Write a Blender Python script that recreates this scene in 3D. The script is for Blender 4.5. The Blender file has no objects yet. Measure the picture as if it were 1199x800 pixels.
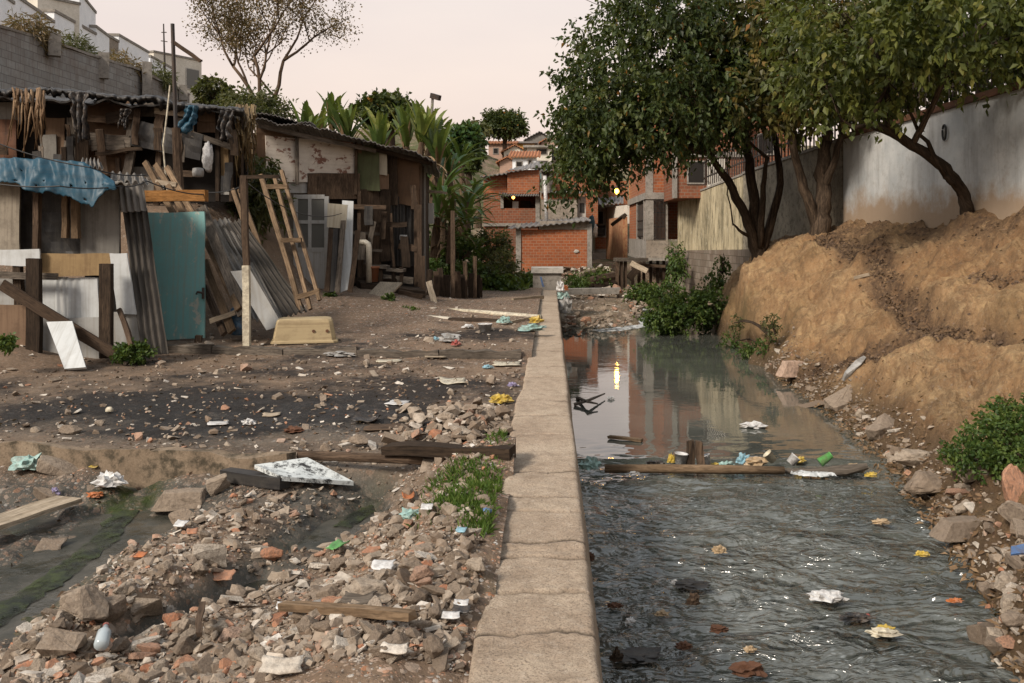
import bpy, bmesh, math, random
import numpy as np
from mathutils import Vector, Matrix, noise as mn
PI = math.pi
F, VX, VY, CH = 1100.0, 644.5, 274.0, 1.65      # lens in photo pixels, vanishing point, eye height above the wall top
sc = bpy.context.scene
COL = sc.collection
Z = Vector((0, 0, 1))

def P(px, py, d):
    """where the sight line through a photo pixel stands at distance d"""
    return Vector(((px - VX) / F * d, d, CH + (VY - py) / F * d))
def G(px, py, z=0.0):
    """where that sight line meets level z"""
    return P(px, py, F * (CH - z) / (py - VY))
def lerp(a, b, t): return a + (b - a) * t
def sst(a, b, x):
    t = np.clip((np.asarray(x, float) - a) / (b - a), 0, 1)
    return t * t * (3 - 2 * t)
def fbm(x, y, z=0.0, o=4, H=0.9): return mn.fractal(Vector((x, y, z)), H, 2.0, o)
def fbmA(X, Y, s, z=0.0, o=4, H=0.9):
    sh = X.shape
    return np.array([mn.fractal((a, b, z), H, 2.0, o) for a, b in zip((X * s).ravel().tolist(), (Y * s).ravel().tolist())]).reshape(sh)
def polydist(X, Y, pts):
    D = np.full(X.shape, 1e9)
    for (ax, ay), (bx, by) in zip(pts[:-1], pts[1:]):
        dx, dy = bx - ax, by - ay
        t = np.clip(((X - ax) * dx + (Y - ay) * dy) / (dx * dx + dy * dy + 1e-9), 0, 1)
        D = np.minimum(D, np.hypot(X - ax - t * dx, Y - ay - t * dy))
    return D

# ------------------------------------------------------------------ mesh building
ORIG = {}
def origin_of(o):
    return ORIG.get(o.name, Vector((0, 0, 0)))
def tag(o, label=None, cat=None, group=None, kind=None):
    if label: o['label'] = label
    if cat: o['category'] = cat
    if group: o['group'] = group
    if kind: o['kind'] = kind
    return o
def thing(name, label, cat, loc, group=None):
    o = bpy.data.objects.new(name, None)
    o.empty_display_size = 0.1
    COL.objects.link(o)
    o.location = loc
    ORIG[o.name] = Vector(loc)
    return tag(o, label, cat, group)

class MB:
    def __init__(s, seed=0):
        s.v, s.f, s.uv, s.r = [], [], [], []
        s.R = random.Random(seed)
    def add(s, vs, fs, axes=None, rnd=None, uvoff=True):
        vs = [Vector(v) for v in vs]
        b = len(s.v)
        if axes is None: axes = (Vector((1, 0, 0)), Vector((0, 1, 0)), Vector((0, 0, 1)))
        a, c, e = axes
        ou, ov = (s.R.uniform(0, 40), s.R.uniform(0, 40)) if uvoff else (0, 0)
        rn = s.R.random() if rnd is None else rnd
        s.v += vs
        loc = [(v.dot(a), v.dot(c), v.dot(e)) for v in vs]
        for f in fs:
            n = Vector((0, 0, 0))
            for i in range(len(f)):
                p, q = vs[f[i]], vs[f[(i + 1) % len(f)]]
                n += p.cross(q)
            k = (abs(n.dot(a)), abs(n.dot(c)), abs(n.dot(e)))
            m = k.index(max(k))
            i0, i1 = ((1, 2), (0, 2), (0, 1))[m]
            s.f.append([b + i for i in f])
            s.uv.append([(loc[i][i0] + ou, loc[i][i1] + ov) for i in f])
            s.r.append(rn)
    def box(s, c, size, axes=None, rnd=None, uvoff=True):
        ax = axes or (Vector((1, 0, 0)), Vector((0, 1, 0)), Vector((0, 0, 1)))
        c = Vector(c)
        vs = [c + ax[0] * (i * size[0] / 2) + ax[1] * (j * size[1] / 2) + ax[2] * (k * size[2] / 2)
              for k in (-1, 1) for j in (-1, 1) for i in (-1, 1)]
        s.add(vs, [(0, 2, 3, 1), (4, 5, 7, 6), (0, 1, 5, 4), (2, 6, 7, 3), (0, 4, 6, 2), (1, 3, 7, 5)], ax, rnd, uvoff)
        return s
    def bb(s, lo, hi, rnd=None, uvoff=True):
        lo, hi = Vector(lo), Vector(hi)
        return s.box((lo + hi) / 2, hi - lo, None, rnd, uvoff)
    def beam(s, p, q, w, t, seg=3, jit=0.004, front=Vector((0, -1, 0)), taper=1.0, rnd=None):
        """a plank or post from p to q, w wide across the view, t thick"""
        p, q = Vector(p), Vector(q)
        a = (q - p).normalized()
        n = (front - a * front.dot(a))
        n = n.normalized() if n.length > 1e-4 else a.orthogonal().normalized()
        b = a.cross(n)
        vs, fs = [], []
        for i in range(seg + 1):
            k = i / seg
            c = p.lerp(q, k) + b * s.R.uniform(-jit, jit) * 2 + n * s.R.uniform(-jit, jit)
            ww = w * lerp(1, taper, k)
            for (x, y) in ((-1, -1), (1, -1), (1, 1), (-1, 1)):
                vs.append(c + b * (x * ww / 2 + s.R.uniform(-jit, jit)) + n * (y * t / 2 + s.R.uniform(-jit, jit) * .5)
                          + a * (s.R.uniform(-jit, jit) * 2 if i in (0, seg) else 0))
        for i in range(seg):
            o = i * 4
            for j in range(4):
                k = (j + 1) % 4
                fs.append((o + j, o + k, o + 4 + k, o + 4 + j))
        fs.append((3, 2, 1, 0)); o = seg * 4; fs.append((o, o + 1, o + 2, o + 3))
        s.add(vs, fs, (a, b, n), rnd)
        return s
    def slab(s, c4, t, nu=1, nv=1, amp=0.0, wave=None, rnd=None, vert=True, warp=0.0, uvoff=True):
        """a board with the four given corners (TL, TR, BR, BL); wave = (count, height) makes it corrugated along its length"""
        A, B, C, D = [Vector(c) for c in c4]
        u = ((B - A) + (C - D)); v = ((D - A) + (C - B))
        un, vn = u.normalized(), v.normalized()
        n = un.cross(vn).normalized()
        if n.y > 0: n = -n
        if wave: nu = max(nu, int(wave[0] * 8))
        sd = s.R.uniform(0, 99)
        top, vs = [], []
        for j in range(nv + 1):
            for i in range(nu + 1):
                x, y = i / nu, j / nv
                p = (A.lerp(B, x)).lerp(D.lerp(C, x), y)
                h = 0
                if wave: h += wave[1] * math.sin(x * wave[0] * 2 * PI)
                if amp: h += amp * fbm(p.x * 2.2 + sd, p.z * 2.2, p.y * 2.2, 3)
                if warp: p = p + (un * fbm(p.x * 3 + sd, p.y * 3, p.z * 3, 3) + vn * fbm(p.x * 3 - sd, p.y * 3, p.z * 3, 3)) * warp * (1 if (i in (0, nu) or j in (0, nv)) else .3)
                vs.append(p + n * (h + t / 2))
        N = len(vs)
        vs += [p - n * t for p in vs]
        fs = []
        W = nu + 1
        for j in range(nv):
            for i in range(nu):
                a = j * W + i
                fs.append((a, a + W, a + W + 1, a + 1))
                fs.append((N + a, N + a + 1, N + a + W + 1, N + a + W))
        for i in range(nu):
            fs.append((i, i + 1, N + i + 1, N + i)); o = nv * W + i
            fs.append((o + 1, o, N + o, N + o + 1))
        for j in range(nv):
            o = j * W
            fs.append((o + W, o, N + o, N + o + W)); o += nu
            fs.append((o, o + W, N + o + W, N + o))
        ax = (vn, un, n) if vert else (un, vn, n)
        s.add(vs, fs, ax, rnd, uvoff)
        return s
    def tube(s, pts, rad, n=8, cap=True, rnd=None, jit=0.0):
        pts = [Vector(p) for p in pts]
        if not isinstance(rad, (list, tuple)): rad = [rad] * len(pts)
        vs, fs = [], []
        up = None
        L = 0
        for i, p in enumerate(pts):
            d = (pts[min(i + 1, len(pts) - 1)] - pts[max(i - 1, 0)])
            d = d.normalized() if d.length > 1e-6 else Z
            if up is None: up = d.orthogonal().normalized()
            up = (up - d * up.dot(d)); up = up.normalized() if up.length > 1e-5 else d.orthogonal().normalized()
            w = d.cross(up)
            for k in range(n):
                a = 2 * PI * k / n
                r = rad[i] * (1 + (s.R.uniform(-jit, jit) if jit else 0))
                vs.append(p + up * math.cos(a) * r + w * math.sin(a) * r)
        for i in range(len(pts) - 1):
            for k in range(n):
                fs.append((i * n + k, i * n + (k + 1) % n, (i + 1) * n + (k + 1) % n, (i + 1) * n + k))
        if cap:
            fs.append(tuple(range(n - 1, -1, -1))); o = (len(pts) - 1) * n
            fs.append(tuple(o + k for k in range(n)))
        a = (pts[-1] - pts[0]); a = a.normalized() if a.length > 1e-6 else Z
        b = a.orthogonal().normalized()
        s.add(vs, fs, (a, b, a.cross(b)), rnd)
        return s
    def prism(s, poly, dvec, axes=None, rnd=None, uvoff=True):
        """a closed outline pushed along dvec"""
        poly = [Vector(p) for p in poly]; dvec = Vector(dvec)
        n = len(poly)
        vs = poly + [p + dvec for p in poly]
        fs = [tuple(range(n)), tuple(range(2 * n - 1, n - 1, -1))] + [((i + 1) % n, i, n + i, n + (i + 1) % n) for i in range(n)]
        s.add(vs, fs, axes, rnd, uvoff)
        return s
    def lathe(s, c, prof, n=16, rnd=None, axes=None):
        c = Vector(c); vs, fs = [], []
        ax = axes or (Vector((1, 0, 0)), Vector((0, 1, 0)), Z)
        for (r, z) in prof:
            for k in range(n):
                a = 2 * PI * k / n
                vs.append(c + ax[0] * r * math.cos(a) + ax[1] * r * math.sin(a) + ax[2] * z)
        for i in range(len(prof) - 1):
            for k in range(n):
                fs.append((i * n + k, i * n + (k + 1) % n, (i + 1) * n + (k + 1) % n, (i + 1) * n + k))
        fs.append(tuple(range(n - 1, -1, -1))); o = (len(prof) - 1) * n
        fs.append(tuple(o + k for k in range(n)))
        s.add(vs, fs, ax, rnd)
        return s
    def crumple(s, c, size, seed=0, sub=2, amp=.45, rot=0.0, freq=1.6, rnd=None, flat=0.0):
        """a crushed bag or lump"""
        bm = bmesh.new()
        bmesh.ops.create_icosphere(bm, subdivisions=sub, radius=1)
        c = Vector(c); ca, sa = math.cos(rot), math.sin(rot)
        vs = []
        for v in bm.verts:
            q = v.co
            k = 1 + amp * (abs(mn.noise(q * freq + Vector((seed * 3.1, seed * 1.7, 0)))) * 1.6 - .35) + amp * .5 * mn.noise(q * freq * 2.7 + Vector((0, seed * 2.3, 9)))
            x, y, z = q.x * k * size[0], q.y * k * size[1], q.z * k * size[2]
            if z < -flat * size[2]: z = -flat * size[2] if flat else z
            vs.append(c + Vector((x * ca - y * sa, x * sa + y * ca, z)))
        fs = [[v.index for v in f.verts] for f in bm.faces]
        bm.free()
        s.add(vs, fs, None, rnd)
        return s
    def build(s, name, mat, parent=None, smooth=False, origin=None):
        if parent is not None:
            og = origin_of(parent)
        elif origin is not None: og = Vector(origin)
        else: og = Vector((0, 0, 0))
        me = bpy.data.meshes.new(name)
        V = np.array([tuple(v) for v in s.v]) - np.array(tuple(og))
        me.from_pydata(V.tolist(), [], s.f)
        uvl = me.uv_layers.new(name='UVMap')
        uvl.data.foreach_set('uv', np.array([c for f in s.uv for c in f], np.float32).ravel())
        at = me.attributes.new('rnd', 'FLOAT', 'FACE')
        at.data.foreach_set('value', np.array(s.r, np.float32))
        if smooth: me.polygons.foreach_set('use_smooth', [True] * len(me.polygons))
        me.materials.append(mat)
        o = bpy.data.objects.new(name, me)
        COL.objects.link(o)
        if parent is not None: o.parent = parent
        else: o.location = og
        ORIG[o.name] = og
        me.update()
        return o

def grid_obj(name, X, Y, Zz, mat, attrs=None, smooth=True):
    h, w = X.shape
    me = bpy.data.meshes.new(name)
    v = np.stack([X, Y, Zz], -1).reshape(-1, 3)
    i = np.arange((h - 1) * (w - 1)); r, c = i // (w - 1), i % (w - 1)
    a = r * w + c
    f = np.stack([a, a + 1, a + w + 1, a + w], -1)
    me.from_pydata(v.tolist(), [], f.tolist())
    me.polygons.foreach_set('use_smooth', [smooth] * len(me.polygons))
    for k, val in (attrs or {}).items():
        at = me.attributes.new(k, 'FLOAT', 'POINT')
        at.data.foreach_set('value', val.ravel().astype(np.float32))
    me.materials.append(mat)
    o = bpy.data.objects.new(name, me)
    COL.objects.link(o)
    ORIG[o.name] = Vector((0, 0, 0))
    return o

def raw_mesh(name, V, Fc, rnd, mat, parent=None, origin=None, smooth=False):
    og = origin_of(parent) if parent is not None else Vector(origin or (0, 0, 0))
    me = bpy.data.meshes.new(name)
    me.from_pydata((np.asarray(V) - np.array(tuple(og))).tolist(), [], Fc if isinstance(Fc, list) else Fc.tolist())
    at = me.attributes.new('rnd', 'FLOAT', 'FACE')
    at.data.foreach_set('value', np.asarray(rnd, np.float32))
    if smooth: me.polygons.foreach_set('use_smooth', [True] * len(me.polygons))
    me.materials.append(mat)
    o = bpy.data.objects.new(name, me)
    COL.objects.link(o)
    if parent is not None: o.parent = parent
    else: o.location = og
    ORIG[o.name] = og
    return o

def leaf_mesh(cen, dirs, L, W, rng, fold=.25):
    """one bent leaf per point: two triangles either side of the midrib"""
    n = len(cen)
    d = dirs / (np.linalg.norm(dirs, axis=1, keepdims=True) + 1e-9)
    r = rng.normal(size=(n, 3))
    s = np.cross(d, r); s /= (np.linalg.norm(s, axis=1, keepdims=True) + 1e-9)
    u = np.cross(s, d)
    Ls = (L * rng.uniform(.65, 1.3, n))[:, None]; Ws = (W * rng.uniform(.7, 1.25, n))[:, None]
    b = cen
    m = cen + d * Ls * .45
    t = cen + d * Ls - Z_np * Ls * .18
    l = m + s * Ws + u * Ws * fold
    q = m - s * Ws + u * Ws * fold
    V = np.stack([b, l, t, q], 1).reshape(-1, 3)
    i = np.arange(n) * 4
    Fc = np.concatenate([np.stack([i, i + 1, i + 2], -1), np.stack([i, i + 2, i + 3], -1)])
    return V, Fc
Z_np = np.array([0, 0, 1.0])
# ------------------------------------------------------------------ materials
class NT:
    def __init__(s, name, rough=.85, spec=.25, metal=0.0):
        s.m = bpy.data.materials.new(name); s.m.use_nodes = True
        s.t = s.m.node_tree; s.b = s.t.nodes['Principled BSDF']
        s.b.inputs['Roughness'].default_value = rough
        s.b.inputs['Specular IOR Level'].default_value = spec
        s.b.inputs['Metallic'].default_value = metal
        s.out = s.t.nodes['Material Output']
    def n(s, ty, **k):
        x = s.t.nodes.new(ty)
        for a, v in k.items(): setattr(x, a, v)
        return x
    def put(s, sock, v):
        if hasattr(v, 'is_output'): s.t.links.new(v, sock)
        elif isinstance(v, (tuple, list)) and len(v) == 3 and sock.type == 'RGBA': sock.default_value = (*v, 1)
        else: sock.default_value = v
    def uv(s, sx=1, sy=1):
        a = s.n('ShaderNodeTexCoord'); m = s.n('ShaderNodeMapping')
        m.inputs['Scale'].default_value = (sx, sy, 1)
        s.t.links.new(a.outputs['UV'], m.inputs['Vector']); return m.outputs[0]
    def obj(s, sx=1, sy=1, sz=1):
        a = s.n('ShaderNodeTexCoord'); m = s.n('ShaderNodeMapping')
        m.inputs['Scale'].default_value = (sx, sy, sz)
        s.t.links.new(a.outputs['Object'], m.inputs['Vector']); return m.outputs[0]
    def pos(s, sx=1, sy=1, sz=1):
        a = s.n('ShaderNodeNewGeometry'); m = s.n('ShaderNodeMapping')
        m.inputs['Scale'].default_value = (sx, sy, sz)
        s.t.links.new(a.outputs['Position'], m.inputs['Vector']); return m.outputs[0]
    def noise(s, vec, scale, detail=5, rough=.6, dist=0.0, color=False):
        x = s.n('ShaderNodeTexNoise')
        x.inputs['Scale'].default_value = scale; x.inputs['Detail'].default_value = detail
        x.inputs['Roughness'].default_value = rough; x.inputs['Distortion'].default_value = dist
        s.t.links.new(vec, x.inputs['Vector']); return x.outputs[1 if color else 0]
    def vor(s, vec, scale, out='Distance', feature='F1', rand=1.0):
        x = s.n('ShaderNodeTexVoronoi', feature=feature)
        x.inputs['Scale'].default_value = scale; x.inputs['Randomness'].default_value = rand
        s.t.links.new(vec, x.inputs['Vector']); return x.outputs[out]
    def ramp(s, fac, stops, interp='LINEAR'):
        x = s.n('ShaderNodeValToRGB'); x.color_ramp.interpolation = interp
        e = x.color_ramp.elements
        while len(e) < len(stops): e.new(.5)
        for el, (p, c) in zip(e, stops):
            el.position = p
            el.color = (c, c, c, 1) if isinstance(c, (int, float)) else (*c, 1)
        s.t.links.new(fac, x.inputs[0]); return x.outputs[0]
    def mix(s, fac, a, b, mode='MIX'):
        x = s.n('ShaderNodeMix', data_type='RGBA', blend_type=mode)
        s.put(x.inputs[0], fac); s.put(x.inputs[6], a); s.put(x.inputs[7], b); return x.outputs[2]
    def math(s, op, a, b=0.0, c=0.0):
        x = s.n('ShaderNodeMath', operation=op)
        s.put(x.inputs[0], a); s.put(x.inputs[1], b); s.put(x.inputs[2], c); return x.outputs[0]
    def attr(s, name):
        x = s.n('ShaderNodeAttribute', attribute_name=name); return x.outputs['Fac']
    def rnd(s): return s.n('ShaderNodeObjectInfo').outputs['Random']
    def sep(s, vec):
        x = s.n('ShaderNodeSeparateXYZ'); s.t.links.new(vec, x.inputs[0]); return x.outputs
    def bump(s, h, strength=.5, dist=.02):
        x = s.n('ShaderNodeBump'); x.inputs['Strength'].default_value = strength; x.inputs['Distance'].default_value = dist
        s.t.links.new(h, x.inputs['Height'])
        old = s.b.inputs['Normal'].links
        if old: s.t.links.new(old[0].from_socket, x.inputs['Normal'])
        s.t.links.new(x.outputs[0], s.b.inputs['Normal'])
    def col(s, c): s.put(s.b.inputs['Base Color'], c); return s
    def rough(s, v): s.put(s.b.inputs['Roughness'], v); return s

def c_mul(c, k): return tuple(min(1, x * k) for x in c)

def wood(name, dark, light, dirt=.5, grain=1.0):
    t = NT(name, .88, .15)
    g = t.noise(t.uv(1.2, 26 * grain), 1.6, 6, .65, .3)
    base = t.mix(t.ramp(g, [(.38, 0), (.62, 1)]), dark, light)
    base = t.mix(t.math('MULTIPLY_ADD', t.attr('rnd'), .7, 0.0), base, c_mul(dark, .75))
    blot = t.noise(t.uv(1.3, 2.2), 1.7, 6, .7)
    base = t.mix(t.math('MULTIPLY', t.ramp(blot, [(.45, 0), (.62, 1)]), dirt), base, c_mul(dark, .3))
    fine = t.noise(t.uv(9, 60), 1.0, 3, .6)
    base = t.mix(t.math('MULTIPLY', t.ramp(fine, [(.5, 0), (.62, 1)]), .6), base, c_mul(dark, .4))
    t.bump(g, .5, .006); t.bump(fine, .35, .003)
    return t.col(base).m
def paint(name, c, dirt=.5, dirtc=(.16, .12, .085), rough=.7, under=None, peel=.62, streak=.5, spec=.3):
    """painted or bare sheet with runs, stains and, with `under`, peeled patches"""
    t = NT(name, rough, spec)
    base = t.mix(t.noise(t.uv(), 2.3, 4, .6), c_mul(c, .82), c_mul(c, 1.12))
    base = t.mix(t.math('MULTIPLY', t.attr('rnd'), .25), base, c_mul(c, .6))
    if under:
        pk = t.noise(t.uv(1.1, 1.6), 2.6, 9, .72, .2)
        pf = t.ramp(pk, [(peel - .015, 0), (peel + .015, 1)])
        base = t.mix(pf, base, t.mix(t.noise(t.uv(1, 1), 9, 4), c_mul(under, .6), under))
        t.bump(pf, -.4, .004)
    st = t.noise(t.uv(.35, 9), 1.5, 6, .7)
    base = t.mix(t.math('MULTIPLY', t.ramp(st, [(.47, 0), (.64, 1)]), streak), base, dirtc)
    d = t.noise(t.uv(), 4.5, 9, .75)
    base = t.mix(t.math('MULTIPLY', t.ramp(d, [(.48, 0), (.72, 1)]), dirt), base, dirtc)
    t.bump(d, .25, .004)
    return t.col(base).m
def concrete(name, c1, c2, stain=(.1, .09, .075), sk=.6, sc_=1.0, rough=.9, holes=True, world=False):
    t = NT(name, rough, .2)
    v = t.pos() if world else t.uv()
    big = t.noise(v, 1.1 * sc_, 6, .65)
    base = t.mix(t.ramp(big, [(.35, 0), (.65, 1)]), c1, c2)
    mid = t.noise(v, 7 * sc_, 8, .72)
    base = t.mix(t.math('MULTIPLY', t.ramp(mid, [(.48, 0), (.62, 1)]), sk), base, stain)
    fine = t.noise(v, 70 * sc_, 4, .7)
    base = t.mix(t.math('MULTIPLY', t.ramp(fine, [(.35, 1), (.55, 0)]), .35), base, c_mul(c1, .45))
    base = t.mix(t.math('MULTIPLY', t.ramp(fine, [(.6, 0), (.75, 1)]), .35), base, c_mul(c2, 1.35))
    t.bump(mid, .4, .02); t.bump(fine, .5, .006)
    if holes:
        h = t.vor(v, 22 * sc_)
        t.bump(t.ramp(h, [(.08, 0), (.2, 1)]), .35, .008)
    return t.col(base).m
def brick(name, c1, c2, mortar, bw=.22, bh=.16, dirt=.45, streak=.35):
    t = NT(name, .92, .15)
    v = t.uv()
    wob = t.noise(v, 3, 3, .5, color=True)
    mx = t.n('ShaderNodeVectorMath', operation='MULTIPLY_ADD'); t.t.links.new(wob, mx.inputs[0]); mx.inputs[1].default_value = (.03, .03, 0)
    t.t.links.new(v, mx.inputs[2])
    b = t.n('ShaderNodeTexBrick'); t.t.links.new(mx.outputs[0], b.inputs['Vector'])
    b.inputs['Scale'].default_value = 1; b.inputs['Brick Width'].default_value = bw; b.inputs['Row Height'].default_value = bh
    b.inputs['Mortar Size'].default_value = .012; b.inputs['Mortar Smooth'].default_value = .2; b.inputs['Bias'].default_value = 0
    t.put(b.inputs['Color1'], c1); t.put(b.inputs['Color2'], c2); t.put(b.inputs['Mortar'], mortar)
    n1 = t.noise(v, 1.3, 7, .7)
    base = t.mix(t.math('MULTIPLY', t.ramp(n1, [(.4, 0), (.7, 1)]), dirt), b.outputs['Color'], (.12, .075, .05))
    n2 = t.noise(v, 9, 6, .7)
    base = t.mix(t.math('MULTIPLY', t.ramp(n2, [(.5, 0), (.75, 1)]), .5), base, c_mul(mortar, .9))
    st = t.noise(t.uv(6, .3), 1.2, 5, .7)
    base = t.mix(t.math('MULTIPLY', t.ramp(st, [(.5, 0), (.75, 1)]), streak), base, (.13, .1, .08))
    t.bump(b.outputs['Fac'], -.6, .012); t.bump(n2, .4, .01)
    return t.col(base).m
def leafm(name, stops, rough=.5, trans=.25, spec=.3):
    t = NT(name, rough, spec)
    r = t.attr('rnd')
    c = t.ramp(r, stops)
    c = t.mix(t.math('MULTIPLY', t.noise(t.pos(), 1.2, 3), .45), c, c_mul(stops[0][1], .7))
    t.col(c)
    tr = t.n('ShaderNodeBsdfTranslucent'); t.t.links.new(t.mix(.4, c, (.25, .3, .02)), tr.inputs['Color'])
    m = t.n('ShaderNodeMixShader'); m.inputs[0].default_value = trans
    t.t.links.new(t.b.outputs[0], m.inputs[1]); t.t.links.new(tr.outputs[0], m.inputs[2])
    t.t.links.new(m.outputs[0], t.out.inputs['Surface'])
    return t.m
def plastic(name, c, rough=.45, dirt=.55, trans=0.0):
    t = NT(name, rough, .4)
    d = t.noise(t.obj(), 14, 6, .7)
    t.col(t.mix(t.math('MULTIPLY', t.ramp(d, [(.42, 0), (.6, 1)]), dirt), t.mix(t.noise(t.obj(), 5, 3), c_mul(c, .85), c_mul(c, 1.1)), (.13, .1, .075)))
    t.bump(t.noise(t.obj(), 18, 4, .6, .5), .5, .02)
    return t.m
def stone(name, stops, rough=.92):
    t = NT(name, rough, .15)
    ad = t.math('FRACT', t.math('ADD', t.attr('rnd'), t.rnd()))
    base = t.ramp(ad, stops)
    v = t.obj()
    n1 = t.noise(v, 14, 7, .7)
    base = t.mix(t.ramp(n1, [(.42, 0), (.64, .7)]), base, (.13, .1, .075))
    n2 = t.noise(v, 55, 4, .7)
    base = t.mix(t.math('MULTIPLY', t.ramp(n2, [(.55, 0), (.75, 1)]), .4), base, (.5, .46, .4))
    t.bump(n1, .6, .02); t.bump(n2, .5, .006)
    return t.col(base).m
def emit(name, c, k):
    t = NT(name); t.put(t.b.inputs['Emission Color'], c); t.b.inputs['Emission Strength'].default_value = k
    return t.col(c).m

M = {}
M['wood_grey'] = wood('weathered_grey_wood', (.09, .075, .06), (.225, .19, .155))
M['wood_brown'] = wood('brown_wood', (.062, .042, .029), (.15, .102, .068))
M['wood_dark'] = wood('dark_wood', (.03, .021, .015), (.085, .058, .038))
M['wood_new'] = wood('raw_lumber', (.15, .1, .06), (.29, .205, .13), .5)
M['wood_orange'] = wood('orange_lumber', (.22, .1, .03), (.32, .16, .055), .4)
M['wood_pale'] = wood('pale_plank', (.3, .24, .17), (.5, .42, .32), .35)
M['osb'] = paint('chipboard', (.14, .085, .05), .75, (.07, .045, .03), .9, streak=.35)
M['ply'] = paint('plywood', (.19, .125, .08), .65, (.09, .055, .035), .9)
M['white_board'] = paint('white_board', (.5, .52, .52), .35, (.2, .18, .15), .5, streak=.35)
M['white_dirty'] = paint('dirty_white_sheet', (.36, .36, .345), .5, (.2, .175, .14), .6, streak=.45)
M['peel'] = paint('peeling_white_paint', (.66, .6, .52), .35, (.2, .14, .1), .85, under=(.25, .125, .09), peel=.565, streak=.25)
M['teal'] = paint('teal_door_paint', (.15, .33, .32), .45, (.2, .2, .165), .55, under=(.4, .42, .36), peel=.59, streak=.5)
M['green_sheet'] = paint('green_sheet', (.1, .115, .055), .5, (.06, .05, .03), .8)
M['cream'] = paint('cream_sheet', (.5, .46, .36), .35, (.25, .2, .14), .6)
M['grey_sheet'] = paint('grey_sheet', (.2, .19, .17), .6, (.07, .06, .05), .85)
M['beige_sheet'] = paint('beige_textured_sheet', (.27, .235, .185), .7, (.08, .065, .05), .9)
M['gold_sheet'] = paint('golden_woven_board', (.3, .205, .1), .7, (.12, .07, .035), .8)
M['black_sheet'] = paint('black_sheet', (.022, .021, .021), .45, (.1, .09, .075), .5, streak=.3)
M['asb'] = paint('fibre_cement', (.2, .185, .165), .75, (.045, .04, .034), .92, streak=.85)
M['asb_dark'] = paint('dark_fibre_cement', (.085, .075, .064), .8, (.025, .022, .018), .95, streak=.9)
M['tin'] = paint('old_roof_tin', (.2, .19, .18), .7, (.05, .04, .033), .6, streak=.6)
M['rust'] = paint('rusty_iron', (.12, .055, .03), .6, (.03, .02, .015), .8)
M['iron'] = paint('dark_iron', (.03, .028, .027), .5, (.1, .055, .03), .6)
M['tarp'] = paint('blue_tarp', (.014, .066, .108), .45, (.08, .1, .105), .5, under=(.1, .15, .18), peel=.63, streak=.3)
M['block'] = None
M['conc_wall'] = concrete('channel_wall_concrete', (.34, .28, .215), (.5, .43, .345), (.2, .16, .115), .4, 1.0, world=True)
M['conc'] = concrete('old_concrete', (.22, .2, .175), (.34, .315, .28))
M['conc_pale'] = concrete('pale_concrete', (.38, .36, .32), (.52, .49, .45), sk=.35)
M['curb'] = concrete('muddy_kerb', (.17, .125, .085), (.27, .21, .15), (.05, .043, .03), .95, world=True)
M['plaster'] = concrete('rough_plaster', (.24, .2, .16), (.34, .295, .245))
M['apart'] = concrete('white_render', (.78, .81, .84), (.9, .92, .94), (.5, .5, .5), .25)
M['apart_cream'] = concrete('cream_render', (.58, .54, .46), (.72, .68, .6), (.36, .33, .28), .35)
M['brick'] = brick('hollow_brick', (.36, .115, .045), (.25, .075, .032), (.29, .19, .13), .24, .13)
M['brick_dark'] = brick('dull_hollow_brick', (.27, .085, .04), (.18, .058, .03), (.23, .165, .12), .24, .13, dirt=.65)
M['brick_new'] = brick('bright_hollow_brick', (.38, .115, .043), (.28, .08, .033), (.33, .2, .13), .24, .125, .4, .3)
M['block'] = brick('grey_block', (.3, .3, .285), (.23, .23, .22), (.15, .147, .14), .42, .2, .5, .7)
M['rubwall'] = brick('rubble_masonry', (.17, .14, .11), (.26, .22, .18), (.1, .085, .065), .4, .24, .6, .4)
M['pvc'] = plastic('pvc_pipe', (.58, .53, .43), .4, .25)
M['glass'] = NT('dark_window_glass', .08, .5).col((.02, .025, .03)).m
M['dusty_glass'] = NT('dusty_glass', .3, .5).col((.1, .1, .09)).m
M['cable'] = NT('cable', .6).col((.03, .03, .03)).m
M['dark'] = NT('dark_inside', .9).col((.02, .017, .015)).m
M['bark'] = wood('bark', (.035, .024, .016), (.12, .085, .058), .5, .5)
M['bark_pale'] = wood('pale_bark', (.09, .06, .04), (.19, .135, .09), .4, .5)
M['stone'] = stone('rubble_grey_brown', [(0, (.15, .115, .085)), (.3, (.27, .215, .165)), (.55, (.36, .3, .235)), (.75, (.19, .14, .1)), (.9, (.32, .26, .2)), (1, (.5, .44, .37))])
M['stone_red'] = stone('rubble_fired_clay', [(0, (.36, .16, .09)), (.4, (.45, .24, .15)), (.7, (.33, .2, .14)), (1, (.46, .33, .25))])
M['stone_pale'] = stone('rubble_pale_tile', [(0, (.5, .45, .38)), (.4, (.6, .55, .48)), (.7, (.42, .36, .29)), (1, (.66, .62, .56))])
M['leaf_dark'] = leafm('dark_leaf', [(0, (.018, .03, .008)), (.45, (.04, .062, .016)), (.8, (.078, .1, .026)), (.93, (.11, .115, .03)), (.97, (.26, .13, .02)), (1, (.3, .12, .02))], trans=.2)
M['leaf_mid'] = leafm('bronze_leaf', [(0, (.035, .036, .01)), (.5, (.085, .08, .02)), (.85, (.15, .115, .028)), (1, (.22, .1, .025))], trans=.22)
M['leaf_light'] = leafm('light_leaf', [(0, (.032, .045, .012)), (.5, (.085, .105, .024)), (.85, (.165, .18, .04)), (1, (.24, .21, .05))], trans=.3)
M['leaf_bush'] = leafm('bush_leaf', [(0, (.022, .048, .01)), (.5, (.062, .108, .022)), (1, (.15, .2, .045))], trans=.25)
M['leaf_olive'] = leafm('olive_leaf', [(0, (.035, .045, .016)), (.5, (.08, .085, .03)), (1, (.16, .15, .06))], trans=.25)
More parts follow.
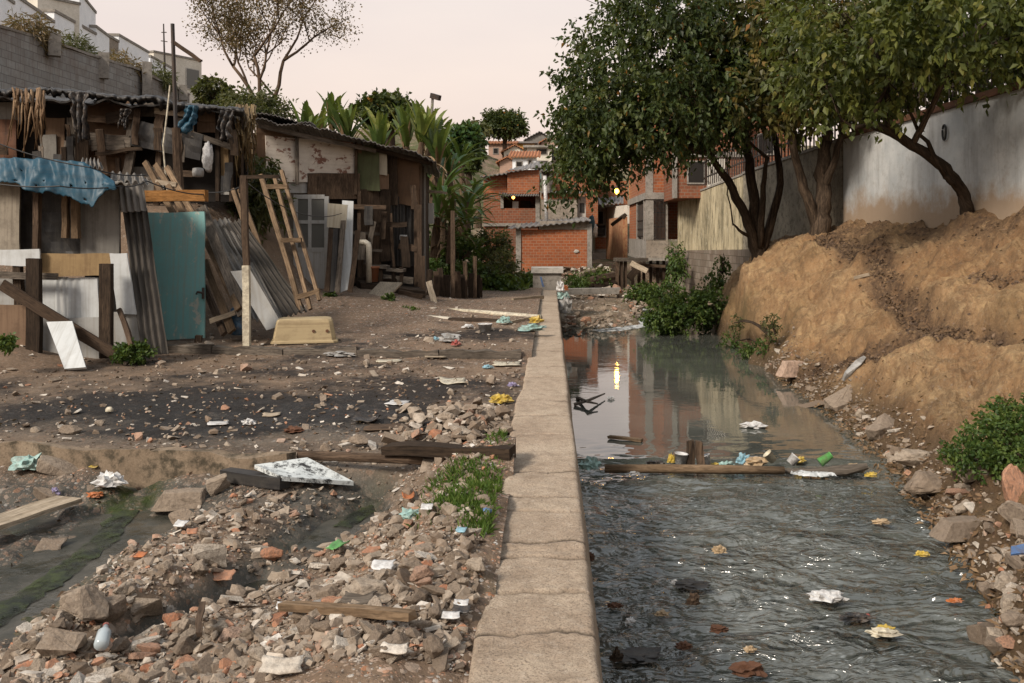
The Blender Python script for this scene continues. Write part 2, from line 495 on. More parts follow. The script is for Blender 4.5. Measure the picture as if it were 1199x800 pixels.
M['leaf_brown'] = leafm('brown_leaf', [(0, (.1, .065, .03)), (.5, (.19, .13, .062)), (1, (.29, .21, .1))], trans=.2)
M['leaf_banana'] = leafm('banana_leaf', [(0, (.03, .06, .018)), (.5, (.085, .13, .036)), (.8, (.17, .21, .05)), (1, (.3, .3, .08))], trans=.35, rough=.4)
M['leaf_dead'] = leafm('dead_leaf', [(0, (.12, .07, .035)), (.5, (.24, .15, .085)), (1, (.36, .25, .15))], trans=.2, rough=.8)
M['leaf_palm'] = leafm('palm_leaf', [(0, (.022, .055, .018)), (.5, (.05, .1, .03)), (1, (.11, .17, .06))], trans=.25, rough=.4)
M['grass'] = leafm('grass_blade', [(0, (.035, .075, .012)), (.6, (.085, .16, .025)), (1, (.16, .2, .05))], trans=.3, rough=.6)
M['litter_leaf'] = leafm('fallen_leaf', [(0, (.06, .04, .028)), (.6, (.13, .085, .055)), (1, (.24, .16, .1))], trans=.05, rough=.8)
for k, c in dict(white=(.6, .6, .59), blue=(.08, .17, .36), teal=(.2, .38, .36), yellow=(.48, .34, .05), orange=(.42, .13, .035), green=(.1, .34, .09), purple=(.24, .21, .36),
                 black=(.015, .015, .016), red=(.3, .06, .05), grey=(.3, .3, .29), cream=(.55, .5, .38), sky=(.22, .4, .48), aqua=(.27, .42, .39), tan=(.4, .29, .17)).items():
    M['pl_' + k] = plastic(k + '_plastic', c)
M['barrel'] = plastic('blue_barrel', (.03, .085, .15), .4, .4)
M['tub'] = paint('cream_tub', (.42, .33, .19), .55, (.16, .11, .06), .6, streak=.5)
M['clay'] = paint('terracotta', (.3, .12, .06), .4)
# ------------------------------------------------------------------ camera, light, sky
cam = bpy.data.objects.new('camera', bpy.data.cameras.new('camera')); COL.objects.link(cam)
cam.location = (0, 0, CH); cam.rotation_euler = (PI / 2, 0, 0)
cd = cam.data; cd.sensor_width = 36; cd.lens = F / 1199 * 36
cd.shift_x = -(VX - 599.5) / 1199; cd.shift_y = -(400 - VY) / 1199
cd.clip_start = .1; cd.clip_end = 2000
sc.camera = cam
w = bpy.data.worlds.new('World'); sc.world = w; w.use_nodes = True
nt = w.node_tree; bg = nt.nodes['Background']
SUN_EL, SUN_AZ = math.radians(38), math.radians(222)     # azimuth from north (+Y) clockwise: behind the camera, to its left
sky = nt.nodes.new('ShaderNodeTexSky'); sky.sky_type = 'NISHITA'; sky.sun_disc = False
sky.sun_elevation = SUN_EL; sky.sun_rotation = SUN_AZ; sky.dust_density = 6; sky.air_density = 1.5
tc = nt.nodes.new('ShaderNodeTexCoord'); sp = nt.nodes.new('ShaderNodeSeparateXYZ'); nt.links.new(tc.outputs['Generated'], sp.inputs[0])
rp = nt.nodes.new('ShaderNodeValToRGB'); e = rp.color_ramp.elements
while len(e) < 6: e.new(.5)
for el, (p, c) in zip(e, [(0, (.30, .25, .22)), (.03, (8.6, 6.65, 5.65)), (.12, (8.45, 7.05, 6.3)), (.28, (8.0, 7.2, 6.85)), (.55, (6.4, 6.5, 6.7)), (1, (6.0, 6.6, 7.3))]):
    el.position = p; el.color = (*c, 1)
nt.links.new(sp.outputs[2], rp.inputs[0])
cl = nt.nodes.new('ShaderNodeTexNoise'); cl.inputs['Scale'].default_value = 2.2; cl.inputs['Detail'].default_value = 5
mp = nt.nodes.new('ShaderNodeMapping'); mp.inputs['Scale'].default_value = (1, 1, 4); nt.links.new(tc.outputs['Generated'], mp.inputs[0]); nt.links.new(mp.outputs[0], cl.inputs['Vector'])
cr = nt.nodes.new('ShaderNodeValToRGB'); cr.color_ramp.elements[0].position = .3; cr.color_ramp.elements[0].color = (.93, .93, .95, 1); cr.color_ramp.elements[1].position = .7; cr.color_ramp.elements[1].color = (1.05, 1.04, 1.02, 1)
nt.links.new(cl.outputs[0], cr.inputs[0])
mu = nt.nodes.new('ShaderNodeMix'); mu.data_type = 'RGBA'; mu.blend_type = 'MULTIPLY'; mu.inputs[0].default_value = 1
nt.links.new(rp.outputs[0], mu.inputs[6]); nt.links.new(cr.outputs[0], mu.inputs[7])
mx = nt.nodes.new('ShaderNodeMix'); mx.data_type = 'RGBA'; mx.inputs[0].default_value = .9      # an overcast veil over the clear sky
nt.links.new(sky.outputs[0], mx.inputs[6]); nt.links.new(mu.outputs[2], mx.inputs[7])
nt.links.new(mx.outputs[2], bg.inputs['Color']); bg.inputs['Strength'].default_value = .086
sun = bpy.data.objects.new('sun', bpy.data.lights.new('sun', 'SUN')); COL.objects.link(sun)
sun.data.energy = 3.1; sun.data.angle = math.radians(14); sun.data.color = (1, .89, .77)
sd = Vector((math.sin(SUN_AZ) * math.cos(SUN_EL), math.cos(SUN_AZ) * math.cos(SUN_EL), math.sin(SUN_EL)))
sun.rotation_euler = sd.to_track_quat('Z', 'Y').to_euler(); sun.location = sd * 60
vs = sc.view_settings; vs.view_transform = 'Standard'; vs.look = 'None'; vs.gamma = 1; vs.exposure = .48; vs.use_curve_mapping = False
sc.render.engine = 'CYCLES'; sc.cycles.use_denoising = True; sc.cycles.max_bounces = 6; sc.cycles.caustics_reflective = False; sc.cycles.caustics_refractive = False

# ------------------------------------------------------------------ ground
XL, XR = -.31, .19                                   # the channel wall's two top edges
def gz(pts, z): return [tuple(G(x, y, z)[:2]) for x, y in pts]
CURB1 = [(-9, 7.9), G(0, 520, 0)[:2], G(180, 528, 0)[:2], G(340, 533, 0)[:2], G(470, 537, 0)[:2], (XL, G(600, 540, 0).y)]
CURB2 = [(-9, 14.2), G(198, 410, 0)[:2], G(420, 416, 0)[:2], (XL, G(620, 419, 0).y)]
RIDGE1 = gz([(20, 800), (90, 745), (170, 680), (250, 620), (300, 585)], -.15)
RIDGE1b = gz([(130, 740), (230, 690), (300, 650), (340, 610)], -.15)
RIDGE2 = gz([(200, 850), (330, 770), (420, 690), (480, 640), (540, 590), (590, 555)], -.12)
RIDGE2b = gz([(420, 830), (500, 740), (545, 680), (575, 620)], -.1)
CHAN1 = gz([(-60, 770), (10, 720), (70, 680), (120, 640), (150, 600), (175, 575)], -.35)
CHAN2 = gz([(120, 790), (180, 755), (250, 725), (300, 690)], -.33)
CHAN3 = gz([(335, 655), (400, 620), (450, 585), (480, 565), (500, 552)], -.33)
POOL = gz([(380, 568), (470, 560)], -.33)
def crest(c, X):
    c = np.array(c); return np.interp(X, c[:, 0], c[:, 1])
def zleft(X, Y):
    X = np.asarray(X, float); Y = np.asarray(Y, float)
    z = np.zeros(X.shape)
    y2, y1 = crest(CURB2, X), crest(CURB1, X)
    z = .1 * sst(-.05, .05, Y - y2)
    z += .38 * sst(14.5, 20, Y) * sst(-1.6, -4.2, X)
    z += 1.95 * sst(14.2, 16.6, Y) * sst(-4.6, -6.6, X)
    z += 1.2 * sst(18, 26, Y) * sst(-6.2, -9.5, X)
    z += .32 * np.exp(-(((X + 7.3) / .9) ** 2 + ((Y - 11.9) / .9) ** 2))
    z -= .06 * sst(10, 8.0, Y) * sst(-.5, -1.5, X)
    dn = sst(.04, -.05, Y - y1)
    z -= .05 * dn + .19 * sst(0, -.8, Y - y1)
    low = dn
    for pts, A, wd in ((RIDGE1, .19, .42), (RIDGE1b, .16, .4), (RIDGE2, .2, .6), (RIDGE2b, .2, .5)):
        z += low * A * np.exp(-(polydist(X, Y, pts) / wd) ** 2) * .8
    for pts, A, wd in ((CHAN1, .12, .2), (CHAN2, .22, .14), (CHAN3, .16, .2), (POOL, .12, .3)):
        z -= low * A * np.exp(-(polydist(X, Y, pts) / wd) ** 2)
    z += .11 * low * sst(-1.2, -.3, X)
    z -= .03
    return z
xs = np.concatenate([np.linspace(-14, -7.5, 45, endpoint=False), np.linspace(-7.5, -3.2, 110, endpoint=False), np.linspace(-3.2, -.25, 130)])
ys = np.concatenate([np.linspace(.6, 3, 20, endpoint=False), np.geomspace(3, 27.6, 420)])
X, Y = np.meshgrid(xs, ys)
Zl = zleft(X, Y)
lowm = sst(.1, -.1, Y - crest(CURB1, X))
n1 = fbmA(X, Y, .9, 1.3, 5); n2 = fbmA(X, Y, 5.5, 4.1, 4, .7)
n3 = fbmA(X, Y, 2.4, 6.6, 5, .8)
Zl = Zl + n1 * (.022 + .03 * lowm) + n2 * (.008 + .016 * lowm) + n3 * .085 * lowm * sst(-.1, -.22, Zl)
dpx = np.maximum(CH - Zl, .2) * F / Y + VY          # only used to place the soil patches below
pxx = X / Y * F + VX
def blob(px, py, rx, ry): return np.exp(-(((pxx - px) / rx) ** 2 + ((dpx - py) / ry) ** 2))
soot = np.clip(1.1 * blob(330, 468, 250, 32) + .5 * blob(150, 475, 160, 20) + .7 * blob(560, 395, 70, 12) + .5 * blob(470, 470, 60, 22) + .55 * blob(180, 500, 160, 14) + .6 * blob(300, 540, 160, 16) + n1 * .9, 0, 1) * sst(.05, .4, blob(330, 470, 330, 60) + blob(560, 395, 80, 18))
mud = np.clip(1.1 * blob(260, 490, 330, 38) + 1.3 * blob(90, 640, 260, 110) * sst(-.13, -.2, Zl) + 1.0 * blob(380, 570, 150, 34) + .9 * lowm * sst(-.2, -.26, Zl) + .35 * n1, 0, 1)
grav = np.clip((1 - .75 * mud) * 1.2 * sst(-.3, -.6, -X * .12) * sst(6, 10, Y) + .9 * blob(560, 365, 190, 35) + .8 * lowm * (1 - .8 * mud) + .4 * n1 + .3 * blob(480, 450, 200, 60), 0, 1)
moss = np.clip(np.exp(-(polydist(X, Y, CHAN1) / .22) ** 2) * 1.3 - .25 + n1, 0, 1) * lowm + .8 * np.exp(-(polydist(X, Y, CHAN3) / .12) ** 2) * lowm * .5

t = NT('yard_soil', .93, .2)
p = t.pos()
base = t.mix(t.ramp(t.noise(p, .8, 7, .7), [(.35, 0), (.68, 1)]), (.115, .08, .055), (.225, .16, .108))
base = t.mix(t.ramp(t.noise(p, 5, 8, .75), [(.45, 0), (.7, .6)]), base, (.085, .058, .04))
mudc = t.mix(t.ramp(t.noise(p, 2.2, 7, .7), [(.35, 0), (.65, 1)]), (.04, .037, .031), (.105, .098, .083))
ma = t.math('MULTIPLY', t.attr('mud'), 1.0)
base = t.mix(ma, base, mudc)
# gravel of every tone, as one finds on such a yard
def specks(base, sc_, thr, amt, stops, mask):
    v = t.n('ShaderNodeTexVoronoi'); v.inputs['Scale'].default_value = sc_
    dv = t.n('ShaderNodeVectorMath', operation='MULTIPLY_ADD'); t.t.links.new(t.noise(p, sc_ * .8, 3, .6, color=True), dv.inputs[0]); dv.inputs[1].default_value = (.6 / sc_,) * 3; t.t.links.new(p, dv.inputs[2])
    t.t.links.new(dv.outputs[0], v.inputs['Vector'])
    ss = t.sep(v.outputs['Color'])
    inside = t.math('LESS_THAN', v.outputs['Distance'], .42)
    pick = t.math('GREATER_THAN', ss[0], thr)
    f = t.math('MULTIPLY', t.math('MULTIPLY', inside, pick), t.math('MULTIPLY', mask, amt))
    t.bump(t.math('MULTIPLY', t.math('SUBTRACT', .5, v.outputs['Distance']), f), .8, .03)
    return t.mix(f, base, t.ramp(ss[1], stops))
gs = [(0, (.12, .085, .06)), (.35, (.26, .19, .14)), (.6, (.36, .29, .23)), (.8, (.36, .17, .09)), (.93, (.46, .41, .35)), (1, (.55, .53, .5))]
g = t.math('ADD', t.attr('grav'), .18)
base = specks(base, 14, .55, .9, gs, g)
base = specks(base, 30, .4, .9, gs, g)
base = specks(base, 62, .35, .8, gs, g)
so = t.ramp(t.math('MULTIPLY', t.attr('soot'), t.math('MULTIPLY_ADD', t.noise(p, 4, 9, .8), 2.4, -.45)), [(.15, 0), (.6, 1)])
base = t.mix(t.math('MULTIPLY', so, .88), base, (.013, .012, .012))
base = t.mix(t.math('MULTIPLY', t.attr('moss'), t.ramp(t.noise(p, 6, 6, .7), [(.35, 0), (.6, 1)])), base, (.03, .042, .008))
t.bump(t.noise(p, 18, 7, .72), .6, .03); t.bump(t.noise(p, 80, 4, .7), .4, .006)
t.col(base)
z_ = t.sep(p)[2]
wet = t.math('MULTIPLY', t.math('LESS_THAN', z_, -.245), .5)
t.rough(t.math('SUBTRACT', .93, t.math('MULTIPLY', t.attr('mud'), t.ramp(t.noise(p, 3, 5, .6), [(.4, 0), (.65, .62)]))))
yard = grid_obj('yard_ground', X, Y, Zl, t.m, dict(soot=soot, mud=mud, grav=grav, moss=moss)); tag(yard, kind='structure')

t = NT('stagnant_water', .06, .5)
p = t.pos()
t.col(t.mix(t.ramp(t.noise(p, 1.6, 5, .7), [(.4, 0), (.6, 1)]), (.027, .028, .021), (.075, .07, .057)))
t.b.inputs['IOR'].default_value = 1.33
t.rough(t.ramp(t.noise(p, 2.6, 6, .7), [(.4, .04), (.58, .5)]))
t.bump(t.noise(p, 9, 5, .6), .25, .02)
m = MB(); m.add([(-8, .6, -.322), (XL + .03, .6, -.322), (XL + .03, 7.3, -.322), (-8, 7.9, -.322)], [(0, 1, 2, 3)], uvoff=False)
tag(m.build('puddle_water', t.m), kind='structure')

# ------------------------------------------------------------------ earth bank on the other side
EDGE = [(1222, 830), (1198, 785), (1172, 715), (1128, 655), (1084, 600), (1052, 562), (1016, 522), (968, 480), (892, 430), (852, 400)]
ew = [tuple(G(x, y, -1.0)[:2]) for x, y in EDGE]
ew = [(2.6, 2.2), (2.7, 4.2)] + ew + [(4.4, 25), (4.55, 27), (5.3, 28.4)]
EX, EY = np.array([a for a, b in ew]), np.array([b for a, b in ew])
def wallx(y): return 9.0 - .09 * y
ctrl = [(a, b, -1.14) for a, b in ew] + [(a - .5, b, -1.5) for a, b in ew] + [(a - 1.1, b, -1.75) for a, b in ew]
ctrl += [(wallx(y), y, z) for y, z in ((2, 2.3), (8, 2.2), (15.1, 2.14), (18.5, 2.06), (22.5, 1.96), (25, 1.7), (28, 1.4))] + [(wallx(y) + .6, y, z) for y, z in ((2, 2.3), (8, 2.25), (15.1, 2.2), (22.5, 2.0), (28, 1.5))]
for x, y, d in ((888, 292, 24), (955, 262, 22), (1130, 248, 16.6), (1199, 420, 12), (1100, 395, 13.5), (1045, 350, 16.5), (1015, 292, 19), (965, 267, 21),
                (1120, 330, 15), (1199, 330, 13.3), (1199, 280, 14.4), (1060, 287, 17.6), (1130, 282, 15.9), (1199, 380, 12.5), (1130, 380, 13.6),
                (870, 303, 22.8), (940, 284, 21), (985, 303, 19.3), (930, 340, 19), (980, 350, 17.5), (900, 380, 19.5), (870, 350, 21.3), (853, 330, 23),
                (1000, 415, 14.8), (960, 415, 16), (1000, 452, 13.6), (1050, 410, 14), (1100, 450, 11.6), (1060, 440, 12.8), (1199, 470, 10.3), (1199, 505, 9.2), (1120, 500, 10.2), (1040, 490, 12), (1199, 565, 7.7), (1110, 560, 9.1), (1215, 690, 5.9), (1205, 640, 6.6)):
    ctrl.append(tuple(P(x, y, d)))
for x, y, d in ((1000, 263, 20.5), (1060, 256, 19.5), (940, 281, 21.5), (1130, 251, 17.5), (1199, 245, 15.8), (900, 292, 22), (1030, 262, 18)): ctrl.append(tuple(P(x, y, d)))
ctrl += [(4.75, 24.5, .35), (5.0, 26, .8), (4.72, 26.4, -.1), (5.7, 27, 1.0), (5.4, 28.3, -.5), (3.5, 3, -.4), (5, 5, .0), (6.4, 6, .9), (4.6, 3, .0), (8.4, 4, 2.2), (5.2, 7.6, .1), (6.6, 9, 1.0)]
C = np.array(ctrl)
def phi(r): return r
D = np.linalg.norm(C[:, None, :2] - C[None, :, :2], axis=2)
n = len(C); A = np.zeros((n + 3, n + 3)); A[:n, :n] = phi(D) + np.eye(n) * .0; A[:n, n] = 1; A[:n, n + 1:] = C[:, :2]; A[n, :n] = 1; A[n + 1:, :n] = C[:, :2].T
A[:n, :n] -= np.eye(n) * .02
wts = np.linalg.lstsq(A, np.concatenate([C[:, 2], [0, 0, 0]]), rcond=None)[0]
def zbank0(X, Y):
    X = np.asarray(X, float); Y = np.asarray(Y, float)
    r = np.sqrt((X[..., None] - C[:, 0]) ** 2 + (Y[..., None] - C[:, 1]) ** 2)
    return phi(r) @ wts[:n] + wts[n] + wts[n + 1] * X + wts[n + 2] * Y
TRAIL = [tuple(P(x, y, d)[:2]) for x, y, d in ((1280, 440, 10.6), (1199, 420, 12), (1150, 408, 12.7), (1100, 395, 13.5), (1060, 372, 15.3), (1045, 350, 16.5), (1025, 315, 18), (1015, 292, 19), (985, 270, 20.3), (960, 264, 21.3))]
TRAIL2 = [tuple(P(x, y, d)[:2]) for x, y, d in ((1100, 397, 13.4), (1050, 410, 14), (1000, 414, 14.9), (950, 418, 16))]
TRAIL3 = [tuple(P(x, y, d)[:2]) for x, y, d in ((1230, 322, 13), (1170, 316, 13.9), (1140, 312, 14.6))]
LEDGE = [tuple(P(x, y, d)[:2]) for x, y, d in ((950, 425, 15.6), (1000, 430, 14.2), (1060, 428, 13.1), (1110, 435, 11.9))]
us = np.linspace(0, 1, 230); ysb = np.geomspace(2.4, 28.5, 360)
U, Y = np.meshgrid(us, ysb)
xe = np.interp(Y, EY, EX) - .75
X = xe + (wallx(Y) + .35 - xe) * U
Zb = zbank0(X, Y)
tr = np.minimum(polydist(X, Y, TRAIL), polydist(X, Y, TRAIL2))
gyy, gxx = np.gradient(Zb); 
Zb += .3 * sst(.06, .42, tr) * np.exp(-(tr / 1.1) ** 2) * sst(.9, 1.6, X - np.interp(Y, EY, EX)) * sst(18, 14.5, Y) - .15 * sst(15.5, 19, Y) * sst(4.3, 5.3, X) - .1 * np.exp(-(tr / .22) ** 2) + 0 * np.exp(-((tr - .5) / .2) ** 2)
Zb -= .07 * np.exp(-(polydist(X, Y, TRAIL3) / .18) ** 2)
b1 = fbmA(X, Y, .55, 7.7, 5); b2 = fbmA(X, Y, 2.2, 2.9, 5, .75); b3 = fbmA(X, Y, 8, 5.9, 3, .7)
rill = fbmA(X * 1.0 + Y * .15, Y * 3.2, 1.0, 3.3, 4, .6)
dry = sst(-1.05, -.4, Zb)
step_ = np.sin((Zb + b1 * .5) * 2 * PI / .62)
lump = np.array([mn.voronoi(Vector((a * 1.7 + c * .9, b_ * 1.7 + c * .9, 0)))[0][0] for a, b_, c in zip(X.ravel().tolist(), Y.ravel().tolist(), b2.ravel().tolist())]).reshape(X.shape)
lump2 = np.array([mn.voronoi(Vector((a * 5, b_ * 5, c)))[0][0] for a, b_, c in zip(X.ravel().tolist(), Y.ravel().tolist(), b2.ravel().tolist())]).reshape(X.shape)
Zb = Zb + dry * (b1 * .16 + b2 * .1 + b3 * .035 + (.45 - lump) * .1 + (.4 - lump2) * .045 + np.abs(rill) * .02 - np.clip(np.abs(b2), 0, .5) * .12 + step_ * .045)
sE = X - np.interp(Y, EY, EX) + b2 * .06 + b1 * .25
Zb = np.minimum(Zb, -1.03 + (.7 + .5 * sst(11, 9, Y)) * sE + .7 * np.clip(sE - .4, 0, 9) + 1.5 * np.clip(sE - .9, 0, 9) + 7 * sst(15.5, 18.5, Y) * np.clip(sE, 0, 9)) + .02 * b3
gy_, gx_ = np.gradient(Zb); sl_ = np.hypot(gy_ / np.gradient(Y, axis=0), gx_ / np.gradient(X, axis=1))
steep = sst(.55, 1.5, sl_)
led = polydist(X, Y, LEDGE); Zb += dry * .22 * np.exp(-(led / .3) ** 2)
litter = np.clip(2.2 * np.exp(-(tr / .2) ** 2) + .8 * np.exp(-(polydist(X, Y, TRAIL3) / .16) ** 2) + .8 * np.exp(-((polydist(X, Y, [(a[0], a[1]) for a in ((wallx(28) - .25, 28), (wallx(15) - .25, 15))]) / .5) ** 2)) + b2 * .4, 0, 1)
mossb = np.clip(sst(17, 21, Y) * sst(.9, -.3, Zb) * .9 + b1 * .8 - .2, 0, 1)
wetb = np.clip(sst(-.35, -.9, Zb) + .28 * sst(.25, -.35, Zb) * sst(14, 11, Y), 0, 1)
t = NT('bank_earth', .95, .15)
p = t.pos()
base = t.mix(t.ramp(t.noise(p, .55, 7, .7), [(.35, 0), (.65, 1)]), (.47, .295, .145), (.66, .465, .255))
base = t.mix(t.math('MULTIPLY', t.attr('steep'), .55), base, (.36, .2, .1))
base = t.mix(t.ramp(t.noise(p, 1.4, 7, .72, .4), [(.47, 0), (.64, .6)]), base, (.32, .165, .075))
base = t.mix(t.ramp(t.noise(p, 4.5, 9, .78), [(.46, 0), (.62, .75)]), base, (.2, .125, .07))
base = t.mix(t.ramp(t.noise(p, 1.1, 5, .7, .6), [(.5, 0), (.62, .4)]), base, (.22, .145, .08))
base = t.mix(t.ramp(t.noise(p, 22, 6, .75), [(.53, 0), (.68, .5)]), base, (.5, .39, .26))
base = t.mix(t.math('MULTIPLY', t.attr('moss'), .55), base, (.085, .085, .03))
base = t.mix(t.math('MULTIPLY', t.attr('wet'), .8), base, (.1, .07, .045))
base = specks(base, 26, .8, .8, [(0, (.1, .06, .04)), (.6, (.3, .2, .13)), (1, (.45, .38, .3))], t.math('ADD', t.attr('wet'), .3))
base = t.mix(t.math('MULTIPLY', t.attr('litter'), t.ramp(t.noise(p, 13, 7, .75), [(.36, .3), (.55, 1)])), base, t.mix(t.noise(p, 40, 4, .7), (.07, .045, .032), (.2, .13, .08)))
t.bump(t.noise(p, 6, 9, .78), 1.0, .12); t.bump(t.noise(p, 34, 6, .75), .9, .03)
t.col(base)
bank = grid_obj('earth_bank', X, Y, Zb, t.m, dict(litter=litter, moss=mossb, wet=wetb, steep=steep)); tag(bank, kind='structure')
_bx, _by, _bz, _bxe = us, ysb, Zb, xe
def zbank(x, y):
    j = int(np.clip(np.searchsorted(_by, y), 1, len(_by) - 1)); x0 = float(np.interp(y, EY, EX)) - .75
    u = (x - x0) / (wallx(y) + .35 - x0); i = int(np.clip(round(u * (len(_bx) - 1)), 0, len(_bx) - 1))
    k = (y - _by[j - 1]) / (_by[j] - _by[j - 1]); k = min(1, max(0, k))
    return float(lerp(_bz[j - 1, i], _bz[j, i], k))
_yz = Zl
def zyard(x, y):
    j = int(np.clip(np.searchsorted(ys, y), 1, len(ys) - 1)); i = int(np.clip(np.searchsorted(xs, x), 1, len(xs) - 1))
    kx = min(1, max(0, (x - xs[i - 1]) / (xs[i] - xs[i - 1]))); ky = min(1, max(0, (y - ys[j - 1]) / (ys[j] - ys[j - 1])))
    return float(lerp(lerp(_yz[j - 1, i - 1], _yz[j - 1, i], kx), lerp(_yz[j, i - 1], _yz[j, i], kx), ky))

# ------------------------------------------------------------------ everything farther off: one sheet to the horizon
def zfar(X, Y):
    z = np.full(np.shape(X), -1.8)
    lf = sst(-.2, -.5, X) ; rt = sst(4.6, 6.2, X)
    far = sst(25.6, 27.4, Y)
    mid = -.82 + .0 * Y
    mid = mid - .42 * sst(.5, .1, np.abs(X - np.interp(Y, [26, 32, 36, 40], [2.9, 3.1, 3.8, 4.3]))) * sst(39, 37, Y)
    mid = mid + .95 * sst(37.5, 41.5, Y) * sst(3.5, 2.4, X) + .95 * sst(44, 47, Y) * sst(2.4, 3.5, X)
    zz = mid * (1 - lf) * (1 - rt) + (-.06) * lf + rt * (-.4 + 1.7 * sst(30, 24, Y) + .6 * sst(38, 44, Y))
    zz = zz + sst(58, 74, Y) * 2.0 + sst(60, 100, Y) * 7.2 * sst(-34, -9, X) + sst(110, 170, Y) * 2
    zz = zz + sst(-5, -10, X) * sst(24, 32, Y) * 3.0 + sst(-13.7, -15.5, X) * sst(15, 20, Y) * 2.2 + sst(-14, -60, X) * sst(20, 40, Y) * 3
    zz = zz + sst(10, 16, X) * 1.2
    out = z * (1 - far) + zz * far
    side = sst(-13.6, -15, X) * (1 - far) * (5.2 + 4.5 * sst(-14, -40, X)) * sst(10, 20, Y)
    side = side + sst(9, 11, X) * (1 - far) * 4.0
    out = out + side - sst(180, 420, Y) * 6 - sst(70, 400, np.abs(X)) * 8
    return out
xf = np.concatenate([-np.geomspace(500, 13, 26), np.linspace(-12.6, -1, 60), np.linspace(-.85, 6, 56), np.linspace(6.2, 13, 24), np.geomspace(13.5, 500, 24)])
yf = np.concatenate([np.linspace(-60, 24, 16), np.linspace(24.5, 48, 110), np.geomspace(48.6, 600, 70)])
X, Y = np.meshgrid(xf, yf)
Zf = zfar(X, Y); Zf = Zf + (fbmA(X, Y, .8, 3, 4) * .1 + fbmA(X, Y, 3.1, 8, 3) * .05) * sst(25, 28, Y) + fbmA(X, Y, .05, 8, 3) * .8 * sst(60, 120, Y)
t = NT('ground_soil', .95, .15)
p = t.pos()
base = t.mix(t.ramp(t.noise(p, .9, 7, .7), [(.35, 0), (.65, 1)]), (.1, .075, .05), (.24, .18, .125))
base = specks(base, 9, .35, .9, gs, .8); base = specks(base, 20, .4, .9, gs, .8)
gr = t.ramp(t.noise(p, .35, 7, .7), [(.42, 0), (.58, 1)])
yy = t.math('GREATER_THAN', t.sep(p)[1], 44)
base = t.mix(t.math('MULTIPLY', gr, t.math('MULTIPLY_ADD', yy, .6, .15)), base, (.05, .075, .02))
t.bump(t.noise(p, 7, 7, .75), .8, .08)
t.col(base)
tag(grid_obj('ground', X, Y, Zf, t.m), kind='structure')
def zfarp(x, y): return float(zfar(np.array([x]), np.array([y]))[0])

# ------------------------------------------------------------------ water
xs_w = np.linspace(.1, 5.6, 150); ys_w = np.concatenate([np.linspace(1.5, 3, 8, endpoint=False), np.geomspace(3, 13, 420, endpoint=False), np.geomspace(13, 40, 90)])
X, Y = np.meshgrid(xs_w, ys_w)
act = sst(13.0, 9.5, Y)
jump = sst(11.1, 10.75, Y)
wv = fbmA(X * 1.15, Y * 1.9, 1.7, 1, 4, .8) * .03 + fbmA(X * 1.0 + .6 * Y, Y * 1.6 - .4 * X, 4.6, 5, 3, .7) * .016
Zw = -1.0 + wv * act * (.45 + .55 * jump) - .045 * jump + .012 * np.exp(-((Y - 10.7) / .12) ** 2)
t = NT('creek_water', .05, .5)
p = t.pos(); sx = t.sep(p)
t.b.inputs['IOR'].default_value = 1.85
near = t.ramp(t.math('MULTIPLY', sx[1], .05), [(.4, 1), (.56, 0)])              # the ruffled reach below the bar
below = t.ramp(t.math('MULTIPLY', sx[1], .05), [(.535, 1), (.55, 0)])
base = t.mix(t.ramp(t.noise(p, .8, 6, .7), [(.35, 0), (.65, 1)]), (.054, .059, .052), (.1, .104, .088))
# thin scum and foam flecks; the pale streaks also paint sky highlights into the colour
fl = t.vor(t.pos(13, 30, 1), 1.0, 'Distance')
fm = t.noise(t.pos(1, 1.6, 1), 1.2, 5, .7)
fleck = t.math('MULTIPLY', t.ramp(fl, [(.14, 1), (.3, 0)]), t.ramp(fm, [(.47, 0), (.58, 1)]))
st = t.noise(t.pos(1.6, 4.2, 1), 1.1, 8, .72, 2.2)
scum_sheen = t.math('MULTIPLY', t.ramp(st, [(.5, 0), (.6, 1)]), t.ramp(t.noise(p, .8, 4, .6), [(.42, .1), (.56, 1)]))
foam = t.math('MULTIPLY', t.math('MAXIMUM', t.math('MULTIPLY', fleck, .55), t.math('MULTIPLY', scum_sheen, .2)), t.math('MULTIPLY_ADD', below, .75, .1))
base = t.mix(foam, base, (.42, .46, .47))
t.col(base)
t.rough(t.math('MULTIPLY_ADD', foam, .5, t.math('MULTIPLY_ADD', near, .11, .008)))
h1 = t.noise(t.pos(2.2, 4.2, 1), 1.3, 3, .55, 1.8); h2 = t.noise(t.pos(.9, 1.7, 1), 1.0, 3, .5, 1.0)
patch = t.math('MULTIPLY_ADD', t.ramp(t.noise(t.pos(1, 1.5, 1), .75, 4, .6, .6), [(.4, 0), (.6, 1)]), .75, .25)
hh = t.math('MULTIPLY', t.math('MULTIPLY', t.math('ADD', h1, t.math('MULTIPLY', h2, 1.0)), patch), t.math('MULTIPLY_ADD', near, .993, .007))
t.bump(hh, 1.0, .13)
tag(grid_obj('water', X, Y, Zw, t.m), kind='structure')

